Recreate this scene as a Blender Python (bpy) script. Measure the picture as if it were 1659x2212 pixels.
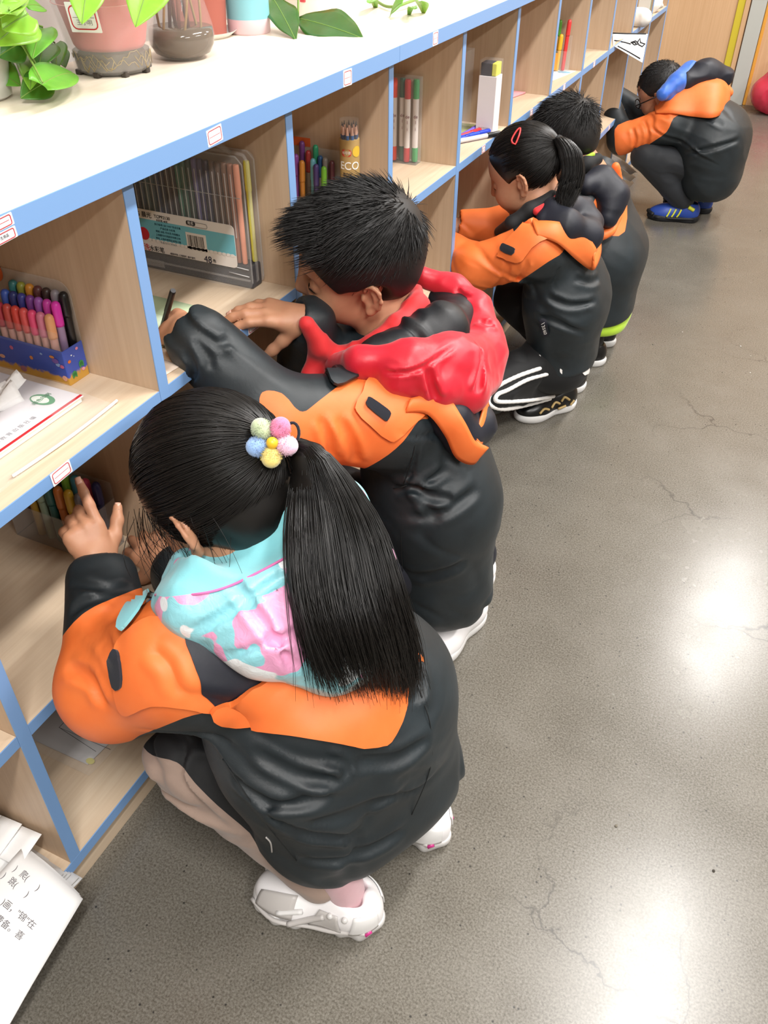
import bpy, bmesh, math, random
import numpy as np
from mathutils import Vector, Matrix, Quaternion
random.seed(7); np.random.seed(7)
sc = bpy.context.scene
for o in list(bpy.data.objects): bpy.data.objects.remove(o, do_unlink=True)
COL = sc.collection

# ------------------------------------------------------------------ camera
CAM = Vector((0.6990, -0.6662, 1.2851))
AZ, EL, ROLL = -0.43061647, -0.67402836, 0.00671319
FPX = 1825.25
_f = Vector((math.sin(AZ)*math.cos(EL), math.cos(AZ)*math.cos(EL), math.sin(EL)))
_r = _f.cross(Vector((0, 0, 1))).normalized(); _u = _r.cross(_f)
_R = _r*math.cos(ROLL) + _u*math.sin(ROLL); _U = -_r*math.sin(ROLL) + _u*math.cos(ROLL)
cd = bpy.data.cameras.new('camera'); cam = bpy.data.objects.new('camera', cd); COL.objects.link(cam)
cd.sensor_fit = 'VERTICAL'; cd.sensor_height = 36.0; cd.lens = FPX/2212*36.0; cd.clip_start = 0.02
cam.matrix_world = Matrix(((_R.x, _U.x, -_f.x, CAM.x), (_R.y, _U.y, -_f.y, CAM.y), (_R.z, _U.z, -_f.z, CAM.z), (0, 0, 0, 1)))
sc.camera = cam

# ------------------------------------------------------------------ light
w = bpy.data.worlds.new('world'); sc.world = w; w.use_nodes = True
w.node_tree.nodes['Background'].inputs[0].default_value = (0.95, 0.97, 1.0, 1)
w.node_tree.nodes['Background'].inputs[1].default_value = 0.25
sc.view_settings.view_transform = 'Standard'; sc.view_settings.look = 'None'
sc.view_settings.gamma = 1.0; sc.view_settings.use_curve_mapping = False
sc.view_settings.exposure = 0.0
def ceiling_lamp(x, y, z, sx, sy, power):
    l = bpy.data.lights.new('ceiling_lamp', 'AREA'); l.shape = 'RECTANGLE'; l.size = sx; l.size_y = sy
    l.energy = power; l.color = (1.0, 0.975, 0.945)
    o = bpy.data.objects.new('ceiling_lamp', l); COL.objects.link(o); o.location = (x, y, z)
    return o
LZ = 2.85                              # rows of 1.2 m tube fittings running along the shelves
for _y in (-1.24, 1.33, 3.90):
    ceiling_lamp(1.10, _y, LZ, 0.20, 1.2, 74)
    ceiling_lamp(2.75, _y, LZ, 0.20, 1.2, 74)

# ------------------------------------------------------------------ object helpers
def tag(o, label=None, cat=None, group=None, kind=None):
    if label: o['label'] = label
    if cat: o['category'] = cat
    if group: o['group'] = group
    if kind: o['kind'] = kind
    return o
def thing(name, label, cat, loc=(0, 0, 0), rz=0.0, group=None):
    o = bpy.data.objects.new(name, None); COL.objects.link(o); o.location = loc; o.rotation_euler = (0, 0, rz)
    o.empty_display_size = 0.05
    return tag(o, label, cat, group)
def link(name, me, mat=None, parent=None):
    o = bpy.data.objects.new(name, me); COL.objects.link(o)
    if mat is not None:
        for m in (mat if isinstance(mat, (list, tuple)) else [mat]): me.materials.append(m)
    if parent is not None: o.parent = parent
    return o
def world_part(name, me, mat, parent):
    """mesh given in world coordinates, parented so that it stays there"""
    o = link(name, me, mat, parent)
    if parent is not None:
        pm = Matrix.Translation(parent.location) @ parent.rotation_euler.to_matrix().to_4x4()
        p = parent
        if p.parent is not None:
            q = p.parent; pm = Matrix.Translation(q.location) @ q.rotation_euler.to_matrix().to_4x4() @ p.matrix_parent_inverse @ pm
        o.matrix_parent_inverse = pm.inverted()
    return o
def mesh_np(name, v, f, smooth=True):
    me = bpy.data.meshes.new(name)
    v = np.asarray(v, np.float32); f = np.asarray(f, np.int32)
    n, k = f.shape
    me.vertices.add(len(v)); me.vertices.foreach_set('co', v.ravel())
    me.loops.add(n*k); me.loops.foreach_set('vertex_index', f.ravel())
    me.polygons.add(n); me.polygons.foreach_set('loop_start', np.arange(0, n*k, k, dtype=np.int32))
    me.polygons.foreach_set('use_smooth', np.full(n, smooth, dtype=bool))
    me.update(calc_edges=True)
    return me
def bm_mesh(name, bm, smooth=False):
    me = bpy.data.meshes.new(name); bm.normal_update(); bm.to_mesh(me); bm.free()
    if smooth: me.polygons.foreach_set('use_smooth', np.ones(len(me.polygons), dtype=bool))
    return me
def bm_box(bm, c, s, mat=None, bevel=0.0):
    """box centre c, size s; optional matrix; bevelled edges"""
    vs = []
    m = Matrix.Translation(c) if mat is None else mat @ Matrix.Translation(c)
    r = bmesh.ops.create_cube(bm, size=1.0, matrix=m @ Matrix.Diagonal((s[0], s[1], s[2], 1)))
    if bevel > 0:
        es = list({e for v in r['verts'] for e in v.link_edges})
        bmesh.ops.bevel(bm, geom=es, offset=bevel, segments=2, affect='EDGES', profile=0.6)
    return bm
def box_me(name, c, s, mat=None, bevel=0.0):
    bm = bmesh.new(); bm_box(bm, c, s, mat, bevel); return bm_mesh(name, bm)
def bm_tube(bm, pts, rad, seg=10, cap=True, closed=False):
    """tube along a polyline; rad a number or list"""
    pts = [Vector(p) for p in pts]; n = len(pts)
    rr = [rad]*n if not hasattr(rad, '__len__') else list(rad)
    rings = []; up = None
    for i, p in enumerate(pts):
        if closed: t = (pts[(i+1) % n] - pts[i-1]).normalized()
        else: t = (pts[min(i+1, n-1)] - pts[max(i-1, 0)]).normalized()
        if up is None:
            up = Vector((0, 0, 1)) if abs(t.z) < 0.9 else Vector((1, 0, 0))
        a = (up - t*up.dot(t)).normalized(); up = a; b = t.cross(a)
        rings.append([bm.verts.new(p + (a*math.cos(2*math.pi*k/seg) + b*math.sin(2*math.pi*k/seg))*rr[i]) for k in range(seg)])
    m = n if closed else n-1
    for i in range(m):
        A, B = rings[i], rings[(i+1) % n]
        for k in range(seg): bm.faces.new((A[k], A[(k+1) % seg], B[(k+1) % seg], B[k]))
    if cap and not closed:
        bm.faces.new(rings[0][::-1]); bm.faces.new(rings[-1])
    return bm
def tube_me(name, pts, rad, seg=10, cap=True, closed=False):
    bm = bmesh.new(); bm_tube(bm, pts, rad, seg, cap, closed)
    bmesh.ops.recalc_face_normals(bm, faces=bm.faces); return bm_mesh(name, bm, True)
def bm_lathe(bm, prof, seg=32, mat=None):
    """profile [(r,z)...] turned about z"""
    M = mat or Matrix(); rings = []
    for r, z in prof:
        if r < 1e-5: rings.append([bm.verts.new(M @ Vector((0, 0, z)))])
        else: rings.append([bm.verts.new(M @ Vector((r*math.cos(2*math.pi*k/seg), r*math.sin(2*math.pi*k/seg), z))) for k in range(seg)])
    for A, B in zip(rings[:-1], rings[1:]):
        for k in range(seg):
            if len(A) == 1 and len(B) == 1: continue
            if len(A) == 1: bm.faces.new((A[0], B[(k+1) % seg], B[k]))
            elif len(B) == 1: bm.faces.new((A[k], A[(k+1) % seg], B[0]))
            else: bm.faces.new((A[k], A[(k+1) % seg], B[(k+1) % seg], B[k]))
    return bm
def lathe_me(name, prof, seg=32, mat=None, sharp=False):
    bm = bmesh.new(); bm_lathe(bm, prof, seg, mat); bmesh.ops.recalc_face_normals(bm, faces=bm.faces)
    me = bm_mesh(name, bm, True)
    if sharp:
        try: me.set_sharp_from_angle(angle=math.radians(40))
        except Exception: pass
    return me
def sheet_me(name, grid, thick=0.0006):
    """grid: rows of 3-D points -> thin sheet with thickness"""
    g = np.asarray(grid, float); R, Cn, _ = g.shape
    du = np.gradient(g, axis=1); dv = np.gradient(g, axis=0); nrm = np.cross(du, dv)
    nrm /= np.linalg.norm(nrm, axis=2, keepdims=True)+1e-12
    A = (g + nrm*thick/2).reshape(-1, 3); B = (g - nrm*thick/2).reshape(-1, 3); N = R*Cn
    idx = np.arange(N).reshape(R, Cn)
    q = np.stack([idx[:-1, :-1], idx[:-1, 1:], idx[1:, 1:], idx[1:, :-1]], -1).reshape(-1, 4)
    fs = [q, q[:, ::-1]+N]
    per = np.concatenate([idx[0, :], idx[1:, -1], idx[-1, -2::-1], idx[-2:0:-1, 0]])
    nx = np.roll(per, -1)
    fs.append(np.stack([per, per+N, nx+N, nx], -1))
    return mesh_np(name, np.concatenate([A, B]), np.concatenate(fs), True)
def smoothpath(pts, n=8):
    """Catmull-Rom through points"""
    P = np.array([pts[0]] + list(pts) + [pts[-1]], float); out = []
    for i in range(1, len(P)-2):
        for t in np.linspace(0, 1, n, endpoint=False):
            a, b, c, d = P[i-1], P[i], P[i+1], P[i+2]
            out.append(0.5*((2*b)+(c-a)*t+(2*a-5*b+4*c-d)*t*t+(-a+3*b-3*c+d)*t**3))
    out.append(P[-2]); return np.array(out)

def at(u, v, x=None, y=None, z=None, d=None):
    """photograph point -> place in the room, given one known coordinate or the distance"""
    q = _R*((u-829.5)/FPX) - _U*((v-1106)/FPX) + _f
    t = (x-CAM.x)/q.x if x is not None else (y-CAM.y)/q.y if y is not None else (z-CAM.z)/q.z if z is not None else d
    return np.array(CAM + q*t)

# ------------------------------------------------------------------ materials
MATS = {}
def nm(name):
    m = bpy.data.materials.new(name); m.use_nodes = True; MATS[name] = m
    return m, m.node_tree.nodes, m.node_tree.links, m.node_tree.nodes['Principled BSDF']
def srgb(h):
    h = h.lstrip('#'); c = [int(h[i:i+2], 16)/255 for i in (0, 2, 4)]
    return tuple(x/12.92 if x <= 0.04045 else ((x+0.055)/1.055)**2.4 for x in c) + (1,)
def flat(name, col, rough=0.5, **kw):
    m, N, L, B = nm(name)
    B.inputs['Base Color'].default_value = srgb(col) if isinstance(col, str) else tuple(col)+(1,)*(4-len(col))
    B.inputs['Roughness'].default_value = rough
    for k, v in kw.items(): B.inputs[k.replace('_', ' ')].default_value = v
    return m
def mixcol(N, L, fac, a, b, blend='MIX'):
    n = N.new('ShaderNodeMix'); n.data_type = 'RGBA'; n.blend_type = blend
    for sock, val in ((n.inputs[0], fac), (n.inputs[6], a), (n.inputs[7], b)):
        if hasattr(val, 'is_output'): L.new(val, sock)
        else: sock.default_value = val
    return n.outputs[2]
def ramp(N, L, fac, stops):
    r = N.new('ShaderNodeValToRGB'); L.new(fac, r.inputs[0]); e = r.color_ramp.elements
    while len(e) < len(stops): e.new(0.5)
    for el, (p, c) in zip(e, stops): el.position = p; el.color = c if len(c) == 4 else tuple(c)+(1,)
    return r.outputs[0]
def coords(N, L, scale=(1, 1, 1), rot=(0, 0, 0), kind='Object'):
    t = N.new('ShaderNodeTexCoord'); mp = N.new('ShaderNodeMapping')
    mp.inputs['Scale'].default_value = scale; mp.inputs['Rotation'].default_value = rot
    L.new(t.outputs[kind], mp.inputs[0]); return mp.outputs[0]
def noise(N, L, vec, scale, detail=3, rough=0.55, dist=0.0):
    n = N.new('ShaderNodeTexNoise'); n.inputs['Scale'].default_value = scale; n.inputs['Detail'].default_value = detail
    n.inputs['Roughness'].default_value = rough; n.inputs['Distortion'].default_value = dist
    if vec is not None: L.new(vec, n.inputs['Vector'])
    return n.outputs[0]
def bump(N, L, B, h, strength=0.2, dist=0.002):
    b = N.new('ShaderNodeBump'); b.inputs['Strength'].default_value = strength; b.inputs['Distance'].default_value = dist
    L.new(h, b.inputs['Height']); L.new(b.outputs[0], B.inputs['Normal']); return b
def wood(name, axis, a='#c3a384', b='#d6bb9d', rough=0.45):
    m, N, L, B = nm(name)
    s = [70, 70, 70]; s['xyz'.index(axis)] = 2.2
    v = coords(N, L, tuple(s)); n1 = noise(N, L, v, 1.6, 4, 0.6, 0.4)
    s2 = [9, 9, 9]; s2['xyz'.index(axis)] = 0.8
    n2 = noise(N, L, coords(N, L, tuple(s2)), 1.0, 2)
    c1 = ramp(N, L, n1, [(0.3, srgb(a)), (0.7, srgb(b))])
    c2 = mixcol(N, L, 0.35, c1, ramp(N, L, n2, [(0.35, srgb(a)), (0.65, srgb(b))]))
    L.new(c2, B.inputs['Base Color']); B.inputs['Roughness'].default_value = rough
    bump(N, L, B, n1, 0.06, 0.001); return m
wood('wood_z', 'z', '#b79b80', '#cab196'); wood('wood_y', 'y', '#c8b095', '#dac7ae')
wood('wood_top', 'y', '#eadbc7', '#f4e8d8', 0.4); wood('wood_panel', 'z', '#c49c74', '#d6b18a')
flat('blue_edge', '#789fd0', 0.42); flat('white_paper', '#f4f4f4', 0.75); flat('red_line', '#c8202c', 0.5)
flat('joint_dark', '#1c2940', 0.7)
def clear(name, tint=(0.96, 0.97, 0.97), rough=0.06, alpha=0.22):
    """thin clear plastic: mostly see-through with a glossy skin"""
    m, N, L, B = nm(name)
    B.inputs['Base Color'].default_value = tuple(tint)+(1,); B.inputs['Roughness'].default_value = rough
    B.inputs['IOR'].default_value = 1.45; B.inputs['Alpha'].default_value = alpha
    return m
clear('clear_plastic', (.96, .97, .97), .06, .06); clear('cloudy_plastic', (0.78, 0.76, 0.74), 0.15, 0.17); clear('grey_film', (0.55, 0.53, 0.51), 0.12, 0.20)
# ================================================================== the room
X_BACK, Y_END, Y_NEAR, X_FAR, H = -0.425, 5.42, -3.2, 5.6, 2.9
def struct(name, me, mat):
    o = link(name, me, mat); o['kind'] = 'structure'; return o
def floor_material():
    m, N, L, B = nm('polished_concrete')
    v = coords(N, L)
    big = noise(N, L, v, 2.3, 5, 0.6, 0.3); mid = noise(N, L, v, 9.0, 4, 0.6); fine = noise(N, L, v, 520, 2, 0.5)
    grain = noise(N, L, v, 290, 3, 0.7)
    base = ramp(N, L, big, [(0.30, srgb('#514b40')), (0.52, srgb('#666055')), (0.72, srgb('#78736a'))])
    base = mixcol(N, L, 0.30, base, ramp(N, L, mid, [(0.30, srgb('#565046')), (0.70, srgb('#787368'))]))
    base = mixcol(N, L, 0.55, base, ramp(N, L, grain, [(0.34, (0.03, 0.027, 0.022)), (0.5, (0.132, 0.123, 0.106)), (0.66, (0.225, 0.214, 0.192))]))
    # dark pits and pale sand grains
    vor = N.new('ShaderNodeTexVoronoi'); vor.inputs['Scale'].default_value = 95; L.new(v, vor.inputs['Vector'])
    gate = ramp(N, L, vor.outputs['Color'], [(0.80, (0, 0, 0)), (0.82, (1, 1, 1))])
    spot = ramp(N, L, vor.outputs['Distance'], [(0.10, (1, 1, 1)), (0.22, (0, 0, 0))])
    pit = mixcol(N, L, 1.0, gate, spot, 'MULTIPLY')
    base = mixcol(N, L, pit, base, (0.03, 0.028, 0.025, 1))
    vor2 = N.new('ShaderNodeTexVoronoi'); vor2.inputs['Scale'].default_value = 42; L.new(v, vor2.inputs['Vector'])
    g2 = ramp(N, L, vor2.outputs['Color'], [(0.93, (0, 0, 0)), (0.94, (1, 1, 1))])
    s2 = ramp(N, L, vor2.outputs['Distance'], [(0.05, (1, 1, 1)), (0.08, (0, 0, 0))])
    base = mixcol(N, L, mixcol(N, L, 1.0, g2, s2, 'MULTIPLY'), base, (0.75, 0.74, 0.70, 1))
    # hair-line cracks
    wob = N.new('ShaderNodeTexNoise'); wob.inputs['Scale'].default_value = 14; wob.inputs['Detail'].default_value = 7; L.new(v, wob.inputs['Vector'])
    add = N.new('ShaderNodeVectorMath'); add.operation = 'MULTIPLY_ADD'; L.new(wob.outputs['Color'], add.inputs[0])
    add.inputs[1].default_value = (0.13, 0.13, 0); L.new(v, add.inputs[2])
    cv = N.new('ShaderNodeTexVoronoi'); cv.feature = 'DISTANCE_TO_EDGE'; cv.inputs['Scale'].default_value = 3.4; L.new(add.outputs[0], cv.inputs['Vector'])
    line = ramp(N, L, cv.outputs['Distance'], [(0.0, (1, 1, 1)), (0.009, (0, 0, 0))])
    where = ramp(N, L, noise(N, L, v, 2.1, 2), [(0.50, (0, 0, 0)), (0.60, (1, 1, 1))])
    sx = N.new('ShaderNodeSeparateXYZ'); L.new(v, sx.inputs[0])
    mr = N.new('ShaderNodeMapRange'); L.new(sx.outputs[0], mr.inputs[0])      # the worn walkway beside the shelves
    mr.inputs[1].default_value = 0.5; mr.inputs[2].default_value = 0.7
    line = mixcol(N, L, 1.0, mixcol(N, L, 1.0, line, where, 'MULTIPLY'), mr.outputs[0], 'MULTIPLY')
    base = mixcol(N, L, line, base, (0.045, 0.04, 0.035, 1))
    L.new(base, B.inputs['Base Color'])
    rg = ramp(N, L, mid, [(0.2, (0.22,)*3), (0.8, (0.30,)*3)]); L.new(rg, B.inputs['Roughness'])
    B.inputs['Specular IOR Level'].default_value = 0.5
    bump(N, L, B, grain, 0.05, 0.0006)
    return m
struct('floor', box_me('floor', ((X_BACK+X_FAR)/2, (Y_NEAR+Y_END)/2, -0.05), (X_FAR-X_BACK+0.4, Y_END-Y_NEAR+0.4, 0.1)), floor_material())
flat('wall_white', '#d2d0cc', 0.8); flat('wall_room', '#a19e98', 0.85); flat('ceiling_white', '#e6e5e1', 0.9)
struct('ceiling', box_me('ceiling', ((X_BACK+X_FAR)/2, (Y_NEAR+Y_END)/2, H+0.05), (X_FAR-X_BACK+0.4, Y_END-Y_NEAR+0.4, 0.1)), MATS['ceiling_white'])
struct('wall_left', box_me('wall_left', (X_BACK-0.06, (Y_NEAR+Y_END)/2, H/2), (0.12, Y_END-Y_NEAR+0.4, H)), MATS['wall_white'])
struct('wall_right', box_me('wall_right', (X_FAR+0.06, (Y_NEAR+Y_END)/2, H/2), (0.12, Y_END-Y_NEAR+0.4, H)), MATS['wall_room'])
struct('wall_near', box_me('wall_near', ((X_BACK+X_FAR)/2, Y_NEAR-0.06, H/2), (X_FAR-X_BACK, 0.12, H)), MATS['wall_room'])
flat('yellow_trim', '#c9b733', 0.5); flat('orange_trim', '#d99a3c', 0.5); flat('grey_post', '#b4b6b1', 0.55); flat('brown_line', '#8a5a38', 0.6)
wf = struct('wall_far', box_me('wall_far', ((X_BACK+X_FAR)/2, Y_END+0.06, H/2), (X_FAR-X_BACK, 0.12, H)), MATS['wood_panel'])
def wall_strip(name, x0, x1, depth, mat, lab):
    o = world_part(name, box_me(name, ((x0+x1)/2, Y_END-depth/2, H/2), (x1-x0, depth, H), None, min(0.004, depth/3)), MATS[mat], wf); tag(o, lab)
wall_strip('yellow_strip', 0.170, 0.212, 0.012, 'yellow_trim', 'mustard yellow upright trim on the end wall')
wall_strip('wood_strip', 0.212, 0.240, 0.020, 'wood_panel', 'narrow pale wood upright')
wall_strip('joint_line', 0.240, 0.244, 0.010, 'brown_line', 'thin brown joint line')  # thin red-brown line between the wood strip and the post
wall_strip('post', 0.246, 0.330, 0.030, 'grey_post', 'grey upright post')
wall_strip('orange_strip', 0.332, 0.350, 0.016, 'orange_trim', 'orange upright trim')

# ================================================================== the open shelving
DY = [-0.640, -0.2607, 0.1183, 0.4952, 0.8656, 1.2439, 1.6228, 2.0032, 2.3813, 2.7596, 3.1448, 3.5266, 3.908]   # near face of each upright
T = 0.0195; DEPTH = 0.40
Z_B0, Z_B1 = 0.0567, 0.0786          # bottom board
Z_S2B, Z_S2 = 0.3662, 0.3863         # lower shelf
Z_S1B, Z_S1 = 0.6726, 0.6909         # upper shelf
Z_TB, Z_TT = 0.9720, 0.9980          # worktop
EB = 0.0015                           # edge band thickness
def board(name, x0, x1, y0, y1, z0, z1, mat, parent, band=True):
    o = link(name, box_me(name, ((x0+x1-EB*band)/2, (y0+y1)/2, (z0+z1)/2), (x1-EB*band-x0, y1-y0, z1-z0)), MATS[mat], parent)
    if band:
        b = link('edge_band', box_me('edge_band', (x1-EB/2, (y0+y1)/2, (z0+z1)/2), (EB, y1-y0, z1-z0), None, 0.0004), MATS['blue_edge'], o)
        tag(b, 'light blue edge band')
    return o
UNITS = [(0, 4, 'bookcase unit nearest the viewer with paper stacks and the 48 colour marker case'),
         (4, 8, 'middle bookcase unit behind the girl with the red hair clip'),
         (8, 12, 'farthest bookcase unit beside the boy in the blue hood')]
BAY_PARENT = {}
for a, b, lab in UNITS:
    u = thing('bookcase', 'open maple ' + lab, 'bookcase', (0, 0, 0), 0, 'row of maple bookcases with blue edges')
    y0 = DY[a] if a == 0 else DY[a] + T; y1 = DY[b] + T
    for i in range(a if a == 0 else a+1, b+1):
        board('upright', -DEPTH, 0, DY[i], DY[i]+T, Z_B1 if i else Z_B1, Z_TB, 'wood_z', u)
    for i in range(a, b):
        ya, yb = DY[i]+T, DY[i+1]
        board('shelf', -DEPTH, -0.0004, ya+0.0003, yb-0.0003, Z_S1B, Z_S1, 'wood_y', u)
        board('shelf', -DEPTH, -0.0004, ya+0.0003, yb-0.0003, Z_S2B, Z_S2, 'wood_y', u)
        BAY_PARENT[i] = u
    board('bottom_board', -DEPTH, 0, y0, y1, Z_B0, Z_B1-0.0002, 'wood_y', u)
    link('back_panel', box_me('back_panel', (-DEPTH+0.003-0.009, (y0+y1)/2, (Z_B0+Z_TB)/2), (0.009, y1-y0, Z_TB-Z_B0)), MATS['wood_z'], u)
    link('plinth', box_me('plinth', (-DEPTH/2-0.006, (y0+y1)/2, Z_B0/2), (DEPTH-0.012, y1-y0-0.001, Z_B0-0.0004)), MATS['wood_y'], u)
OVER = 0.020                          # worktop overhang
WT = []
for y0, y1, lab in ((DY[0], 0.8655, 'maple worktop with blue front edge carrying the potted plants'),
                    (0.8665, DY[12]+T, 'maple worktop continuing past the joint behind the peace lily leaf')):
    t = thing('worktop', lab, 'worktop', (0, 0, 0))
    # front edge stands 20 mm proud of the uprights
    zb, zt = Z_TB + 0.0002, Z_TT
    link('board', box_me('board', ((-DEPTH+OVER-EB)/2, (y0+y1)/2, (zb+zt)/2), (DEPTH+OVER-EB, y1-y0, zt-zb)), MATS['wood_top'], t)
    tag(link('edge_band', box_me('edge_band', (OVER-EB/2, (y0+y1)/2, (zb+zt)/2), (EB, y1-y0, zt-zb), None, 0.0005), MATS['blue_edge'], t), 'light blue edge band')
    WT.append(t)
Z_TOP = Z_TT
# ================================================================== soft shapes (bodies, clothes, hair): blended volumes turned into one surface
F32 = np.float32
def v3(p): return np.asarray(p, F32)
def unit(v): v = np.asarray(v, float); return v/np.linalg.norm(v)
def frame(fwd, up):
    """columns: forward, left, up"""
    f = unit(fwd); u = np.asarray(up, float); u = unit(u - f*np.dot(u, f)); l = np.cross(u, f)
    return np.stack([f, l, u], 1)
class Soft:
    def __init__(s): s.ops = []; s.disp = []
    def cone(s, a, b, r1, r2=None, k=0.02, op='+'):
        s.ops.append(('c', v3(a), v3(b), float(r1), float(r1 if r2 is None else r2), k, op)); return s
    def chain(s, pts, rs, k=0.02, op='+'):
        for i in range(len(pts)-1): s.cone(pts[i], pts[i+1], rs[i], rs[i+1], k, op)
        return s
    def ell(s, c, r, M=None, k=0.02, op='+'):
        s.ops.append(('e', v3(c), v3(r), None if M is None else np.asarray(M, F32), 0, k, op)); return s
    def ball(s, c, r, k=0.02, op='+'): return s.ell(c, (r, r, r), None, k, op)
    def plane(s, p, n, k=0.004, op='-'):
        """removes the side the normal points to"""
        s.ops.append(('p', v3(p), v3(unit(n)), 0, 0, k, op)); return s
    def cuff(s, w, d, r=0.07):
        """opens a sleeve or trouser leg at w in direction d"""
        d = unit(d); w = np.asarray(w, float); return s.cone(w+d*r, w+d*(r+.08), r, r, .005, '-')
    def tor(s, c, M, R, r, k=0.005, op='+', sq=(1, 1)):
        s.ops.append(('t', v3(c), np.asarray(M, F32), (R, r), sq, k, op)); return s
    def fn(s, f, k=0.004, op='+'): s.ops.append(('f', f, None, 0, 0, k, op)); return s
    @staticmethod
    def one(o, p):
        if o[0] == 'c':
            a, b, r1, r2 = o[1], o[2], o[3], o[4]
            ba = b-a; l2 = float(ba@ba)
            if l2 < 1e-12: return np.sqrt(((p-a)**2).sum(1)) - r1
            pa = p-a; h = np.clip(pa@ba/l2, 0, 1); q = pa - h[:, None]*ba
            return np.sqrt(np.einsum('ij,ij->i', q, q)) - (r1+(r2-r1)*h)
        if o[0] == 'e':
            q = p-o[1]
            if o[3] is not None: q = q@o[3]
            k0 = np.sqrt(np.einsum('ij,ij->i', q/o[2], q/o[2]))+1e-9; g = q/(o[2]*o[2]); k1 = np.sqrt(np.einsum('ij,ij->i', g, g))+1e-9
            return np.where(k0 < 0.25, (k0-1)*float(o[2].min()), k0*(k0-1)/k1).astype(F32)
        if o[0] == 'p': return (p-o[1])@o[2]*-1
        if o[0] == 't':
            q = (p-o[1])@o[2]; R, r = o[3]; sx, sy = o[4]
            m = np.sqrt((q[:, 0]/sx)**2+(q[:, 1]/sy)**2)-R; return np.sqrt(m*m+q[:, 2]**2)-r
        return o[1](p).astype(F32)
    def __call__(s, p, ops=None):
        d = None
        for o in (s.ops if ops is None else ops):
            e = s.one(o, p); k = o[5]
            if d is None: d = e if o[6] == '+' else np.full(len(p), 1.0, F32); continue
            if o[6] == '+':
                if k > 0: h = np.maximum(k-np.abs(d-e), 0)/k; d = np.minimum(d, e)-h*h*k*0.25
                else: d = np.minimum(d, e)
            else:
                e = -e if o[0] != 'p' else -e
                if k > 0: h = np.maximum(k-np.abs(d-e), 0)/k; d = np.maximum(d, e)+h*h*k*0.25
                else: d = np.maximum(d, e)
        for f in s.disp: d = d + f(p, d)
        return d
    def bounds(s):
        lo = np.full(3, 1e9); hi = -lo
        for o in s.ops:
            if o[6] != '+': continue
            if o[0] == 'c':
                for q, r in ((o[1], o[3]), (o[2], o[4])): lo = np.minimum(lo, q-r); hi = np.maximum(hi, q+r)
            elif o[0] == 'e': r = float(o[2].max()); lo = np.minimum(lo, o[1]-r); hi = np.maximum(hi, o[1]+r)
            elif o[0] == 't': r = o[3][0]*max(o[4])+o[3][1]; lo = np.minimum(lo, o[1]-r); hi = np.maximum(hi, o[1]+r)
        return lo-0.03, hi+0.03
    def mesh(s, h=0.004, pad=1.25, lo=None, hi=None):
        if lo is None: lo, hi = s.bounds()
        lo = np.asarray(lo, float); hi = np.asarray(hi, float); BS = 8
        nb = np.ceil((hi-lo)/(h*BS)).astype(int)
        g = np.stack(np.meshgrid(*[np.arange(n) for n in nb], indexing='ij'), -1).reshape(-1, 3)
        cen = (lo + (g+0.5)*h*BS).astype(F32)
        rb = h*BS*0.866; s.prep()
        D = s(cen); act = np.abs(D) < rb*pad+0.004
        g = g[act]; cen = cen[act]
        off = np.stack(np.meshgrid(*[np.arange(9)]*3, indexing='ij'), -1).reshape(-1, 3)
        vals = np.empty((len(g), 729), F32)
        CH = 1
        for i in range(0, len(g), CH):
            gg = g[i:i+CH]; p = (lo + (gg[:, None, :]*BS+off[None])*h).reshape(-1, 3).astype(F32)
            vals[i:i+CH] = s(p, s.near_ops(p)).reshape(len(gg), 729)
        V = vals.reshape(-1, 9, 9, 9); ins = V < 0
        c8 = [(a, b, c) for a in (0, 1) for b in (0, 1) for c in (0, 1)]
        cnt = sum(ins[:, a:a+8, b:b+8, c:c+8].astype(np.int8) for a, b, c in c8)
        mask = (cnt > 0) & (cnt < 8)
        B, I, J, K = np.nonzero(mask)
        cv = np.stack([V[B, I+a, J+b, K+c] for a, b, c in c8], 1)
        acc = np.zeros((len(B), 3)); n = np.zeros(len(B))
        for i in range(8):
            for j in range(i+1, 8):
                ca, cb = np.array(c8[i]), np.array(c8[j])
                if np.abs(ca-cb).sum() != 1: continue
                x = (cv[:, i] < 0) != (cv[:, j] < 0)
                t = np.where(x, cv[:, i]/np.where(x, cv[:, i]-cv[:, j], 1), 0)
                acc += np.where(x[:, None], ca+(cb-ca)*t[:, None], 0); n += x
        N = (nb*BS+2).astype(np.int64)
        gi = g[B]*BS+np.stack([I, J, K], 1)
        verts = lo + (gi+acc/n[:, None])*h
        key = (gi[:, 0]*N[1]+gi[:, 1])*N[2]+gi[:, 2]
        order = np.argsort(key); skey = key[order]
        quads = []
        for ax in range(3):
            sl = [slice(0, 8)]*3; sh = list(sl); sh[ax] = slice(1, 9)
            A = ins[(slice(None),)+tuple(sl)]; Bq = ins[(slice(None),)+tuple(sh)]
            b, i, j, k = np.nonzero(A != Bq); base = g[b]*BS+np.stack([i, j, k], 1)
            flip = A[b, i, j, k]
            a1, a2 = (ax+1) % 3, (ax+2) % 3
            ids = []
            for d1, d2 in ((0, 0), (-1, 0), (-1, -1), (0, -1)):
                q = base.copy(); q[:, a1] += d1; q[:, a2] += d2
                kk = (q[:, 0]*N[1]+q[:, 1])*N[2]+q[:, 2]
                pos = np.clip(np.searchsorted(skey, kk), 0, len(skey)-1)
                ids.append(np.where(skey[pos] == kk, order[pos], -1))
            Q = np.stack(ids, 1); ok = (Q >= 0).all(1)
            Q[~flip] = Q[~flip][:, ::-1]
            quads.append(Q[ok])
        Q = np.concatenate(quads)
        # one Newton step onto the true surface
        p = verts.astype(F32); e = h*0.4
        d0, gr = s.newton(p, e)
        st = -(d0/np.maximum((gr**2).sum(1), 0.25))[:, None]*gr
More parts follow.
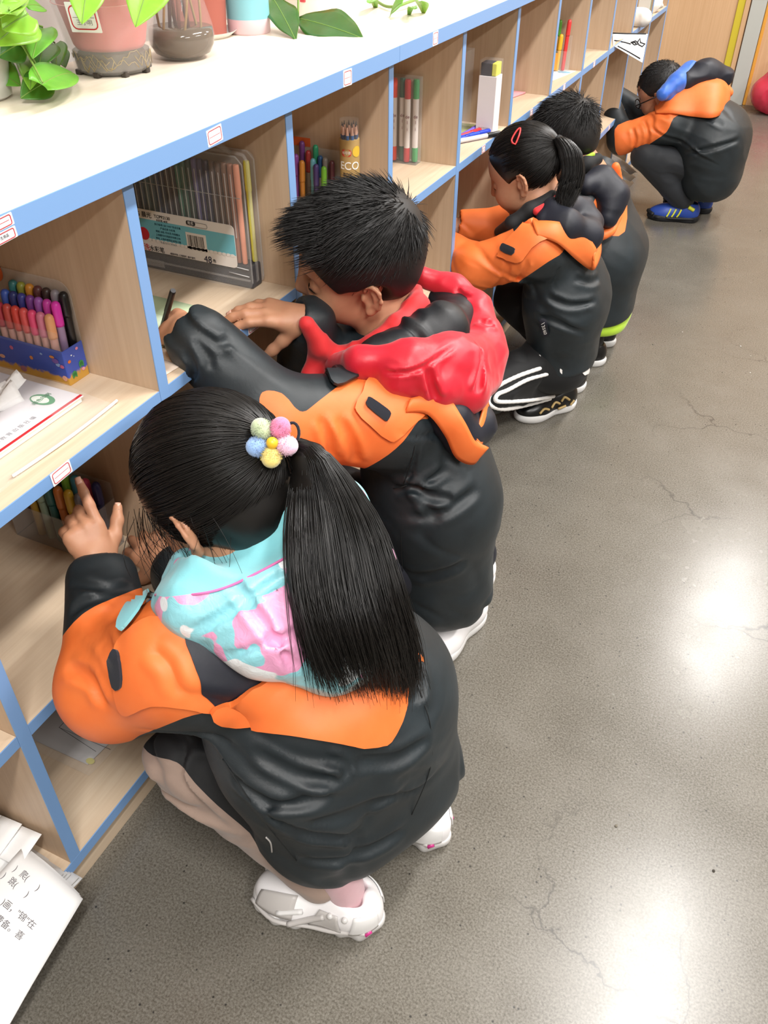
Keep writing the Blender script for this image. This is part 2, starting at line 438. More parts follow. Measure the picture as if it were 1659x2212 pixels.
        ln = np.linalg.norm(st, axis=1, keepdims=True); st *= np.minimum(1, h*0.8/np.maximum(ln, 1e-9))
        return p+st, Q
    def prep(s):
        n = len(s.ops); s.pa = np.zeros((n, 3), F32); s.pb = np.zeros((n, 3), F32); s.rl = np.zeros(n, F32); s.ru = np.zeros(n, F32)
        s.kk = np.array([o[5] for o in s.ops], F32); s.add = np.array([o[6] == '+' for o in s.ops]); s.alw = np.array([o[0] in 'fp' for o in s.ops])
        for i, o in enumerate(s.ops):
            if o[0] == 'c': s.pa[i], s.pb[i] = o[1], o[2]; s.rl[i] = max(o[3], o[4]); s.ru[i] = min(o[3], o[4])
            elif o[0] == 'e': s.pa[i] = s.pb[i] = o[1]; s.rl[i] = o[2].max(); s.ru[i] = o[2].min()
            elif o[0] == 't': s.pa[i] = s.pb[i] = o[1]; s.rl[i] = o[3][0]*max(o[4])+o[3][1]; s.ru[i] = -o[3][0]*max(o[4])
    def near_ops(s, p):
        c = (p.min(0)+p.max(0))/2; rad = float(np.sqrt(((p-c)**2).sum(1)).max())
        ba = s.pb-s.pa; pa = c-s.pa; h = np.clip((pa*ba).sum(1)/np.maximum((ba*ba).sum(1), 1e-12), 0, 1); q = pa-h[:, None]*ba
        d = np.sqrt((q*q).sum(1)); dl = d-s.rl; du = np.where(s.add & ~s.alw, d-s.ru, 9)
        near = float(du.min())
        keep = s.alw | (s.add & (dl-rad < near+rad+s.kk+0.002)) | (~s.add & (dl-rad < 0.01+s.kk))
        return [s.ops[i] for i in np.nonzero(keep)[0]]
    def chunked(s, p, n=1500): return np.concatenate([s(p[i:i+200000]) for i in range(0, len(p), 200000)])
    def newton(s, p, e, n=400):
        d = np.empty(len(p), F32); g = np.empty((len(p), 3), F32); I = np.eye(3, dtype=F32)*e
        for i in range(0, len(p), n):
            q = p[i:i+n]; m = len(q); ops = s.near_ops(q); r = s(np.concatenate([q, q+I[0], q+I[1], q+I[2]]), ops).reshape(4, m)
            d[i:i+n] = r[0]; g[i:i+n] = ((r[1:]-r[0])/e).T
        return d, g
def relax(v, q, it=3, lam=0.5):
    e = np.concatenate([q[:, [0, 1]], q[:, [1, 2]], q[:, [2, 3]], q[:, [3, 0]]]); e = np.concatenate([e, e[:, ::-1]])
    deg = np.bincount(e[:, 0], minlength=len(v))[:, None]
    for _ in range(it):
        a = np.stack([np.bincount(e[:, 0], weights=v[e[:, 1], i], minlength=len(v)) for i in range(3)], 1)
        v = v + lam*(a/np.maximum(deg, 1)-v)
    return v.astype(F32)
def tris_of(q): return np.concatenate([q[:, [0, 1, 2]], q[:, [0, 2, 3]]])
def split_iso(v, t, s):
    """cut a triangle mesh along s = 0 -> (v, tris where s>0, tris where s<=0)"""
    s = np.where(np.abs(s) < 1e-7, 1e-7, s); pos = s > 0
    c = pos[t].sum(1); full_p = t[c == 3]; full_n = t[c == 0]; mix = t[(c == 1) | (c == 2)]
    lone_pos = pos[mix].sum(1) == 1
    P = pos[mix]; want = np.where(lone_pos[:, None], P, ~P); li = want.argmax(1)
    r = np.arange(len(mix)); A = mix[r, li]; B = mix[r, (li+1) % 3]; C = mix[r, (li+2) % 3]
    def cut(a, b): t_ = s[a]/(s[a]-s[b]); return v[a]+(v[b]-v[a])*t_[:, None]
    lo, hi = np.minimum(A, B), np.maximum(A, B); lo2, hi2 = np.minimum(A, C), np.maximum(A, C)
    ek = np.concatenate([lo, lo2]).astype(np.int64)*len(v)+np.concatenate([hi, hi2])
    uk, inv = np.unique(ek, return_inverse=True)
    ua, ub = uk//len(v), uk % len(v); nv = cut(ua, ub)
    ab = len(v)+inv[:len(mix)]; ac = len(v)+inv[len(mix):]
    lone = np.stack([A, ab, ac], 1); rest = np.concatenate([np.stack([ab, B, C], 1), np.stack([ab, C, ac], 1)])
    lp2 = np.concatenate([lone_pos, lone_pos])
    tp = np.concatenate([full_p, lone[lone_pos], rest[~lp2]]); tn = np.concatenate([full_n, lone[~lone_pos], rest[lp2]])
    return np.concatenate([v, nv]), tp, tn
def compact(v, f):
    u, inv = np.unique(f, return_inverse=True); return v[u], inv.reshape(f.shape)
def ss(a, b, x): t = np.clip((x-a)/(b-a), 0, 1); return t*t*(3-2*t)
_NT = np.random.default_rng(3).uniform(-1, 1, (32, 32, 32)).astype(F32)
_NT = np.pad(_NT, ((0, 1),)*3, mode='wrap').ravel()
def vnoise(p, freq, seed=0):
    """smooth value noise, -1..1"""
    q = np.asarray(p, F32)*F32(freq)+F32(320.0+(seed*17.31) % 29); i = q.astype(np.int32); f = q-i; f = f*f*(3-2*f); i &= 31
    k = (i[:, 0]*33+i[:, 1])*33+i[:, 2]; fx, fy, fz = f[:, 0], f[:, 1], f[:, 2]
    a = _NT[k]; a = a+(_NT[k+1]-a)*fz; b = _NT[k+33]; b = b+(_NT[k+34]-b)*fz; a = a+(b-a)*fy
    c = _NT[k+1089]; c = c+(_NT[k+1090]-c)*fz; d = _NT[k+1122]; d = d+(_NT[k+1123]-d)*fz; c = c+(d-c)*fy
    return a+(c-a)*fx
def seg_dist(p, path):
    """distance to a polyline and the position along it (0..1)"""
    path = np.asarray(path, F32); best = np.full(len(p), 9, F32); tt = np.zeros(len(p), F32); n = len(path)-1
    for i in range(n):
        a, b = path[i], path[i+1]; ba = b-a; pa = p-a; h = np.clip(pa@ba/max(float(ba@ba), 1e-12), 0, 1)
        q = pa-h[:, None]*ba; d = np.sqrt(np.einsum('ij,ij->i', q, q)); m = d < best
        best[m] = d[m]; tt[m] = (i+h[m])/n
    return best, tt
def creases(lines):
    """lines: (path, depth, width): grooves (+) or ridges (-) fading to both ends, for Soft.disp"""
    L = [(np.asarray(smoothpath(pa, 4), F32), dp, wd) for pa, dp, wd in lines]
    bb = [(a.min(0)-3*w_, a.max(0)+3*w_) for a, _, w_ in L]
    def f(p, d):
        out = np.zeros(len(p), F32)
        for (pa, dp, wd), (lo, hi) in zip(L, bb):
            m = ((p > lo) & (p < hi)).all(1) & (np.abs(d) < 0.05)
            if not m.any(): continue
            ds, t = seg_dist(p[m], pa)
            g = np.exp(-(ds/wd)**2)-0.55*np.exp(-((ds-1.7*wd)/(0.9*wd))**2)
            out[m] += dp*g*np.minimum(1, np.sin(np.clip(t, 0, 1)*np.pi)*1.6)
        return out
    return f
def wrinkles(amp, freq, stretch, seed=0, sharp=1.5):
    """cloth wrinkles: noise stretched by a 3x3 matrix"""
    S_ = np.asarray(stretch, F32)
    def f(p, d):
        out = np.zeros(len(p), F32); m = np.abs(d) < 0.016
        if m.any():
            q = p[m]@S_.T; n1 = vnoise(q, freq, seed); n2 = vnoise(q, freq*2.1, seed+3)
            r = (1-np.abs(n1))**sharp-0.55; out[m] = -amp*(r+0.35*n2)
        return out
    return f
def foldlines(amp, freq, stretch, seed=0, wid=.11, cover=.1):
    """long thin cloth folds running along the zero lines of a stretched noise"""
    S_ = np.asarray(stretch, F32)
    def f(p, d):
        out = np.zeros(len(p), F32); m = np.abs(d) < 0.016
        if m.any():
            q = p[m]@S_.T; n1 = vnoise(q, freq, seed)+.35*vnoise(q, freq*2.3, seed+5); g = np.clip(vnoise(p[m], freq*.8, seed+9)+cover, 0, 1)
            out[m] = amp*np.minimum(g*2, 1)*(np.exp(-(n1/wid)**2)-.7*np.exp(-((n1-1.9*wid)/wid)**2))
        return out
    return f
def soft_obj(name, S_, h, mat, parent, it=0, **kw):
    v, q = S_.mesh(h, **kw)
    if it: v = relax(v, q, it)
    return world_part(name, mesh_np(name, v, q), mat, parent), v, q
def strands_mesh(name, paths, widths, taper=0.25, seed=1):
    """paths (n,k,3), widths (n,) -> thin three-sided hairs in one mesh"""
    P = np.asarray(paths, F32); n, k, _ = P.shape
    t = np.gradient(P, axis=1); t /= np.linalg.norm(t, axis=2, keepdims=True)+1e-9
    up = np.zeros_like(t); up[..., 2] = 1; alt = np.zeros_like(t); alt[..., 0] = 1
    up = np.where(np.abs(t[..., 2:3]) > 0.9, alt, up)
    a = np.cross(t, up); a /= np.linalg.norm(a, axis=2, keepdims=True)+1e-9; b = np.cross(t, a)
    prof = np.interp(np.linspace(0, 1, k), [0, 0.15, 0.7, 1], [0.7, 1, 0.9, taper]).astype(F32)
    w_ = np.asarray(widths, F32)[:, None]*prof[None]
    vs = []
    for j in range(3):
        an = 2*math.pi*j/3; vs.append(P+(a*math.cos(an)+b*math.sin(an))*w_[..., None])
    V = np.stack(vs, 2).reshape(-1, 3)
    base = (np.arange(n)[:, None]*k+np.arange(k-1)[None]).reshape(-1)*3
    fs = []
    for j in range(3): fs.append(np.stack([base+j, base+(j+1) % 3, base+3+(j+1) % 3, base+3+j], 1))
    return V, np.concatenate(fs)
# ================================================================== people: shared builders
def skin_mat(name, col, sub):
    m, N, L, B = nm(name)
    v = coords(N, L); n = noise(N, L, v, 60, 4, 0.6); n2 = noise(N, L, v, 900, 2)
    c = mixcol(N, L, ramp(N, L, n, [(0.35, (0, 0, 0)), (0.7, (0.35,)*3)]), srgb(col), srgb(sub))
    L.new(c, B.inputs['Base Color']); B.inputs['Roughness'].default_value = 0.5
    B.inputs['Subsurface Weight'].default_value = 0.12; B.inputs['Subsurface Radius'].default_value = (0.012, 0.005, 0.003)
    B.inputs['Subsurface Scale'].default_value = 0.6
    bump(N, L, B, n2, 0.05, 0.0005); return m
skin_mat('skin', '#b98768', '#b0745a')
def cloth_mat(name, col, col2=None, rough=0.6, weave=1400, sheen=0.15, wr=0.0):
    m, N, L, B = nm(name); v = coords(N, L)
    n1 = noise(N, L, v, 18, 3); c2 = srgb(col2) if col2 else srgb(col)
    L.new(mixcol(N, L, ramp(N, L, n1, [(0.3, (0, 0, 0)), (0.7, (1, 1, 1))]), srgb(col), c2), B.inputs['Base Color'])
    B.inputs['Roughness'].default_value = rough; B.inputs['Sheen Weight'].default_value = sheen; B.inputs['Sheen Roughness'].default_value = 0.5
    n2 = noise(N, L, v, weave, 2)
    if wr > 0:
        w1 = noise(N, L, v, 26, 3, 0.6, 1.2); mx = N.new('ShaderNodeMath'); mx.operation = 'MULTIPLY_ADD'
        L.new(w1, mx.inputs[0]); mx.inputs[1].default_value = wr; L.new(n2, mx.inputs[2]); h_ = mx.outputs[0]
    else: h_ = n2
    bump(N, L, B, h_, 0.12, 0.0012); return m
cloth_mat('jacket_dark', '#1f282d', '#192024', 0.52, sheen=0.0, wr=4.0)
cloth_mat('jacket_orange', '#ea7030', '#ee7a3a', 0.55, sheen=0.0, wr=2.5)
cloth_mat('jacket_navy', '#121520', '#171a27', 0.55, sheen=0.0, wr=3.0)
cloth_mat('black_cloth', '#0b0c0e', '#101114', 0.75, sheen=0.03)
cloth_mat('black_lining', '#0c0e12', '#11141a', 0.5, sheen=0.0, wr=3.0)
cloth_mat('puffer_red', '#bf0f26', '#c9182f', 0.42, wr=2.0)
cloth_mat('scarf_red', '#cf2128', '#d92c2e', 0.7)
cloth_mat('velcro', '#14161d', '#1c1f2a', 0.95, 600)
cloth_mat('tan_velour', '#8b776c', '#998477', 0.95, 500, 0.2, wr=3.0)
cloth_mat('pink_sock', '#c79ba3', '#cfa6ad', 0.9, 700, 0.3)
cloth_mat('white_stripe', '#ece9e6', None, 0.8)
flat('shoe_white', '#ebe9ea', 0.42); flat('sole_white', '#dcdbda', 0.5); flat('sole_clear', '#c6c4c2', 0.3)
flat('shoe_grey', '#b9b5b2', 0.4); flat('shoe_black', '#0d0d0f', 0.3); flat('pink_gem', '#b8357c', 0.3); flat('gold_deco', '#b59a64', 0.35)
def hair_mat(name, c1, c2, rough=0.38):
    m, N, L, B = nm(name); v = coords(N, L); n = noise(N, L, v, 45, 3)
    L.new(mixcol(N, L, n, srgb(c1), srgb(c2)), B.inputs['Base Color']); B.inputs['Roughness'].default_value = rough
    B.inputs['Specular IOR Level'].default_value = 0.45
    return m
hair_mat('hair_black', '#0a0909', '#16120f'); hair_mat('hair_short', '#0d0c0c', '#171413', 0.55)

def head_into(S, c, M, s=1.0, ears=(1, 1), jaw=1.0):
    """child's head: c centre between the ears, M columns forward/left/up"""
    def P(f, l, u): return c + s*(M@np.array([f, l, u], float))
    E = lambda f, l, u, rf, rl, ru, k=0.02, op='+': S.ell(P(f, l, u), (rf*s, rl*s, ru*s), M, k*s, op)
    E(-.010, 0, .030, .092, .076, .082)                 # skull
    E(.028, 0, .010, .062, .066, .075, .03)             # brow, upper face
    E(.038, 0, -.045, .050, .056*jaw, .052, .03)        # lower face
    E(.058, 0, -.086, .022, .026, .018, .03)            # chin
    for sg in (-1, 1):
        E(.052, sg*.036, -.040, .032, .027, .032, .03)  # cheeks
        E(.0, sg*.048*jaw, -.070, .035, .018, .022, .03)  # jaw corner
        E(.082, sg*.033, -.002, .014, .021, .012, .012, '-')  # eye socket
        E(.071, sg*.034, -.003, .014, .017, .0125, .006)   # lid
        S.chain([P(.083, sg*.018, -.004), P(.0865, sg*.032, -.008), P(.077, sg*.050, -.006)], [.0016*s]*3, .002*s)  # lid edge
    S.cone(P(.086, 0, .006), P(.1025, 0, -.030), .0075*s, .0105*s, .018*s)
    for sg in (-1, 1): S.ball(P(.093, sg*.0105, -.032), .0068*s, .008*s)
    E(.089, 0, -.058, .008, .021, .0045, .006); E(.086, 0, -.067, .009, .018, .006, .006)
    S.chain([P(.0975, .018, -.0625), P(.0985, 0, -.062), P(.0975, -.018, -.0625)], [.0022*s]*3, .003*s, '-')
    for sg, on in ((1, ears[0]), (-1, ears[1])):
        if not on: continue
        tilt = np.array([math.cos(.18), 0, -math.sin(.18)]), np.array([math.sin(.18), 0, math.cos(.18)])
        Fv = M@unit([math.cos(.5)*1, -sg*math.sin(.5)*1.0, 0.10]); Uv = M@unit([-.22, 0, 1.0])
        Me = frame(Fv, Uv)      # ear plane: forward/up, normal = left
        C_ = P(-.010, sg*.079, -.012)
        def Q(f, n, u): return C_ + s*(Me@np.array([f, n*sg, u], float))
        S.ell(Q(-.002, .003, 0), (.0165*s, .0065*s, .0285*s), Me, .006*s)
        S.ell(Q(.003, .011, .002), (.0115*s, .0075*s, .019*s), Me, .004*s, '-')
        rim = [Q(.010, .007, .014), Q(.006, .009, .026), Q(-.006, .0105, .028), Q(-.017, .0105, .019), Q(-.0195, .010, .003), Q(-.015, .008, -.012), Q(-.006, .005, -.022)]
        S.chain(rim, [.0032*s]*7, .003*s)
        S.chain([Q(-.003, .0065, .014), Q(-.008, .007, .004), Q(-.007, .006, -.008), Q(.002, .006, -.014)], [.0026*s]*4, .004*s)
        S.ball(Q(.002, .004, -.026), .0078*s, .006*s)
        S.ell(Q(.0125, .005, -.003), (.004*s, .004*s, .007*s), Me, .004*s)
def hand_into(S, w, M, side, fingers, thumb, s=1.0):
    """w wrist, M columns forward / across / back-of-hand; side +1 when the thumb lies towards +across.
    fingers index..little: (base bend, middle bend, spread, length factor); thumb: (out angle, droop, bend)"""
    def P(f, a, u): return w + s*(M@np.array([f, a*side, u], float))
    S.cone(P(-.01, 0, 0), P(.02, 0, .0), .0185*s, .020*s, .012*s)
    for a0, a1 in ((.012, .0215), (.004, .0075), (-.004, -.0065), (-.010, -.0195)):
        S.cone(P(.010, a0, 0), P(.056, a1, .001), .0125*s, .0098*s, .010*s)
    S.ell(P(.024, .014, -.006), (.024*s, .013*s, .013*s), M, .012*s)
    base = [(.058, .0225, .001), (.062, .0075, .002), (.059, -.0075, .001), (.052, -.0205, -.001)]
    lens = [(.030, .020, .017), (.033, .022, .018), (.030, .021, .017), (.024, .016, .015)]
    tips = []
    for (b0, b1, sp, lf), bp, ln in zip(fingers, base, lens):
        p = P(*bp); ang = 0.0; pts = [p]; tot = [b0, b1, b1*0.7]
        for a_, l_ in zip(tot, ln):
            ang += a_
            d = M@np.array([math.cos(ang)*math.cos(sp), math.cos(ang)*math.sin(sp)*side, -math.sin(ang)])
            p = p + d*l_*lf*s; pts.append(p)
        S.chain([P(bp[0]-.012, bp[1], bp[2])]+pts, [.0088*s, .0085*s, .0078*s, .0071*s, .0060*s], .0035*s)
        tips.append((pts[-2], pts[-1], M))
    o, dr, bd = thumb
    p = P(.012, .016, -.006); pts = [p]
    for i, l_ in enumerate((.030, .024, .020)):
        oo = o-bd*i*0.5; d = M@np.array([math.cos(oo)*math.cos(dr), math.sin(oo)*math.cos(dr)*side, -math.sin(dr)])
        p = p+d*l_*s; pts.append(p)
    S.chain(pts, [.0125*s, .0098*s, .0085*s, .0068*s], .007*s); tips.append((pts[-2], pts[-1], M))
    return tips
def nails(parent, tips, s=1.0):
    """finger nails, each a small curved plate"""
    for a, b, M in tips:
        d = unit(b-a); u = M[:, 2]-d*np.dot(M[:, 2], d)
        if np.linalg.norm(u) < .2: continue
        u = unit(u); x = np.cross(d, u)
        g = [[b + d*(t*.0055*s) + x*(r*.0042*s) + u*((.0060-.0016*r*r-.0007*t)*s) for r in np.linspace(-1, 1, 5)] for t in (-1, -.3, .4, 1)]
        world_part('nail', sheet_me('nail', g, .0006*s), MATS['nail'], parent)
flat('nail', '#d9a994', 0.3)
def rcap(n, M, rng, umin=-0.2, f=None):
    """random directions on a head, in head axes"""
    out = []
    while len(out) < n:
        d = rng.normal(size=(n*2, 3)); d /= np.linalg.norm(d, axis=1, keepdims=True)
        m = f(d) if f is not None else d[:, 2] > umin
        out += list(d[m])
    return np.array(out[:n])
def tassel(a, b, n): return np.linspace(0, 1, n)[:, None]
def jacket_parts(v, q, regions, parent, names):
    """cut one jacket surface into coloured panels; regions: list of (signed array fn, part name, material, label)"""
    t = tris_of(q); rest_v, rest_t = v, t
    made = []
    for fn, nme, mat, lab in regions:
        s = fn(rest_v); vv, tp, tn = split_iso(rest_v, rest_t, s)
        if len(tp):
            a, b = compact(vv, tp); o = world_part(nme, mesh_np(nme, a, b), MATS[mat], parent); tag(o, lab); made.append(o)
        rest_v, rest_t = vv, tn
    return rest_v, rest_t
def patch_on(S, c, M, w_, h_, thick, lift, name, mat, parent, n=10, round_=0.0, lab=None):
    """small cloth patch laid onto the surface of S around c; M columns: across, along, outward"""
    us = np.linspace(-1, 1, n); g = np.zeros((n, n, 3))
    for i, a in enumerate(us):
        for j, b in enumerate(us):
            rr = 1.0
            if round_ > 0:
                e = max(abs(a), abs(b)); rr = 1-round_*(abs(a)*abs(b))**3
            g[i, j] = c + M[:, 0]*a*w_/2*rr + M[:, 1]*b*h_/2*rr
    p = g.reshape(-1, 3).astype(F32)
    for _ in range(6):
        d = S(p); p = p - (d-lift)[:, None]*M[:, 2].astype(F32)*0.9
    o = world_part(name, sheet_me(name, p.reshape(n, n, 3), thick), MATS[mat], parent)
    if lab: tag(o, lab)
    return o
# ---- laying cloth panels, seams and trims onto the soft shapes
def look_ray(u, v):
    q = _R*((u-829.5)/FPX) - _U*((v-1106)/FPX) + _f
    return np.array(CAM), np.array(q.normalized())
def hits(S, uv, start=0.4, far=6.0, lift=0.0, raw=False):
    """points of the soft surface met by lines of sight; misses settle on the nearest surface"""
    uv = np.atleast_2d(np.asarray(uv, float)); n = len(uv)
    d = np.array([look_ray(*q)[1] for q in uv]); o = np.array(CAM); t = np.full(n, start); best = np.full(n, 9.0); bt = t.copy(); done = np.zeros(n, bool)
    for _ in range(45):
        p = (o+d*t[:, None]).astype(F32); e = S(p); m = (e < best) & ~done; best[m] = e[m]; bt[m] = t[m]
        done |= e < 0.0006
        if (done | (t > far)).all(): break
        t = np.where(done | (t > far), t, t+np.maximum(e*0.88, 0.0006))
    tt = np.where(done, t, bt); p = (o+d*tt[:, None]).astype(F32)
    if raw: return p.astype(float), None
    for _ in range(3):
        g, e = grad(S, p); p = p-((e-lift)[:, None]*g)*0.9
    g, e = grad(S, p)
    return p.astype(float), g.astype(float)
def grad(S, p, e=0.0015):
    p = np.asarray(p, F32); I = np.eye(3, dtype=F32)*e
    d0 = S(p); g = np.stack([(S(p+I[i])-d0)/e for i in range(3)], 1)
    return g/np.maximum(np.linalg.norm(g, axis=1, keepdims=True), 1e-6), d0
def to_surface(S, p, lift=0.0, it=5):
    p = np.asarray(p, F32)
    for _ in range(it):
        g, e = grad(S, p); p = p-((e-lift)[:, None]*g)*0.9
    return p
def poly2d(P, V):
    """signed distance (positive inside) of points P to polygon V, both 2-D"""
    d = np.full(len(P), 9.0); ins = np.zeros(len(P), bool); n = len(V)
    for i in range(n):
        a, b = V[i], V[(i+1) % n]; e = b-a; w_ = P-a; t = np.clip(w_@e/max(e@e, 1e-12), 0, 1); q = w_-t[:, None]*e
        d = np.minimum(d, np.sqrt((q*q).sum(1)))
        c = (a[1] > P[:, 1]) != (b[1] > P[:, 1]); x = (b[0]-a[0])*(P[:, 1]-a[1])/(b[1]-a[1]+1e-12)+a[0]
        ins ^= c & (P[:, 0] < x)
    return np.where(ins, d, -d)
def cloth_region(pts, smooth=3, depth=0.09, nrm=None):
    """seam line given as 3-D points round a panel -> signed function of position (positive on the panel)"""
    pts = np.asarray(pts, float); c = pts.mean(0); X = pts-c
    U_, s_, Vt = np.linalg.svd(X, full_matrices=False); a, b, n = Vt
    if nrm is None: nrm = np.array(CAM)-c      # flat pattern seen square-on
    if nrm is not None:
        n = unit(nrm); a = unit(np.cross([0, 0, 1.0], n)) if abs(n[2]) < .95 else unit(np.cross([1.0, 0, 0], n)); b = np.cross(n, a)
    q = np.stack([X@a, X@b], 1)
    if smooth:
        cl = np.concatenate([q, q[:3]]); m = len(q); out = []
        for i in range(m):
            p0, p1, p2, p3 = q[i-1], q[i], q[(i+1) % m], q[(i+2) % m]
            for t in np.linspace(0, 1, smooth, endpoint=False): out.append(0.5*((2*p1)+(p2-p0)*t+(2*p0-5*p1+4*p2-p3)*t*t+(-p0+3*p1-3*p2+p3)*t**3))
        q = np.array(out)
    def f(p):
        Y = p-c; s = poly2d(np.stack([Y@a, Y@b], 1), q); z = Y@n
        return np.minimum(s, depth-np.abs(z)).astype(F32)
    return f
def cloth_panel(S, uv, name, mat, parent, lift=0.004, thick=0.003, n=26, smooth=4, lab=None, wav=0.0, seed=0):
    """a cloth piece outlined by lines of sight, lying on S, with real thickness"""
    q = np.asarray(uv, float); m = len(q)
    if smooth:
        out = []
        for i in range(m):
            p0, p1, p2, p3 = q[i-1], q[i], q[(i+1) % m], q[(i+2) % m]
            for t in np.linspace(0, 1, smooth, endpoint=False): out.append(0.5*((2*p1)+(p2-p0)*t+(2*p0-5*p1+4*p2-p3)*t*t+(-p0+3*p1-3*p2+p3)*t**3))
        q = np.array(out)
    lo, hi = q.min(0), q.max(0); st = (hi-lo).max()/n
    gx = np.arange(lo[0]-st, hi[0]+2*st, st); gy = np.arange(lo[1]-st, hi[1]+2*st, st)
    X, Y = np.meshgrid(gx, gy, indexing='ij'); G_ = np.stack([X.ravel(), Y.ravel()], 1)
    s = poly2d(G_, q); ny = len(gy)
    # triangulated grid clipped to the outline
    I, J_ = np.meshgrid(np.arange(len(gx)-1), np.arange(ny-1), indexing='ij'); a = (I*ny+J_).ravel()
    t = np.concatenate([np.stack([a, a+ny, a+ny+1], 1), np.stack([a, a+ny+1, a+1], 1)])
    V2 = np.concatenate([G_, np.zeros((len(G_), 1))], 1)
    vv, tp, _ = split_iso(V2, t, s); vv, tp = compact(vv, tp)
    p, g = hits(S, vv[:, :2])
    extra = lift + (wav*vnoise(p*1.0, 22, seed) if wav else 0)
    P = p+g*(np.atleast_1d(extra)[:, None] if np.ndim(extra) else extra)
    A = P+g*thick/2; B_ = P-g*thick/2; N_ = len(P)
    e = np.sort(np.concatenate([tp[:, [0, 1]], tp[:, [1, 2]], tp[:, [2, 0]]]), 1); ee = np.concatenate([tp[:, [0, 1]], tp[:, [1, 2]], tp[:, [2, 0]]])
    u_, inv, cnt = np.unique(e[:, 0].astype(np.int64)*N_+e[:, 1], return_inverse=True, return_counts=True)
    bd = ee[cnt[inv] == 1]
    side = np.concatenate([np.stack([bd[:, 1], bd[:, 0], bd[:, 0]+N_], 1), np.stack([bd[:, 1], bd[:, 0]+N_, bd[:, 1]+N_], 1)])
    F_ = np.concatenate([tp, tp[:, ::-1]+N_, side])
    # make the outer side face outward
    f0 = tp[:200]; nn = np.cross(A[f0[:, 1]]-A[f0[:, 0]], A[f0[:, 2]]-A[f0[:, 0]])
    if (nn*g[f0[:, 0]]).sum() < 0: F_ = F_[:, ::-1]
    me = mesh_np(name, np.concatenate([A, B_]), F_)
    try: me.set_sharp_from_angle(angle=math.radians(50))
    except Exception: pass
    o = world_part(name, me, MATS[mat] if isinstance(mat, str) else mat, parent)
    if lab: tag(o, lab)
    return o
def cord_on(S, uv, name, mat, parent, r=0.0012, lift=0.0, lab=None, closed=False):
    p, g = hits(S, uv); p = p+g*lift; path = smoothpath(list(p)+([p[0]] if closed else []), 6)
    o = world_part(name, tube_me(name, [Vector(x) for x in path], r, 6), MATS[mat], parent)
    if lab: tag(o, lab)
    return o
def band(name, upper, lower, mat, parent, thick=.003, lab=None, bulge=.004, n=6):
    """flat cloth band lofted between two edge lines"""
    U_ = smoothpath(upper, n); L_ = smoothpath(lower, n); mid_ = (U_+L_)/2; c = np.array(CAM)
    out = c-mid_; out /= np.linalg.norm(out, axis=1, keepdims=True)
    g = [U_*(1-t)+L_*t+out*(bulge*math.sin(math.pi*t)) for t in np.linspace(0, 1, 7)]
    o = world_part(name, sheet_me(name, g, thick), MATS[mat], parent)
    if lab: tag(o, lab)
    return o
# ---- shoes
def shoe_soft(heel, toe, up=(0, 0, 1), L=None, w=1.0, hi=0.05):
    """upper and sole volumes; heel and toe are ground points"""
    heel = np.asarray(heel, float); toe = np.asarray(toe, float); f = unit(toe-heel); L = L or np.linalg.norm(toe-heel)
    M = frame(f, up); k = L/0.20
    P = lambda a, l, u: heel+(M@np.array([a, l, u], float))*k
    so = Soft()
    so.ell(P(.042, 0, .016), (.044*k, .031*w*k, .030*k), M, .01); so.ell(P(.145, .002, .014), (.056*k, .038*w*k, .026*k), M, .01)
    so.cone(P(.04, 0, .014), P(.14, 0, .013), .026*w*k, .032*w*k, .02)
    so.plane(P(0, 0, 0), -M[:, 2], .003); so.plane(P(0, 0, .024), M[:, 2], .004)
    up_ = Soft()
    up_.ell(P(.044, 0, .036), (.040*k, .028*w*k, .045*k), M, .01); up_.ell(P(.145, .002, .024), (.050*k, .034*w*k, .030*k), M, .02)
    up_.cone(P(.045, 0, .045), P(.125, .001, .030), .030*w*k, .028*w*k, .03)
    up_.plane(P(0, 0, .014), -M[:, 2], .002)
    up_.ell(P(.048, 0, .085), (.030*k, .021*w*k, .045*k), M, .005, '-')
    up_.plane(P(.03, 0, .074), unit(M[:, 2]-0.15*M[:, 0]), .006)
    return up_, so, P, M

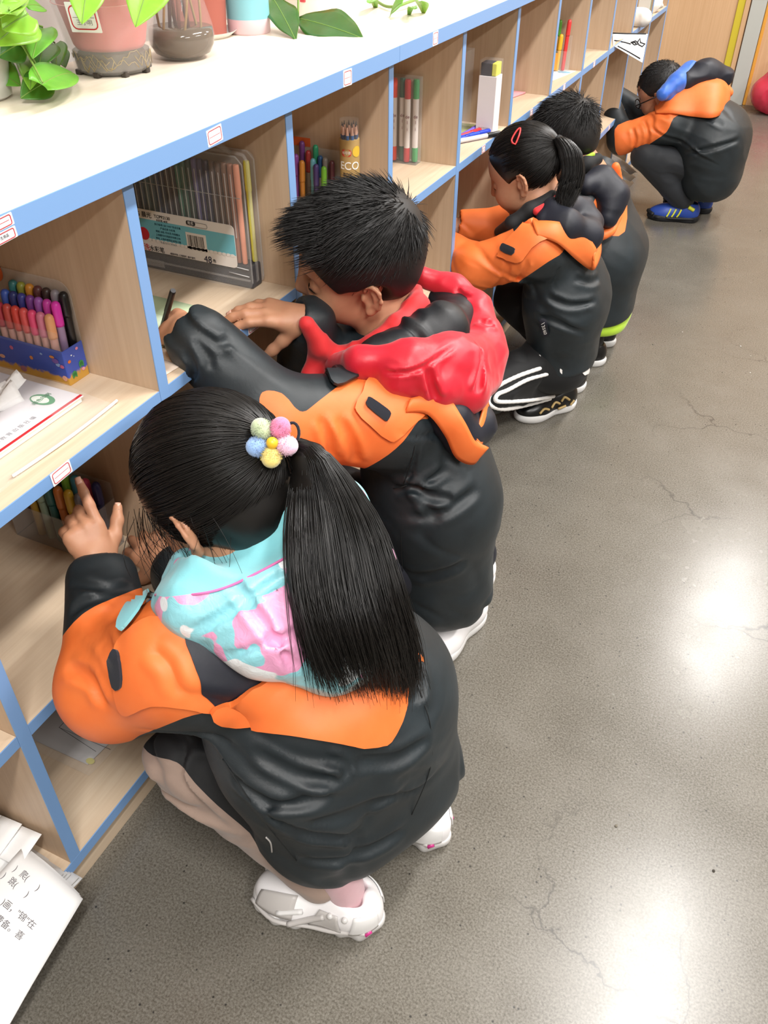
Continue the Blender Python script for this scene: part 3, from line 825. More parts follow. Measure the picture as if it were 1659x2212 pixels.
# ---- short boys' hair: strands combed away from a crown whorl
def short_hair(T_, hc, HM, s, n, seed, okf, length, whorl=(-.62, .05, .78), lift=.55, width=(.0004, .0008), mat='hair_short', cap=.010, fringe=None, lab=None, cuts=(), rnd=.13):
    rng = np.random.default_rng(seed); A = lambda *x: np.array(x, float)
    cen = hc+s*(HM@A(-.010, 0, .030)); er = s*np.array([.092, .076, .082]); wn = unit(whorl)
    def ok(d):
        P = (d*er)/s+np.array([-.010, 0, .030]); return okf(P)
    Hc = Soft(); Hc.ell(cen, er+cap*s, HM, .01)
    Hc.ell(hc+s*(HM@A(-.055, 0, -.015)), (.038*s, .060*s, .050*s), HM, .03)
    for c_, r_ in cuts: Hc.ell(hc+s*(HM@np.array(c_, float)), np.array(r_)*s, HM, .008, '-')
    v, q = Hc.mesh(.0035*max(s, .9)); pv, pf = [v], [tris_of(q)]; nv = len(v)
    D = rcap(n, HM, rng, f=ok)
    tan = D-wn; tan = tan-D*(tan*D).sum(1, keepdims=True); ln = np.linalg.norm(tan, axis=1, keepdims=True); tan = tan/np.maximum(ln, .05)
    root = D*(er+cap*s*.3)
    P = root/s+np.array([-.010, 0, .030])
    L_ = length(P)*s*rng.uniform(.75, 1.2, n)
    if fringe is not None: tan = tan+fringe(P)
    tan = tan+rng.normal(size=(n, 3))*rnd; tan /= np.linalg.norm(tan, axis=1, keepdims=True)
    t = np.linspace(0, 1, 7)[None, :, None]
    lf = np.atleast_1d(lift(P) if callable(lift) else np.full(n, lift))[:, None, None]
    pts = root[:, None]+L_[:, None, None]*(D[:, None]*lf*(t-.45*t*t)*1.3+tan[:, None]*(t*.55+.45*t*t))
    pts = cen+np.einsum('ij,nkj->nki', HM, pts)
    V, Fq = strands_mesh('s', pts, rng.uniform(*width, n)*s, .15); pv.append(V); pf.append(tris_of(Fq)+nv)
    o = world_part('hair', mesh_np('hair', np.concatenate(pv), np.concatenate(pf)), MATS[mat], T_)
    if lab: tag(o, lab)
    return o
def eye_marks(body, B, hc, HM, s, sides=(1, -1)):
    """lash lines"""
    for sg in sides:
        P = [hc+s*(HM@np.array(x, float)) for x in ((.086, sg*.020, -.010), (.088, sg*.033, -.012), (.080, sg*.048, -.010))]
        g = to_surface(B, P, .0004); pa = smoothpath(list(g), 5)
        world_part('eyelash', tube_me('eyelash', [Vector(x) for x in pa], [.0005*s]+[.0011*s]*(len(pa)-2)+[.0007*s], 6), MATS['hair_black'], body)

# ---- common base of the squatting children further along
def base_child(label, loc, j, hc, HM, s, seed, fat=(.095, .098, .085), h=.0045, bh=.0035, hands=None, trousers='jacket_navy', tlab='dark trousers', wr=.004, hem=.09):
    T_ = thing('person', label, 'person', loc); A = lambda *x: np.array(x, float)
    B = Soft(); head_into(B, hc, HM, s); B.cone(hc+s*(HM@A(-.022, 0, -.05)), j['nk'], .046*s, .050*s, .03)
    B.chain([j['nk'], j['ch'], j['mid'], j['pel']], [.05, .07, .07, .075], .05); B.cone(j['SL'], j['SR'], .04, .04, .04)
    for a in 'LR':
        B.chain([j['S'+a], j['E'+a], j['W'+a]], [.040, .032, .021], .02); B.chain([j['h'+a], j['k'+a], j['a'+a]], [.055, .042, .027], .02)
        B.cone(j['a'+a]+A(0, 0, -.045), j['a'+a]+A(-.06, -.03, -.055), .020, .016, .02)
    tips = []
    for a, sd in (('L', -1), ('R', 1)):
        f_ = unit(j['W'+a]-j['E'+a]); M = frame(f_, A(.2, 0, 1)); tips += hand_into(B, j['W'+a]+f_*.004, M, sd, [(.3, .4, .08, 1), (.3, .4, 0, 1), (.35, .4, -.06, 1), (.4, .5, -.14, 1)], (.6, .4, .2), .95*s)
    b, _, _ = soft_obj('body', B, bh, MATS['skin'], T_, 1)
    J = Soft(); ax = unit(j['SR']-j['SL'])
    for w_ in (-1, 1):
        J.chain([j['pel']+ax*w_*.050*s+A(0, 0, -.04), j['mid']+ax*w_*.050*s, j['ch']+ax*w_*.040*s], fat, .07)
    for a in 'LR':
        J.chain([j['S'+a], j['E'+a]], [.068*s, .062*s], .05); J.chain([j['E'+a], j['W'+a]], [.060*s, .044*s], .02)
    J.cone(j['SL'], j['SR'], .060*s, .060*s, .05); J.cone(j['nk']+A(.0, 0, -.03), j['nk']+A(-.01, 0, .0), .066*s, .062*s, .03)
    for a in 'LR': J.cuff(j['W'+a], j['W'+a]-j['E'+a], .05)
    J.plane(j['pel']*A(1, 1, 0)+A(0, 0, hem), A(0.05, 0, -1), .01)
    J.disp.append(foldlines(.0045, 6.5, np.array([[1, 0, .5], [0, 1, .3], [.4, 0, 1.7]]), seed+4)); J.disp.append(wrinkles(wr*.6, 11, np.array([[1, 0, .5], [0, 1, .2], [.3, 0, 1.8]]), seed))
    Tr = Soft()
    for a in 'LR': Tr.chain([j['h'+a], j['k'+a], j['a'+a]+A(-.01, 0, 0)], [.064*s, .060*s, .050*s], .02)
    Tr.plane(A(0, 0, .062), A(0, 0, -1), .006); Tr.disp.append(foldlines(.004, 9, np.array([[1, 0, .5], [0, 1, .3], [.4, 0, 1.5]]), seed+6)); Tr.disp.append(wrinkles(.003, 16, np.eye(3), seed+2))
    v, q = Tr.mesh(.0055); tr = world_part('trousers', mesh_np('trousers', v, q), MATS[trousers], T_); tag(tr, tlab)
    return T_, b, B, J, Tr, tr
def finish_jacket(J, h, T_, regions, lab='dark slate school jacket'):
    v, q = J.mesh(h); v = relax(v, q, 1)
    jb = world_part('jacket', bpy.data.meshes.new('jacket'), None, T_)
    rv, rt = jacket_parts(v, q, regions, jb, None); a, c = compact(rv, rt)
    jb.data = mesh_np('jacket', a, c); jb.data.materials.append(MATS['jacket_dark']); tag(jb, lab); return jb
def soft_part(S_, h, name, mat, parent, lab=None, lib=None):
    v, q = S_.mesh(h); o = world_part(name, mesh_np(name, v, q), MATS[mat], parent)
    if lab: tag(o, lab)
    return o
def plain_shoe(T_, hl, to, L, mat, sole, lab, w=1.0):
    up_, so, P, M = shoe_soft(hl, to, L=L, w=w); s0 = soft_part(up_, .003, 'shoe', mat, T_, lab); soft_part(so, .003, 'sole', sole, s0)
    SH = Soft(); SH.ops = up_.ops[:3]+so.ops[:3]
    return s0, SH, P, M
def on_shoe(SH, P, s0, pts, r, mat, name, lift=.001):
    g = to_surface(SH, [P(*x) for x in pts], lift); pa = smoothpath(list(g), 4)
    return world_part(name, tube_me(name, [Vector(x) for x in pa], r, 8), MATS[mat], s0)
def text_mesh(body, size, extrude=0.0003, align='CENTER'):
    c = bpy.data.curves.new('t', 'FONT'); c.body = body; c.size = size; c.extrude = extrude; c.align_x = align; c.align_y = 'CENTER'
    o = bpy.data.objects.new('t', c); COL.objects.link(o); bpy.context.view_layer.update()
    me = bpy.data.meshes.new_from_object(o.evaluated_get(bpy.context.evaluated_depsgraph_get())); bpy.data.objects.remove(o); bpy.data.curves.remove(c)
    return me
# ================================================================== girl in the foreground: ponytail, quilted hood, school jacket
def camo_mat():
    m, N, L, B = nm('quilt_camo'); v = coords(N, L)
    n1 = noise(N, L, v, 17, 1, 0.4, 0.8); n2 = noise(N, L, coords(N, L, (1, 1, 1), (0.6, 0.4, 1.1)), 15, 1, 0.4, 0.9)
    c = mixcol(N, L, ramp(N, L, n1, [(0.555, (0, 0, 0)), (0.56, (1, 1, 1))]), srgb('#8fd0da'), srgb('#e9a0c6'))
    c = mixcol(N, L, ramp(N, L, n2, [(0.60, (0, 0, 0)), (0.605, (1, 1, 1))]), c, srgb('#e9eef0'))
    L.new(c, B.inputs['Base Color']); B.inputs['Roughness'].default_value = 0.4; B.inputs['Sheen Weight'].default_value = 0.1
    bump(N, L, B, noise(N, L, v, 55, 3, 0.6, 1.0), 0.35, 0.004); return m
camo_mat(); cloth_mat('cyan_lining', '#7cc6cf', '#88cfd6', 0.85, 500, 0.3); cloth_mat('pink_piping', '#d66aa6', None, 0.6)
for _n, _c in (('pom_green', '#b9c6a0'), ('pom_rose', '#dd7ea4'), ('pom_pink', '#eec0d6'), ('pom_yellow', '#e8d27a'), ('pom_blue', '#8fb0de')): cloth_mat(_n, _c, None, 1.0, 300, 0.6)
flat('bead_yellow', '#e8b92c', 0.35)
def girl_front():
    T_ = thing('person', 'girl squatting nearest the viewer with a long black ponytail and pompom flower hair tie', 'person', (0.36, -0.03, 0))
    A = lambda *x: np.array(x, float)
    pel = A(.362, -.015, .215); mid = A(.335, -.03, .36); ch = A(.270, -.04, .475); nk = A(.245, -.03, .565)
    SL, SR = A(.195, -.145, .510), A(.300, .060, .512)
    EL, WL = A(.098, -.174, .445), A(-.002, -.058, .502)
    ER, WR = A(.165, .125, .395), A(.020, .050, .424)
    hc = A(.180, -.010, .668)
    fw = unit(A(-.80, .05, -.60)); HM = frame(fw, A(-.45, .02, .9))
    hipL, kL, aL = A(.36, -.07, .21), A(.158, -.135, .280), A(.385, -.121, .100)
    hipR, kR, aR = A(.37, .04, .21), A(.15, .100, .280), A(.415, .050, .085)
    # ---- body
    B = Soft()
    head_into(B, hc, HM, 0.97, ears=(1, 1))
    B.cone(hc+HM@A(-.02, 0, -.05), nk+A(0, 0, -.01), .048, .050, .03)
    B.chain([nk, ch, mid, pel], [.055, .075, .075, .085], .05)
    B.cone(SL, SR, .040, .040, .04)
    for S_, E_, W_ in ((SL, EL, WL), (SR, ER, WR)): B.chain([S_, E_, W_], [.042, .034, .021], .02)
    for h_, k_, a_ in ((hipL, kL, aL), (hipR, kR, aR)): B.chain([h_, k_, a_], [.056, .042, .020], .02)
    B.chain([aL, A(.402, -.119, .050), A(.30, -.137, .028)], [.019, .016, .013], .01); B.chain([aR, A(.442, .057, .050), A(.345, .074, .028)], [.019, .016, .013], .01)
    # left hand on the markers: index finger stretched up
    ML = frame(unit(A(-.45, .22, .62)), A(.62, -.55, .55))
    tips = hand_into(B, WL+A(-.006, .004, .002), ML, -1, [(.08, .1, .02, 1.0), (.75, .7, -.05, 1.0), (.85, .8, -.10, 1.0), (.9, .8, -.2, 1.0)], (.75, .25, .3), 0.96)
    MR = frame(unit(A(-.90, .38, .04)), A(.05, -.45, .9))
    tips += hand_into(B, WR+A(-.01, 0, .004), MR, 1, [(.35, .5, .15, 1.0), (.25, .4, .02, 1.0), (.3, .4, -.08, 1.0), (.4, .4, -.2, 1.0)], (.85, .35, .1), 0.96)
    b, bv, bq = soft_obj('body', B, .0033, MATS['skin'], T_, 1)
    nails(b, tips, .96)
    # ---- jacket
    J = Soft(); ax = unit(SR-SL)
    for w_ in (-1, 1):
        J.chain([pel+ax*w_*.058+A(.0, 0, -.03), mid+ax*w_*.055, ch+ax*w_*.045], [.112, .108, .085], .07)
    J.chain([SL, EL], [.072, .070], .05); J.chain([EL, WL+A(.006, -.01, -.008)], [.064, .048], .02)
    J.chain([SR, ER], [.064, .060], .05); J.chain([ER, WR+A(.02, 0, 0)], [.060, .046], .02)
    J.cone(SL, SR, .064, .064, .05)
    J.cone(nk+A(.0, 0, -.03), nk+A(-.015, 0, .0), .070, .066, .03)
    J.cuff(WL, WL-EL)
    J.plane(A(.4, 0, .105), A(0.1, 0, -1), .012)
    J.disp.append(wrinkles(.002, 9, np.array([[1, 0, .6], [0, 1, .2], [.3, 0, 1.9]]), 2)); J.disp.append(foldlines(.005, 5.5, np.array([[1, .2, .5], [0, 1, .3], [.4, 0, 1.7]]), 6))
    J0 = Soft(); J0.ops = list(J.ops)
    cr = lambda pts, dp, wd: (list(hits(J0, pts)[0]), dp, wd)
    J.disp.append(creases([
        cr([(540, 1620), (640, 1675), (745, 1690)], .010, .008), cr([(500, 1670), (600, 1735), (730, 1715)], .009, .009),
        cr([(560, 1720), (660, 1795), (780, 1805)], .010, .009), cr([(760, 1650), (860, 1640), (930, 1590)], .007, .009),
        cr([(640, 1770), (760, 1760), (880, 1700)], .007, .010), cr([(890, 1420), (905, 1480), (900, 1520)], .009, .008),
        cr([(700, 1640), (745, 1655), (750, 1685)], .008, .006), cr([(640, 1850), (760, 1850), (880, 1790)], .006, .009),
        cr([(180, 1340), (230, 1390), (250, 1450)], .005, .008), cr([(140, 1440), (200, 1470), (230, 1530)], .006, .008),
        cr([(150, 1260), (230, 1275), (290, 1270)], .005, .008), cr([(150, 1330), (190, 1300), (250, 1295)], .005, .007),
        cr([(330, 1400), (370, 1440), (390, 1500)], .004, .008)]))
    v, q = J.mesh(.0045); v = relax(v, q, 1)
    rg = lambda pts, **k: cloth_region(hits(J, pts, raw=True)[0], **k)
    arm = rg([(335, 1275), (255, 1288), (180, 1325), (125, 1385), (60, 1430), (60, 1520), (120, 1600), (230, 1640), (300, 1590), (395, 1552), (455, 1535), (500, 1500), (470, 1400), (430, 1350), (380, 1300)], depth=.10)
    arm_r = lambda p: np.minimum(.092-seg_dist(np.asarray(p, F32), [SR+A(0, .01, .02), SR*.25+ER*.75])[0], ((p-SR)@ax+.012)).astype(F32)
    jb = world_part('jacket', bpy.data.meshes.new('jacket'), None, T_)
    rv, rt = jacket_parts(v, q, [(arm, 'orange_sleeve', 'jacket_orange', 'bright orange shoulder and upper sleeve'), (arm_r, 'orange_sleeve', 'jacket_orange', 'bright orange shoulder and upper sleeve')], jb, None)
    a, c = compact(rv, rt); jb.data = mesh_np('jacket', a, c); jb.data.materials.append(MATS['jacket_dark']); tag(jb, 'dark slate school jacket')
    # navy lining and orange hood of the jacket lying on the back
    cloth_panel(J, [(395, 1360), (460, 1350), (620, 1440), (560, 1470), (462, 1524)], 'hood_lining', 'jacket_navy', jb, .007, .003, 44, lab='navy lining of the jacket hood')
    hb = cloth_panel(J, [(445, 1533), (520, 1490), (600, 1445), (740, 1430), (880, 1405), (868, 1490), (838, 1578), (800, 1605), (700, 1592), (560, 1565)], 'hood', 'jacket_orange', jb, .015, .008, 50, 3, 'orange hood of the jacket hanging on the back', .006, 3)
    cord_on(J, [(760, 1470), (785, 1530), (795, 1600)], 'seam', 'seam_brown', hb, .0006, .018)
    tb = cloth_panel(J, [(262, 1385), (330, 1340), (395, 1365), (440, 1440), (462, 1528), (400, 1525), (330, 1520), (268, 1535), (250, 1450)], 'shoulder_flap', 'jacket_orange', jb, .006, .003, 40, lab='orange storm flap on the shoulder', wav=.003)
    cloth_panel(J, [(252, 1412), (266, 1408), (273, 1445), (273, 1480), (258, 1483), (251, 1450)], 'velcro_tab', 'velcro', tb, .009, .004, 12, 3, 'black velcro strip')
    cloth_panel(J, [(300, 1300), (330, 1285), (310, 1330), (275, 1372), (272, 1350)], 'collar_flap', 'cyan_lining', jb, .012, .004, 12, 3, 'cyan collar flap edge')
    for sm in ([(880, 1420), (905, 1500), (930, 1570), (930, 1660), (890, 1760)], [(480, 1640), (540, 1730), (590, 1800), (640, 1860)]): cord_on(J, sm, 'seam', 'seam_dark', jb, .0007, .0002)
    cord_on(J, [(575, 1808), (585, 1820), (588, 1840)], 'toggle', 'shoe_grey', jb, .0012, .001)
    # ---- quilted hood
    Hd = Soft()
    c0, n0 = hits(J, [(600, 1330)]); c0 = c0[0]; n0 = unit(n0[0])
    sp = unit(nk-mid); MH = frame(ax, n0)          # along shoulders, ..., outward
    dn = MH[:, 1] if MH[:, 1]@sp < 0 else -MH[:, 1]
    MH = np.stack([ax, dn, n0], 1)
    pt = lambda u, v, l=0.0: hits(J, [(u, v)], lift=l)[0][0]
    Hd.chain([pt(360, 1300, .0), pt(420, 1320, .012), pt(560, 1370, .022), pt(700, 1400, .022), pt(830, 1380, .012)], [.018, .034, .046, .046, .036], .03)
    Hd.chain([pt(450, 1260, .01), pt(600, 1290, .02), pt(760, 1280, .02), pt(815, 1215, .0)], [.030, .045, .042, .026], .03)
    Hd.chain([at(405, 1225, d=1.005), at(500, 1190, d=.995), at(610, 1135, d=1.0), at(740, 1080, d=1.03)], [.020, .026, .028, .028], .03)
    Hd.chain([pt(500, 1230, .03), pt(600, 1200, .035), pt(740, 1170, .03)], [.03, .036, .036], .03)
    Hd.cone(at(420, 1175, d=.985), at(520, 1175, d=.93), .020, .030, .012, '-'); Hd.cone(at(520, 1175, d=.93), at(640, 1120, d=.93), .030, .03, .012, '-')
    H0 = Soft(); H0.ops = list(Hd.ops)
    cr = lambda pts, dp, wd: (list(hits(H0, pts)[0]), dp, wd)
    Hd.disp.append(wrinkles(.0025, 26, np.eye(3), 5))
    Hd.disp.append(creases([cr([(410, 1370), (520, 1310), (620, 1240)], .007, .007), cr([(500, 1250), (570, 1350), (640, 1450)], .007, .007),
                            cr([(640, 1250), (690, 1350), (720, 1460)], .006, .007), cr([(480, 1420), (600, 1380), (760, 1330)], .005, .007)]))
    v, q = Hd.mesh(.004)
    lin = cloth_region(hits(Hd, [(335, 1285), (420, 1282), (490, 1268), (560, 1235), (625, 1200), (760, 1120), (740, 1050), (600, 1090), (420, 1180), (360, 1240)])[0], depth=.10)
    hd = world_part('quilted_hood', bpy.data.meshes.new('quilted_hood'), None, T_)
    rv, rt = jacket_parts(v, q, [(lin, 'lining', 'cyan_lining', 'plain cyan fleece lining')], hd, None)
    a, c = compact(rv, rt); hd.data = mesh_np('quilted_hood', a, c); hd.data.materials.append(MATS['quilt_camo']); tag(hd, 'cyan and pink camouflage quilted hood')
    cord_on(Hd, [(335, 1285), (420, 1284), (490, 1268), (560, 1235), (625, 1200)], 'piping', 'pink_piping', hd, .0016, .0005, 'pink piping')
    # ---- trousers
    Tr = Soft()
    Tr.chain([hipL, kL, aL+A(-.035, 0, -.012)], [.066, .056, .040], .02); Tr.chain([hipR, kR, aR+A(-.030, 0, .0)], [.070, .062, .048], .02)
    Tr.plane(A(.34, 0, .060), A(.5, 0, -1), .006)
    Tr.disp.append(foldlines(.007, 10, np.array([[1, 0, .5], [0, 1, .3], [.4, 0, 1.2]]), 3, .14, .35)); Tr.disp.append(wrinkles(.003, 16, np.array([[1, 0, .5], [0, 1, 0], [0, 0, 1.6]]), 9))
    v, q = Tr.mesh(.0045); v = relax(v, q, 1)
    rt_ = lambda pts, **k: cloth_region(hits(Tr, pts, raw=True)[0], **k)
    blk = rt_([(290, 1560), (305, 1605), (330, 1632), (385, 1648), (420, 1690), (470, 1740), (540, 1800), (570, 1840), (600, 1700), (500, 1560), (400, 1520)], depth=.2)
    tr = world_part('trousers', bpy.data.meshes.new('trousers'), None, T_)
    rv, rt = jacket_parts(v, q, [(blk, 'black_panel', 'black_cloth', 'black velour panel')], tr, None)
    a, c = compact(rv, rt); tr.data = mesh_np('trousers', a, c); tr.data.materials.append(MATS['tan_velour']); tag(tr, 'tan velour trousers')
    # ---- shoes and socks
    for hl, to, an in ((A(.446, -.112, 0), A(.250, -.145, 0), aL), (A(.487, .050, 0), A(.30, .082, 0), aR)):
        up_, so, P, M = shoe_soft(hl, to, L=.205, w=1.12)
        k = .96
        up_.cone(P(.012, 0, .02), P(.02, 0, .070), .012*k, .010*k, .012)
        s0 = world_part('shoe', bpy.data.meshes.new('shoe'), None, T_); v, q = up_.mesh(.0026)
        s0.data = mesh_np('shoe', v, q); s0.data.materials.append(MATS['shoe_white']); tag(s0, 'white chunky trainer')
        # wavy thick sole
        so.disp.append(lambda p, d, P=P, M=M: (.0022*np.sin((p-P(0, 0, 0).astype(F32))@M[:, 0].astype(F32)*190)).astype(F32))
        v, q = so.mesh(.0028); world_part('sole', mesh_np('sole', v, q), MATS['sole_clear'], s0)
        Sk = Soft(); Sk.cone(P(.048, 0, .045), an+A(-.010, 0, .045), .025, .033, .01); v, q = Sk.mesh(.004)
        world_part('sock', mesh_np('sock', v, q), MATS['pink_sock'], T_)
        SH = Soft(); SH.ops = up_.ops[:3]+so.ops[:3]
        def strip(pts, w_, mat, nme, lift=.002):
            g = to_surface(SH, [P(*x) for x in pts], lift); pa = smoothpath(list(g), 5)
            world_part(nme, tube_me(nme, [Vector(x) for x in pa], w_, 8), MATS[mat], s0)
        def panel(c4, mat, nme, lift=.0012):
            c4 = [np.array(c, float) for c in c4]; g = [[P(*((c4[0]*(1-a)+c4[1]*a)*(1-b)+(c4[3]*(1-a)+c4[2]*a)*b)) for a in np.linspace(0, 1, 9)] for b in np.linspace(0, 1, 7)]
            g = to_surface(SH, np.array(g).reshape(-1, 3), lift).reshape(7, 9, 3); world_part(nme, sheet_me(nme, g, .0016), MATS[mat], s0)
        for sd in (1, -1):
            panel([(.120, sd*.020, .060), (.180, sd*.018, .045), (.188, sd*.034, .026), (.125, sd*.038, .030)], 'shoe_grey', 'side_panel')
            panel([(.005, sd*.012, .060), (.035, sd*.026, .062), (.040, sd*.032, .030), (.004, sd*.016, .030)], 'sole_white', 'heel_panel', .002)
            panel([(.055, sd*.030, .060), (.085, sd*.030, .058), (.100, sd*.038, .026), (.050, sd*.034, .028)], 'shoe_grey', 'strap_panel', .0016)
            strip([(.075, sd*.030, .050), (.100, sd*.035, .036), (.130, sd*.040, .022)], .0045, 'shoe_grey', 'overlay')
            strip([(.020, sd*.028, .030), (.060, sd*.033, .026), (.10, sd*.038, .022), (.150, sd*.040, .022), (.190, sd*.022, .020)], .0035, 'shoe_grey', 'overlay')
            strip([(.110, sd*.030, .045), (.145, sd*.034, .034)], .004, 'sole_white', 'overlay')
            g = to_surface(SH, [P(.012, sd*.024, .030), P(.020, sd*.028, .026)], .0015)
            world_part('pink_badge', tube_me('pink_badge', [Vector(x) for x in g], [.004, .0045], 8), MATS['pink_gem'], s0)
            for px_ in ((.045, sd*.028, .058), (.066, sd*.030, .056)):
                g = to_surface(SH, [P(*px_)], .0015)[0]; me = bmesh.new(); bmesh.ops.create_icosphere(me, subdivisions=2, radius=.005, matrix=Matrix.Translation(g.tolist()))
                world_part('gem', bm_mesh('gem', me, True), MATS['sole_clear'], s0)
    # ---- hair
    rng = np.random.default_rng(11)
    er = np.array([.104, .090, .098])*.97; hcen = hc+HM@A(-.010, 0, .026)
    Hc = Soft(); Hc.ell(hcen, er*np.array([.985, .985, .985]), HM, .01)
    Hc.ell(hc+HM@A(.075, 0, -.055), (.07, .085, .075), HM, .012, '-')
    Hc.plane(hc+HM@A(0, 0, -.062), -HM[:, 2]+.0*HM[:, 0], .015); Hc.ell(hc+HM@A(-.045, 0, -.040), (.050, .062, .045), HM, .03)
    for sg in (1, -1): Hc.ell(hc+HM@A(-.002, sg*.088, -.020), (.022, .026, .026), HM, .008, '-')
    tie = at(600, 955, d=.955)
    td = np.linalg.inv(HM)@(tie-hcen)/er; td_n = td/np.linalg.norm(td)
    tie = hcen+HM@(td_n*er*1.03)
    v, q = Hc.mesh(.004); parts_v, parts_f = [v], [tris_of(q)]; nv = len(v)
    def add(V, Fq):
        nonlocal nv
        parts_v.append(V); parts_f.append(tris_of(Fq)+nv); nv += len(V)
    def okdir(d):
        P = d*er; return ~((P[:, 0] > .045) & (P[:, 2] < .030)) & (P[:, 2] > -.078+.25*P[:, 0])
    n = 4200; D0 = rcap(n, HM, rng, f=okdir); K_ = 16; tt = np.linspace(0, 1, K_)
    cosw = np.clip(D0@td_n, -1, 1); om = np.arccos(cosw)[:, None]
    ta = tt[None]; sl = (np.sin((1-ta)*om)[..., None]*D0[:, None]+np.sin(ta*om)[..., None]*td_n)/np.maximum(np.sin(om), 1e-3)[..., None]
    sag = rng.normal(size=(n, 1, 3))*.018*np.sin(ta*np.pi)[..., None]
    sl = sl+sag; sl /= np.linalg.norm(sl, axis=2, keepdims=True)
    rad = 1.0+rng.uniform(-.012, .022, size=(n, 1, 1))+.025*np.sin(ta*np.pi)[..., None]*rng.uniform(0, 1, size=(n, 1, 1))
    pts = hcen+np.einsum('ij,nkj->nki', HM, sl*er*rad)
    add(*strands_mesh('s', pts, rng.uniform(.00045, .0010, n), .8))
    # loose hairs at temple and neck
    n = 130; D0 = rcap(n, HM, rng, f=lambda d: (np.abs(d[:, 1]) > .5) & (d[:, 2] < .15) & (d[:, 2] > -.6) & (d[:, 0] > -.5))
    r0 = D0*er*1.0; leng = rng.uniform(.03, .09, n)
    dirs = np.stack([rng.normal(.25, .35, n), rng.normal(0, .25, n), rng.normal(-.9, .3, n)], 1)
    pts = hcen+np.einsum('ij,nkj->nki', HM, r0[:, None]+dirs[:, None]*(leng[:, None]*np.linspace(0, 1, 10)[None])[..., None]+rng.normal(size=(n, 1, 3))*.012*(np.linspace(0, 1, 10)**2)[None, :, None])
    add(*strands_mesh('s', pts, rng.uniform(.00025, .0004, n), .5))
    # fringe hanging beside the face
    n = 46; a0 = rng.uniform(-1, 1, n); r0 = np.stack([.082+.008*rng.normal(size=n)*.5, a0*.072, .035+.02*rng.normal(size=n)*.5], 1)
    end = np.stack([.100+.012*rng.normal(size=n), a0*.082+.01*rng.normal(size=n), -.05+.025*rng.normal(size=n)], 1)
    tt = np.linspace(0, 1, 10)[None, :, None]; pts = r0[:, None]*(1-tt)+end[:, None]*tt+np.array([.022, 0, 0])*np.sin(tt*np.pi)
    pts = hc+np.einsum('ij,nkj->nki', HM, pts); add(*strands_mesh('s', pts, rng.uniform(.0003, .0006, n), .4))
    # ponytail
    JH = Soft(); JH.ops = list(J.ops)+[o for o in Hd.ops if o[6] == '+']
    def over(u, v, l, dmax):
        q = hits(JH, [(u, v)], raw=True)[0][0]; dd = float((q-np.array(CAM))@np.array(_f))-l
        return at(u, v, d=min(dd, dmax))
    gl = [tie, at(640, 985, d=.945), over(632, 1060, .02, .955), over(625, 1150, .02, .965), over(632, 1260, .02, .98), over(655, 1360, .015, 1.0), over(695, 1468, .01, 1.03)]
    gm = [tie, at(662, 972, d=.938), over(705, 1060, .02, .942), over(735, 1160, .03, .95), over(760, 1270, .03, .965), over(790, 1370, .03, .985), over(815, 1475, .018, 1.02)]
    gr = [tie, at(680, 962, d=.948), over(760, 1045, .02, .965), over(825, 1150, .03, .98), over(865, 1280, .03, .995), over(890, 1390, .025, 1.02), over(884, 1488, .014, 1.05)]
    CL, CM, CR = [np.array(smoothpath(g, 5)) for g in (gl, gm, gr)]
    n = 6200; a0 = np.sort(rng.uniform(-1, 1, n)); dep = rng.uniform(-1, 1, n)
    K_ = len(CM); wL = np.clip(-a0, 0, 1)[:, None, None]; wR = np.clip(a0, 0, 1)[:, None, None]
    pts = CM[None]*(1-wL-wR)+CL[None]*wL+CR[None]*wR
    tk = np.linspace(0, 1, K_)
    thick = (.010+.014*np.sin(np.clip(tk*1.3, 0, 1)*np.pi*.9))*np.sqrt(np.clip(1-a0[:, None]**2, .05, 1))
    nrm = unit(np.cross(CR[K_//2]-CL[K_//2], CM[-1]-CM[0])); 
    if nrm@(np.array(CAM)-CM[K_//2]) < 0: nrm = -nrm
    pts = pts+nrm*(thick*dep[:, None])[..., None]
    wv = rng.normal(size=(n, 1, 3))*.004*tk[None, :, None]+rng.normal(size=(n, 1, 3))*.010*(tk[None, :, None]**5)
    pts = pts+wv
    cut = rng.uniform(.90, 1.03, n)
    ks = np.linspace(0, 1, 14)[None]*np.minimum(cut, 1)[:, None]*(K_-1); i0 = np.minimum(ks.astype(int), K_-2); fr = (ks-i0)[..., None]
    r_ = np.arange(n)[:, None]; pts = pts[r_, i0]*(1-fr)+pts[r_, i0+1]*fr
    add(*strands_mesh('s', pts, rng.uniform(.0003, .0008, n), .35))
    # solid heart of the ponytail so that no light shows through
    Pt = Soft(); 
    for C_, r0 in ((CL*.75+CM*.25, .010), (CM*.6+CL*.4, .014), (CM, .016), (CM*.6+CR*.4, .014), (CR*.75+CM*.25, .010)):
        idx = np.linspace(4, K_-5, 9).astype(int); Pt.chain([C_[i]-nrm*.006 for i in idx], [r0*(.25 if j < 1 else .5 if j < 2 else .85)*(1-.5*j/8) for j in range(9)], .012)
    v, q = Pt.mesh(.005); add(v, q)
    hr = world_part('hair', mesh_np('hair', np.concatenate(parts_v), np.concatenate(parts_f)), MATS['hair_black'], T_); tag(hr, 'long black hair pulled into a ponytail')
    # flower of pompoms on the tie
    vdir = unit(np.array(CAM)-tie)
    fl = world_part('hair_tie', tube_me('hair_tie', [Vector(at(632+14*math.cos(t), 935-22*math.sin(t), d=.935)) for t in np.linspace(-.9, 4.0, 14)], .0018, 8), MATS['velcro'], T_); tag(fl, 'brown elastic with a pompom flower')
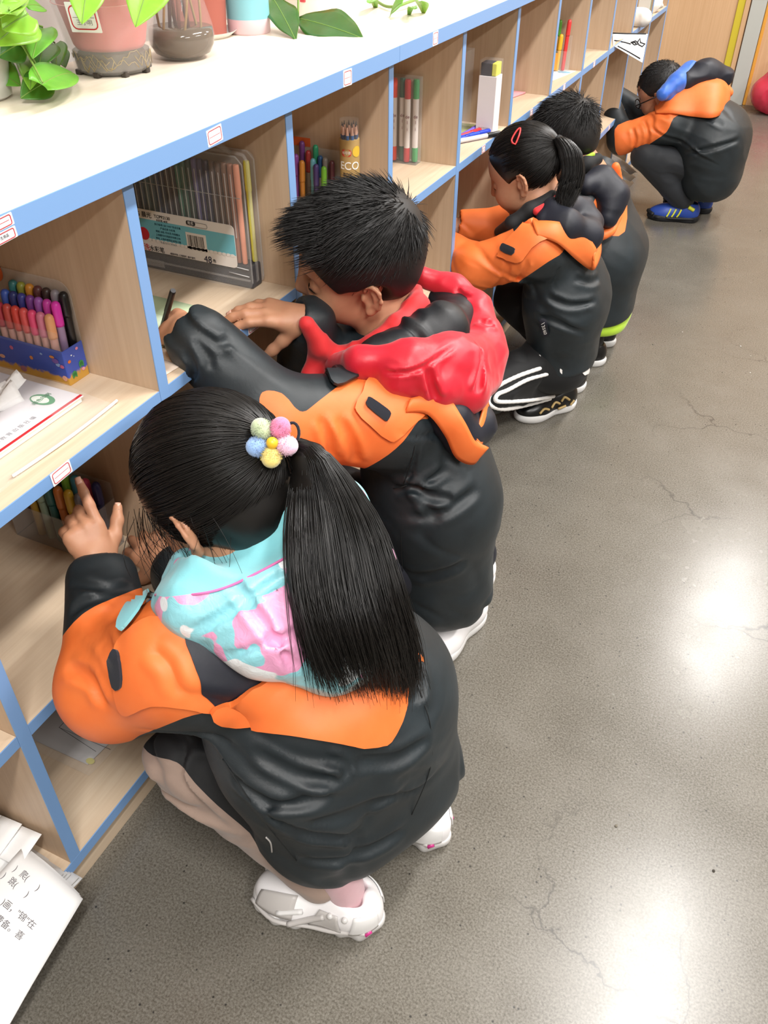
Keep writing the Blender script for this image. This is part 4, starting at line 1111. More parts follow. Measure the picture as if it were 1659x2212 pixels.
    for (u, v_), mt in (((566, 928), 'pom_green'), ((604, 926), 'pom_rose'), ((618, 962), 'pom_pink'), ((586, 985), 'pom_yellow'), ((556, 965), 'pom_blue')):
        c = at(u, v_, d=.925); Sb = Soft(); dirp = unit(c-at(588, 957, d=.925)); Sb.cone(c-dirp*.001, c+dirp*.003, .0098, .0105, .0)
        pv, pq = Sb.mesh(.002); pd = rng.normal(size=(700, 3)); pd /= np.linalg.norm(pd, axis=1, keepdims=True)
        fz = c+pd[:, None]*np.array([.0085, .0108, .0125])[None, :, None]+rng.normal(size=(700, 3, 3))*.0005
        fv, ff = strands_mesh('f', fz, np.full(700, .00028), .4)
        world_part('pompom', mesh_np('pompom', np.concatenate([pv, fv]), np.concatenate([tris_of(pq), tris_of(ff)+len(pv)])), MATS[mt], fl)
    bm = bmesh.new(); bmesh.ops.create_uvsphere(bm, u_segments=20, v_segments=12, radius=.0068, matrix=Matrix.Translation(at(588, 957, d=.918).tolist()))
    world_part('bead', bm_mesh('bead', bm, True), MATS['bead_yellow'], fl)
flat('seam_brown', '#b04c1a', 0.7); flat('seam_dark', '#0d1113', 0.7)
girl_front()
# ================================================================== boy with the red padded hood, writing on the upper shelf
def boy_red():
    T_ = thing('person', 'boy with short black hair and red padded hood leaning on the upper shelf', 'person', (0.27, 0.48, 0))
    A = lambda *x: np.array(x, float)
    s = .985; hc = A(.115, .503, .757); HM = frame(A(-.856, -.488, -.169), A(.010, -.342, .940))
    nk = A(.180, .525, .605); ch = A(.220, .480, .52); mid = A(.262, .490, .37); pel = A(.272, .505, .215)
    SL, SR = A(.218, .372, .560), A(.085, .560, .565)
    EL, WL = A(.105, .250, .600), A(-.018, .228, .722)
    ER, WR = A(.030, .490, .560), A(.072, .402, .688)
    hipL, kL, aL = A(.29, .45, .21), A(.150, .335, .28), A(.340, .528, .090)
    hipR, kR, aR = A(.23, .55, .21), A(.080, .480, .28), A(.318, .648, .090)
    B = Soft(); head_into(B, hc, HM, s)
    B.cone(hc+s*(HM@A(-.022, 0, -.05)), nk+A(0, 0, -.01), .048, .052, .03)
    B.chain([nk, ch, mid, pel], [.055, .075, .075, .08], .05); B.cone(SL, SR, .042, .042, .04)
    for S_, E_, W_ in ((SL, EL, WL), (SR, ER, WR)): B.chain([S_, E_, W_], [.042, .034, .022], .02)
    for h_, k_, a_ in ((hipL, kL, aL), (hipR, kR, aR)): B.chain([h_, k_, a_], [.058, .045, .028], .02); B.cone(a_+A(0, 0, -.045), a_+A(-.02, -.07, -.060), .017, .014, .02)
    tipR = at(512, 676, z=.706); fwR = unit(tipR-WR+A(0, 0, .012))
    MR = frame(fwR, A(.25, -.15, .95))
    tips = hand_into(B, WR+fwR*.004, MR, 1, [(.30, .35, .06, .95), (.24, .32, .02, .95), (.24, .35, -.04, .92), (.30, .42, -.12, .9)], (.40, 1.0, .2), 1.0)
    fwL = unit(A(-.75, .25, -.10)); ML = frame(fwL, A(.1, -.55, .85))
    tips += hand_into(B, WL+fwL*.002, ML, -1, [(.45, .7, .05, 1), (.55, .8, 0, 1), (.65, .9, -.05, 1), (.7, .9, -.1, 1)], (.5, .5, .4), 1.0)
    b, _, _ = soft_obj('body', B, .0032, MATS['skin'], T_, 1); nails(b, tips, 1.0); eye_marks(b, B, hc, HM, s)
    # jacket
    J = Soft(); ax = unit(SR-SL)
    for w_ in (-1, 1):
        J.chain([pel+ax*w_*.050+A(.004, .0, -.055), mid+ax*w_*.050, ch+ax*w_*.040], [.098, .098, .085], .07)
    J.chain([SL, EL], [.072, .068], .05); J.chain([EL, WL+A(.012, 0, -.008)], [.064, .050], .02)
    J.chain([SR, ER], [.070, .062], .05); J.chain([ER, WR+A(-.002, .012, -.010)], [.056, .042], .02)
    J.cone(SL, SR, .062, .062, .05); J.cone(nk+A(0, 0, -.02), nk+A(-.01, 0, .01), .070, .066, .03)
    J.cuff(WR+fwR*.002, fwR, .05); J.cuff(WL+fwL*-.006, fwL, .05)
    J.plane(A(.3, .5, .075), A(0, 0, -1), .012)
    J.disp.append(foldlines(.005, 6, np.array([[1, .2, .5], [0, 1, .3], [.4, 0, 1.7]]), 16)); J.disp.append(wrinkles(.002, 10, np.array([[1, 0, .4], [0, 1, .2], [.3, 0, 1.8]]), 21))
    J0 = Soft(); J0.ops = list(J.ops); cr = lambda pts, dp, wd: (list(hits(J0, pts)[0]), dp, wd)
    J.disp.append(creases([cr([(880, 1045), (940, 1075), (980, 1075)], .009, .008), cr([(850, 1060), (900, 1050), (970, 1010)], .006, .008),
                           cr([(880, 1120), (960, 1105), (1035, 1050)], .006, .010), cr([(880, 1240), (940, 1240), (1010, 1210)], .005, .010),
                           cr([(730, 900), (760, 960), (770, 1000)], .006, .008), cr([(690, 900), (710, 950), (715, 990)], .006, .007),
                           cr([(900, 960), (890, 1010), (880, 1040)], .004, .005), cr([(400, 760), (420, 800), (410, 830)], .006, .006),
                           cr([(440, 720), (470, 740), (500, 735)], .005, .007), cr([(420, 730), (450, 770), (455, 800)], .005, .006)]))
    v, q = J.mesh(.0045); v = relax(v, q, 1)
    rg = lambda pts, **k: cloth_region(hits(J, pts, raw=True)[0], **k)
    orn = rg([(565, 848), (610, 850), (650, 890), (690, 865), (760, 815), (840, 790), (930, 840), (930, 900), (905, 908), (870, 955), (820, 995), (740, 1035), (640, 1050), (560, 1000), (560, 900)], depth=.12)
    jb = world_part('jacket', bpy.data.meshes.new('jacket'), None, T_)
    rv, rt = jacket_parts(v, q, [(orn, 'orange_sleeve', 'jacket_orange', 'bright orange shoulder and upper sleeve')], jb, None)
    a, c = compact(rv, rt); jb.data = mesh_np('jacket', a, c); jb.data.materials.append(MATS['jacket_dark']); tag(jb, 'dark slate school jacket')
    fl = cloth_panel(J, [(800, 818), (782, 850), (763, 885), (800, 920), (846, 952), (880, 925), (915, 895), (935, 890), (925, 860), (860, 835)], 'shoulder_flap', 'jacket_orange', jb, .006, .003, 24, 2, 'orange storm flap on the shoulder', .002, 4)
    cloth_panel(J, [(790, 868), (797, 864), (835, 888), (840, 896), (834, 907), (827, 908), (789, 880)], 'velcro_tab', 'velcro', fl, .010, .004, 12, 2, 'black velcro strip')
    cloth_panel(J, [(705, 790), (745, 785), (795, 800), (790, 812), (740, 838), (712, 835)], 'collar_flap', 'jacket_dark', jb, .010, .005, 14, 2, 'dark stand-up collar flap')
    for sm in ([(905, 908), (893, 980), (872, 1045)], [(760, 1060), (850, 1055), (880, 1048)], [(870, 1060), (866, 1160), (872, 1260)]): cord_on(J, sm, 'seam', 'seam_dark', jb, .0007, .0002)
    # orange edged navy jacket hood hanging below the red one
    Nv = Soft(); hp = lambda u, v_, l=0.0: hits(J, [(u, v_)], lift=l)[0][0]
    Nv.chain([hp(925, 870, .0), hp(960, 900, .008), hp(985, 935, .012), hp(1010, 920, .012), hp(1030, 880, .01)], [.020, .032, .030, .032, .024], .02)
    Nv.disp.append(foldlines(.003, 12, np.eye(3), 8))
    v, q = Nv.mesh(.004); hn = world_part('hood', mesh_np('hood', v, q), MATS['jacket_navy'], jb); tag(hn, 'navy lining of the jacket hood')
    band('hood_rim', [hp(878, 868, .014), hp(925, 866, .028), hp(946, 905, .042), hp(972, 950, .048), hp(1002, 972, .050), at(1026, 945, d=1.335), at(1041, 890, d=1.35), at(1043, 845, d=1.375)],
         [hp(872, 892, .006), hp(912, 896, .010), hp(934, 938, .018), hp(966, 984, .020), hp(1004, 1006, .022), at(1037, 968, d=1.355), at(1054, 905, d=1.375), at(1052, 850, d=1.40)], 'jacket_orange', jb, .004, 'orange rim of the jacket hood', .005)
    # red padded hood
    JB = Soft(); JB.ops = [o for o in B.ops if o[6] == '+' and max(np.max(o[2]) if o[0] == 'e' else max(o[3], o[4]), 0) > .027]+[o for o in J.ops if o[6] == '+']
    on = lambda u, v_, l: hits(JB, [(u, v_)], lift=l)[0][0]
    Rd = Soft()
    Rd.chain([on(705, 775, .006), on(780, 805, .018), on(870, 815, .026), on(945, 812, .034), on(1005, 785, .040), at(1040, 725, d=1.44), at(1028, 668, d=1.465), at(980, 624, d=1.485), at(915, 598, d=1.485)],
             [.012, .022, .034, .042, .040, .032, .026, .022, .018], .02)
    Rd.chain([on(850, 835, .010), on(930, 850, .018), on(985, 858, .024), on(1025, 825, .03)], [.018, .028, .032, .028], .02)
    Rd.ell(at(900, 705, d=1.375), (.070, .070, .05), frame(A(-.7, -.5, .3), A(0, 0, 1)), .012, '-')
    R0 = Soft(); R0.ops = list(Rd.ops); cr = lambda pts, dp, wd: (list(hits(R0, pts)[0]), dp, wd)
    Rd.disp.append(wrinkles(.002, 34, np.eye(3), 31)); Rd.disp.append(creases([cr([(920, 790), (930, 830), (945, 865)], .011, .007), cr([(1028, 740), (1036, 790), (1030, 850)], .011, .007),
        cr([(830, 805), (900, 800), (985, 745)], .004, .004), cr([(1035, 690), (1050, 700), (1070, 700)], .006, .006), cr([(985, 625), (1000, 640), (1020, 640)], .006, .005)]))
    v, q = Rd.mesh(.0038); hd = world_part('padded_hood', mesh_np('padded_hood', v, q), MATS['puffer_red'], T_); tag(hd, 'red padded hood lying on the shoulders')
    Bl = Soft(); Bl.chain([on(775, 765, .0), on(810, 775, .004), on(870, 755, .010), on(930, 725, .020), at(985, 692, d=1.465), at(960, 648, d=1.495)], [.012, .022, .032, .040, .034, .028], .03)
    Bl.disp.append(foldlines(.006, 11, np.eye(3), 5)); Bl.disp.append(wrinkles(.003, 20, np.array([[1, .4, 0], [0, 1.6, 0], [.3, 0, 1]]), 12)); v, q = Bl.mesh(.004)
    tag(world_part('lining', mesh_np('lining', v, q), MATS['black_lining'], hd), 'black lining of the hood')
    # red neckerchief
    Sc = Soft(); Sc.chain([on(664, 700, .004), on(690, 745, .004), on(745, 775, .004), on(810, 752, .006), on(862, 705, .006), on(895, 662, .006), on(905, 625, .004)], [.012, .016, .017, .016, .018, .018, .012], .012)
    Sc.chain([at(690, 755, d=1.355), at(676, 810, d=1.375), at(662, 865, d=1.39)], [.016, .017, .010], .012)
    Sc.disp.append(wrinkles(.004, 30, np.array([[1, 0, 0], [0, 1, 0], [0, 0, .6]]), 14)); v, q = Sc.mesh(.0035)
    tag(world_part('neckerchief', mesh_np('neckerchief', v, q), MATS['scarf_red'], T_), 'red neckerchief')
    # trousers and shoes
    Tr = Soft()
    for h_, k_, a_ in ((hipL, kL, aL), (hipR, kR, aR)): Tr.chain([h_, k_, a_+A(-.01, 0, .0)], [.066, .060, .048], .02)
    Tr.plane(A(.3, 0, .060), A(0, 0, -1), .006); v, q = Tr.mesh(.005); tag(world_part('trousers', mesh_np('trousers', v, q), MATS['jacket_navy'], T_), 'dark navy trousers')
    for hl, to in ((A(.354, .578, 0), A(.305, .385, 0)), (A(.334, .695, 0), A(.270, .510, 0))):
        up_, so, P, M = shoe_soft(hl, to, L=.205, w=1.0)
        s0 = world_part('shoe', bpy.data.meshes.new('shoe'), None, T_); v, q = up_.mesh(.0028); s0.data = mesh_np('shoe', v, q); s0.data.materials.append(MATS['shoe_white']); tag(s0, 'plain white leather trainer')
        v, q = so.mesh(.003); world_part('sole', mesh_np('sole', v, q), MATS['sole_white'], s0)
        SH = Soft(); SH.ops = up_.ops[:3]
        # lettering on the heel
        txt = bpy.data.curves.new('t', 'FONT'); txt.body = 'NIKE'; txt.size = .026; txt.extrude = .0004; txt.align_x = 'CENTER'; to_ = bpy.data.objects.new('t', txt); COL.objects.link(to_)
        bpy.context.view_layer.update(); me = bpy.data.meshes.new_from_object(to_.evaluated_get(bpy.context.evaluated_depsgraph_get())); bpy.data.objects.remove(to_)
        co = np.empty(len(me.vertices)*3, F32); me.vertices.foreach_get('co', co); co = co.reshape(-1, 3)
        tt = co[:, 0]/.026; ang = tt*.85
        W = np.array([P(.044-.05*math.cos(a_), .036*math.sin(a_)*-1, .030+y_) for a_, y_ in zip(ang, co[:, 1])])
        W = to_surface(SH, W, .0006); me.vertices.foreach_set('co', np.asarray(W, F32).ravel()); me.update()
        tag(world_part('lettering', me, MATS['shoe_grey'], s0), 'grey capital letters across the heel')
    # hair
    def okf(P):
        f, l, u = P.T; al = np.abs(l)
        face = (f > .052) & (u < .072); side = (f > .012) & (f <= .052) & (u < -.006+(f-.012)*1.75); ear = (f > -.045) & (f <= .012) & (u < .016) & (al > .05); nape = (f <= -.045) & (u < -.055)
        return ~(face | side | ear | nape) & (u > -.06)
    ln = lambda P: np.where(P[:, 0] > .045, .046, np.where(P[:, 2] > .060, .040, np.where(P[:, 2] > .035, .024, np.where(P[:, 0] > .0, .012, .016))))
    fr = lambda P: np.stack([np.where((P[:, 0] > .03) & (P[:, 2] > .05), 1.3, np.where(P[:, 2] < .035, -.3, .1)), np.zeros(len(P)), np.where((P[:, 0] > .03) & (P[:, 2] > .05), .42, np.where(P[:, 2] < .03, -.4, 0.0))], 1)
    lf = lambda P: np.where(P[:, 2] > .06, .36, np.where(P[:, 2] > .02, .26, .14))
    short_hair(T_, hc, HM, s, 9000, 5, okf, ln, (-.80, -.05, .60), lf, (.0005, .0010), 'hair_short', .013, fr, 'short thick black hair standing up at the crown',
               (((.085, 0, -.03), (.075, .09, .085)), ((.02, .09, -.045), (.045, .04, .052)), ((.02, -.09, -.045), (.045, .04, .052)), ((-.012, .088, -.02), (.03, .03, .034)), ((-.012, -.088, -.02), (.03, .03, .034))))
boy_red()
# ================================================================== girl with the red hair clip
def girl_clip():
    A = lambda *x: np.array(x, float)
    s = .89; hc = A(.120, 1.400, .655); HM = frame(A(-.906, -.038, -.421), A(-.415, -.106, .904))
    j = dict(nk=A(.195, 1.405, .555), ch=A(.225, 1.405, .47), mid=A(.262, 1.425, .34), pel=A(.268, 1.435, .215), SL=A(.195, 1.300, .505), SR=A(.185, 1.525, .505),
             EL=A(.060, 1.275, .450), WL=A(-.060, 1.325, .470), ER=A(.050, 1.520, .465), WR=A(-.055, 1.475, .470),
             hL=A(.25, 1.38, .20), kL=A(.140, 1.195, .150), aL=A(.262, 1.430, .085), hR=A(.25, 1.48, .2), kR=A(.10, 1.50, .28), aR=A(.28, 1.56, .085))
    T_, b, B, J, Tr, tr = base_child('girl with a short ponytail and red hair clip in striped black trousers', (.25, 1.42, 0), j, hc, HM, s, 41, (.086, .086, .075), trousers='black_cloth', tlab='black trousers with white side stripes', hem=.17)
    eye_marks(b, B, hc, HM, s)
    J0 = Soft(); J0.ops = list(J.ops); cr = lambda pts, dp, wd: (list(hits(J0, pts)[0]), dp, wd)
    J.disp.append(creases([cr([(1180, 640), (1230, 660), (1290, 650)], .007, .008), cr([(1120, 660), (1190, 690), (1270, 720)], .006, .009), cr([(1240, 600), (1275, 610), (1295, 600)], .006, .008),
                           cr([(1100, 560), (1090, 600), (1070, 630)], .005, .008), cr([(1140, 560), (1130, 590), (1110, 610)], .005, .006), cr([(1210, 560), (1200, 600), (1195, 620)], .003, .004)]))
    rg = lambda pts, **k: cloth_region(hits(J, pts, raw=True)[0], **k)
    orn = rg([(960, 430), (1085, 440), (1110, 500), (1150, 478), (1215, 520), (1215, 545), (1185, 565), (1130, 602), (1062, 648), (1000, 640), (940, 620)], depth=.32)
    jb = finish_jacket(J, .005, T_, [(orn, 'orange_sleeve', 'jacket_orange', 'bright orange shoulder and sleeves')])
    fl = cloth_panel(J, [(1152, 476), (1120, 500), (1092, 528), (1074, 553), (1100, 560), (1126, 566), (1150, 535), (1180, 518), (1215, 520)], 'shoulder_flap', 'jacket_orange', jb, .007, .003, 20, 2, 'orange storm flap on the shoulder', .002, 6)
    cloth_panel(J, [(1088, 532), (1092, 530), (1114, 537), (1115, 542), (1110, 550), (1085, 542)], 'velcro_tab', 'velcro', fl, .011, .004, 10, 2, 'black velcro strip')
    hp = lambda u, v_, l=0.0: hits(J, [(u, v_)], lift=l)[0][0]
    Nv = Soft(); Nv.chain([hp(1175, 475, .0), hp(1215, 495, .012), hp(1255, 515, .014), hp(1270, 485, .012)], [.022, .034, .034, .030], .03); Nv.chain([hp(1190, 455, .01), hp(1250, 460, .014)], [.026, .030], .03)
    Nv.disp.append(wrinkles(.004, 18, np.eye(3), 8)); soft_part(Nv, .0045, 'hood', 'jacket_navy', jb, 'navy lining of the jacket hood')
    band('hood_rim', [hp(1152, 482, .012), hp(1190, 492, .024), hp(1226, 514, .034), hp(1256, 540, .040), at(1280, 545, d=2.03), at(1288, 520, d=2.08), at(1276, 475, d=2.15), at(1256, 445, d=2.19)],
         [hp(1160, 512, .006), hp(1198, 528, .010), hp(1234, 560, .013), hp(1262, 582, .016), at(1286, 578, d=2.05), at(1298, 540, d=2.10), at(1290, 490, d=2.16), at(1266, 445, d=2.2)], 'jacket_orange', jb, .004, 'orange rim of the jacket hood', .008)
    # collar and neckerchief
    JB = Soft(); JB.ops = [o for o in B.ops if o[6] == '+' and o[0] == 'e' and o[2].max() > .04]+[o for o in B.ops if o[0] == 'c'][:14]+[o for o in J.ops if o[6] == '+']
    on = lambda u, v_, l: hits(JB, [(u, v_)], lift=l)[0][0]
    Cl = Soft(); Cl.chain([on(1080, 500, .006), on(1110, 488, .008), on(1150, 462, .010), on(1190, 432, .010)], [.014, .017, .018, .016], .01); soft_part(Cl, .004, 'collar', 'black_cloth', jb, 'dark padded collar')
    Sc = Soft(); Sc.chain([on(1160, 470, .012), on(1190, 452, .018), on(1206, 428, .016)], [.010, .013, .012], .01); soft_part(Sc, .004, 'neckerchief', 'scarf_red', T_, 'red neckerchief')
    # size tag
    tg = cloth_panel(J, [(1166, 692), (1180, 687), (1188, 722), (1173, 727)], 'size_tag', 'jacket_navy', jb, .004, .002, 8, 0, 'navy sewn-on size tag')
    def letters(txt, u, v_, du, dv, size, S_, par, mat='white_stripe', lift=.006):
        me = text_mesh(txt, 1.0, .01); n = len(me.vertices); co = np.empty(n*3, F32); me.vertices.foreach_get('co', co); co = co.reshape(-1, 3)
        e1 = np.array([du, dv]); e2 = np.array([dv, -du]); uvp = np.array([u, v_])+co[:, :1]*size*e1+co[:, 1:2]*size*e2
        p, g = hits(S_, uvp); P_ = p+g*(lift+co[:, 2:3]*.03); me.vertices.foreach_set('co', P_.astype(F32).ravel()); me.update(); world_part('lettering', me, MATS[mat], par)
    letters('135/60', 1177, 708, .25, .97, 9, J, tg)
    # dark printed shirt hem under the jacket
    In = Soft(); ax = A(0, 1, 0)
    for w_ in (-1, 1): In.cone(j['pel']+A(.0, w_*.045, -.045), j['pel']+A(.0, w_*.045, .03), .088*.98, .080, .05)
    In.cone(A(.25, 1.40, .17), A(.19, 1.29, .18), .06, .055, .04)
    In.plane(A(0, 0, .105), A(0, 0, -1), .01); sh = soft_part(In, .005, 'shirt', 'black_cloth', T_, 'black printed shirt hem')
    cloth_panel(In, [(1146, 768), (1168, 766), (1168, 773), (1160, 776), (1157, 786), (1152, 778)], 'print', 'white_stripe', sh, .001, .001, 10, 0, 'white print')
    cloth_panel(In, [(1218+9*math.cos(t), 800+9*math.sin(t)) for t in np.linspace(0, 6.28, 14, endpoint=False)], 'print', 'white_stripe', sh, .001, .001, 12, 0, 'round white badge print')
    cloth_panel(In, [(1262, 795), (1266, 799), (1274, 793), (1273, 806), (1263, 811), (1258, 806)], 'print', 'white_stripe', sh, .001, .001, 10, 0, 'white cat shaped print')
    # stripes on the trousers
    for ln in ([(1166, 796), (1120, 812), (1075, 835), (1056, 858), (1060, 876), (1090, 884), (1140, 884), (1190, 872)], [(1182, 808), (1140, 820), (1098, 842), (1075, 852), (1072, 866), (1100, 868), (1150, 864), (1196, 856)]):
        p, g = hits(Tr, ln, raw=True); p = to_surface(Tr, p, .0005); pa = smoothpath(list(p), 5); Sp = Soft()
        for i in range(len(pa)-1): Sp.cone(pa[i], pa[i+1], .0052, .0052, .002)
        soft_part(Sp, .003, 'stripe', 'white_stripe', tr, 'white side stripe')
    # shoes
    s0, SH, P, M = plain_shoe(T_, A(.312, 1.490, 0), A(.195, 1.335, 0), .205, 'shoe_black', 'sole_white', 'black slip-on shoe with gold embroidery', 1.05)
    for pts in ([(.05, .030, .045), (.065, .030, .055), (.075, .031, .045)], [(.08, .033, .040), (.095, .034, .048), (.11, .035, .036)], [(.035, .029, .040), (.045, .030, .028)], [(.12, .037, .034), (.135, .036, .040), (.15, .036, .030)], [(.06, .031, .030), (.085, .034, .026)]):
        on_shoe(SH, P, s0, pts, .0035, 'gold_deco', 'embroidery')
    plain_shoe(T_, A(.315, 1.60, 0), A(.185, 1.47, 0), .205, 'shoe_black', 'sole_white', 'black slip-on shoe', 1.05)
    Sk = Soft(); Sk.cone(P(.045, 0, .05), P(.045, 0, .11), .022, .024); soft_part(Sk, .004, 'sock', 'pink_sock', T_)
    # hair
    rng = np.random.default_rng(21); er = np.array([.100, .085, .093])*s; hcen = hc+s*(HM@A(-.010, 0, .028))
    Hc = Soft(); Hc.ell(hcen, er*.985, HM, .01); Hc.ell(hc+s*(HM@A(.085, 0, -.045)), (.075*s, .085*s, .085*s), HM, .012, '-'); Hc.plane(hc+s*(HM@A(0, 0, -.050)), -HM[:, 2]-.2*HM[:, 0], .015)
    for sg in (1, -1): Hc.ell(hc+s*(HM@A(.002, sg*.086, -.022)), (.03*s, .03*s, .030*s), HM, .008, '-')
    tie = at(1190, 318, d=1.985); td = np.linalg.inv(HM)@(tie-hcen)/er; td = td/np.linalg.norm(td); tie = hcen+HM@(td*er*1.05)
    v, q = Hc.mesh(.004); pv, pf = [v], [tris_of(q)]; nv = [len(v)]
    def add(V, Fq): pv.append(V); pf.append(tris_of(Fq)+nv[0]); nv[0] += len(V)
    def okd(d):
        P = d*er/s; f, l, u = P.T; return ~((f > .040) & (u < .045)) & ~((f > .0) & (np.abs(l) > .045) & (u < .0)) & (u > -.075-.1*f)
    n = 2200; D0 = rcap(n, HM, rng, f=okd); tt = np.linspace(0, 1, 12); om = np.arccos(np.clip(D0@td, -1, 1))[:, None]; ta = tt[None]
    sl = (np.sin((1-ta)*om)[..., None]*D0[:, None]+np.sin(ta*om)[..., None]*td)/np.maximum(np.sin(om), 1e-3)[..., None]
    sl = sl+rng.normal(size=(n, 1, 3))*.02*np.sin(ta*np.pi)[..., None]; sl /= np.linalg.norm(sl, axis=2, keepdims=True)
    pts = hcen+np.einsum('ij,nkj->nki', HM, sl*er*(1.0+rng.uniform(-.01, .03, size=(n, 1, 1)))); add(*strands_mesh('s', pts, rng.uniform(.0006, .0011, n), .8))
    dback = unit(np.array(CAM)-tie)
    CM = smoothpath([tie, at(1212, 302, d=1.96), at(1232, 330, d=1.96), at(1238, 375, d=1.975), at(1228, 410, d=1.99), at(1218, 440, d=2.0)], 5)
    n = 2000; K_ = len(CM); tk = np.linspace(0, 1, K_); an = rng.uniform(0, 6.28, n); rr = np.sqrt(rng.uniform(0, 1, n))
    wdt = np.interp(tk, [0, .12, .4, .8, 1], [.008, .014, .026, .026, .014]); e1 = np.array(_R); e2 = np.array(_f)
    pts = CM[None]+(np.cos(an)*rr)[:, None, None]*wdt[None, :, None]*e1+(np.sin(an)*rr)[:, None, None]*wdt[None, :, None]*.7*e2+rng.normal(size=(n, 1, 3))*.006*(tk**3)[None, :, None]
    add(*strands_mesh('s', pts, rng.uniform(.0005, .0009, n), .3))
    Pt = Soft(); idx = np.linspace(0, K_-4, 7).astype(int); Pt.chain([CM[i] for i in idx], [wdt[i]*.5 for i in idx], .01); v, q = Pt.mesh(.004); add(v, q)
    tag(world_part('hair', mesh_np('hair', np.concatenate(pv), np.concatenate(pf)), MATS['hair_black'], T_), 'black hair in a short ponytail')
    Tt = Soft(); Tt.tor(tie+HM@(td*.004), frame(unit(np.cross(HM@td, A(0, 0, 1))), HM@td), .012, .006); soft_part(Tt, .003, 'hair_tie', 'black_cloth', T_, 'black elastic hair tie')
    Hs = Soft(); Hs.ops = [('e', v3(hcen), v3(er*1.03), np.asarray(HM, F32), 0, .01, '+')]
    cl = hits(Hs, [(1108, 310), (1106, 302), (1116, 284), (1124, 278), (1122, 292), (1114, 312)], lift=.002)[0]
    tag(world_part('hair_clip', tube_me('hair_clip', [Vector(x) for x in smoothpath(list(cl), 4)], .0022, 6, closed=True), MATS['clip_red'], T_), 'red snap hair clip')
flat('clip_red', '#d63a3a', 0.3)
girl_clip()

# ================================================================== boy squatting behind her
cloth_mat('lime_cloth', '#a3c62c', '#93b524', 0.6, wr=2.0)
def boy_behind():
    A = lambda *x: np.array(x, float)
    s = .90; hc = A(.112, 1.815, .628); HM = frame(A(-.88, .05, -.42), A(-.42, .0, .9))
    j = dict(nk=A(.19, 1.815, .53), ch=A(.235, 1.81, .45), mid=A(.275, 1.815, .33), pel=A(.285, 1.82, .21), SL=A(.20, 1.70, .49), SR=A(.19, 1.93, .49), EL=A(.06, 1.69, .43), WL=A(-.05, 1.73, .45), ER=A(.05, 1.93, .44), WR=A(-.05, 1.88, .45),
             hL=A(.27, 1.76, .2), kL=A(.10, 1.70, .28), aL=A(.29, 1.75, .085), hR=A(.27, 1.88, .2), kR=A(.1, 1.92, .28), aR=A(.29, 1.88, .085))
    T_, b, B, J, Tr, tr = base_child('boy with lime hem and navy hood half hidden behind the girl with the red clip', (.27, 1.81, 0), j, hc, HM, s, 61, (.092, .092, .078), h=.006, bh=.0045, trousers='black_cloth', tlab='black trousers', hem=.145)
    rg = lambda pts, **k: cloth_region(hits(J, pts, raw=True)[0], **k)
    orn = rg([(1320, 370), (1350, 400), (1350, 500), (1300, 505), (1270, 480), (1290, 420)], depth=.2)
    jb = finish_jacket(J, .0055, T_, [(orn, 'orange_sleeve', 'jacket_orange', 'orange shoulder panel')])
    hp = lambda u, v_, l=0.0: hits(J, [(u, v_)], lift=l)[0][0]
    Nv = Soft(); Nv.chain([hp(1265, 405, .01), hp(1290, 400, .015), hp(1310, 430, .02), hp(1300, 465, .02)], [.028, .034, .036, .030], .03); Nv.disp.append(wrinkles(.005, 16, np.eye(3), 18))
    soft_part(Nv, .005, 'hood', 'jacket_navy', jb, 'navy hood')
    Rm = Soft(); pa = smoothpath([hp(1318, 372, .02), at(1338, 405, d=2.42), at(1342, 450, d=2.38), at(1328, 480, d=2.34), hp(1300, 492, .03), hp(1262, 500, .03)], 5)
    for i in range(len(pa)-1): Rm.cone(pa[i], pa[i+1], .011, .011, .006)
    soft_part(Rm, .004, 'hood_rim', 'jacket_orange', jb, 'orange rim of the hood')
    Cl = Soft(); Cl.chain([hp(1250, 375, .012), hp(1265, 365, .016), hp(1285, 352, .014)], [.016, .020, .016], .01); soft_part(Cl, .004, 'collar', 'black_cloth', jb, 'dark collar')
    Lg = Soft(); Lg.chain([hp(1255, 366, .030), hp(1275, 353, .030)], [.005, .006], .01); soft_part(Lg, .003, 'collar_trim', 'lime_cloth', jb, 'lime green collar trim')
    In = Soft()
    for w_ in (-1, 1): In.cone(j['pel']+A(.003, w_*.045, -.075), j['pel']+A(.003, w_*.045, -.04), .088, .076, .05)
    In.plane(A(0, 0, .118), A(0, 0, -1), .008); soft_part(In, .005, 'jumper', 'lime_cloth', T_, 'lime green padded hem')
    plain_shoe(T_, A(.34, 1.765, 0), A(.15, 1.72, 0), .20, 'shoe_black', 'sole_white', 'black shoe'); plain_shoe(T_, A(.34, 1.895, 0), A(.15, 1.91, 0), .20, 'shoe_black', 'sole_white', 'black shoe')
    def okf(P):
        f, l, u = P.T; al = np.abs(l); return ~((f > .04) & (u < .06)) & ~((f > .01) & (u < .01)) & ~((f > -.045) & (f <= .012) & (u < .01) & (al > .05)) & (u > -.06)
    ln = lambda P: np.where(P[:, 2] > .05, .034, .020)
    short_hair(T_, hc, HM, s, 4500, 15, okf, ln, (-.75, .0, .66), .55, (.0006, .0011), 'hair_short', .010, None, 'short black hair with a crown whorl', (((.085, 0, -.04), (.075, .09, .085)),), .18)
boy_behind()

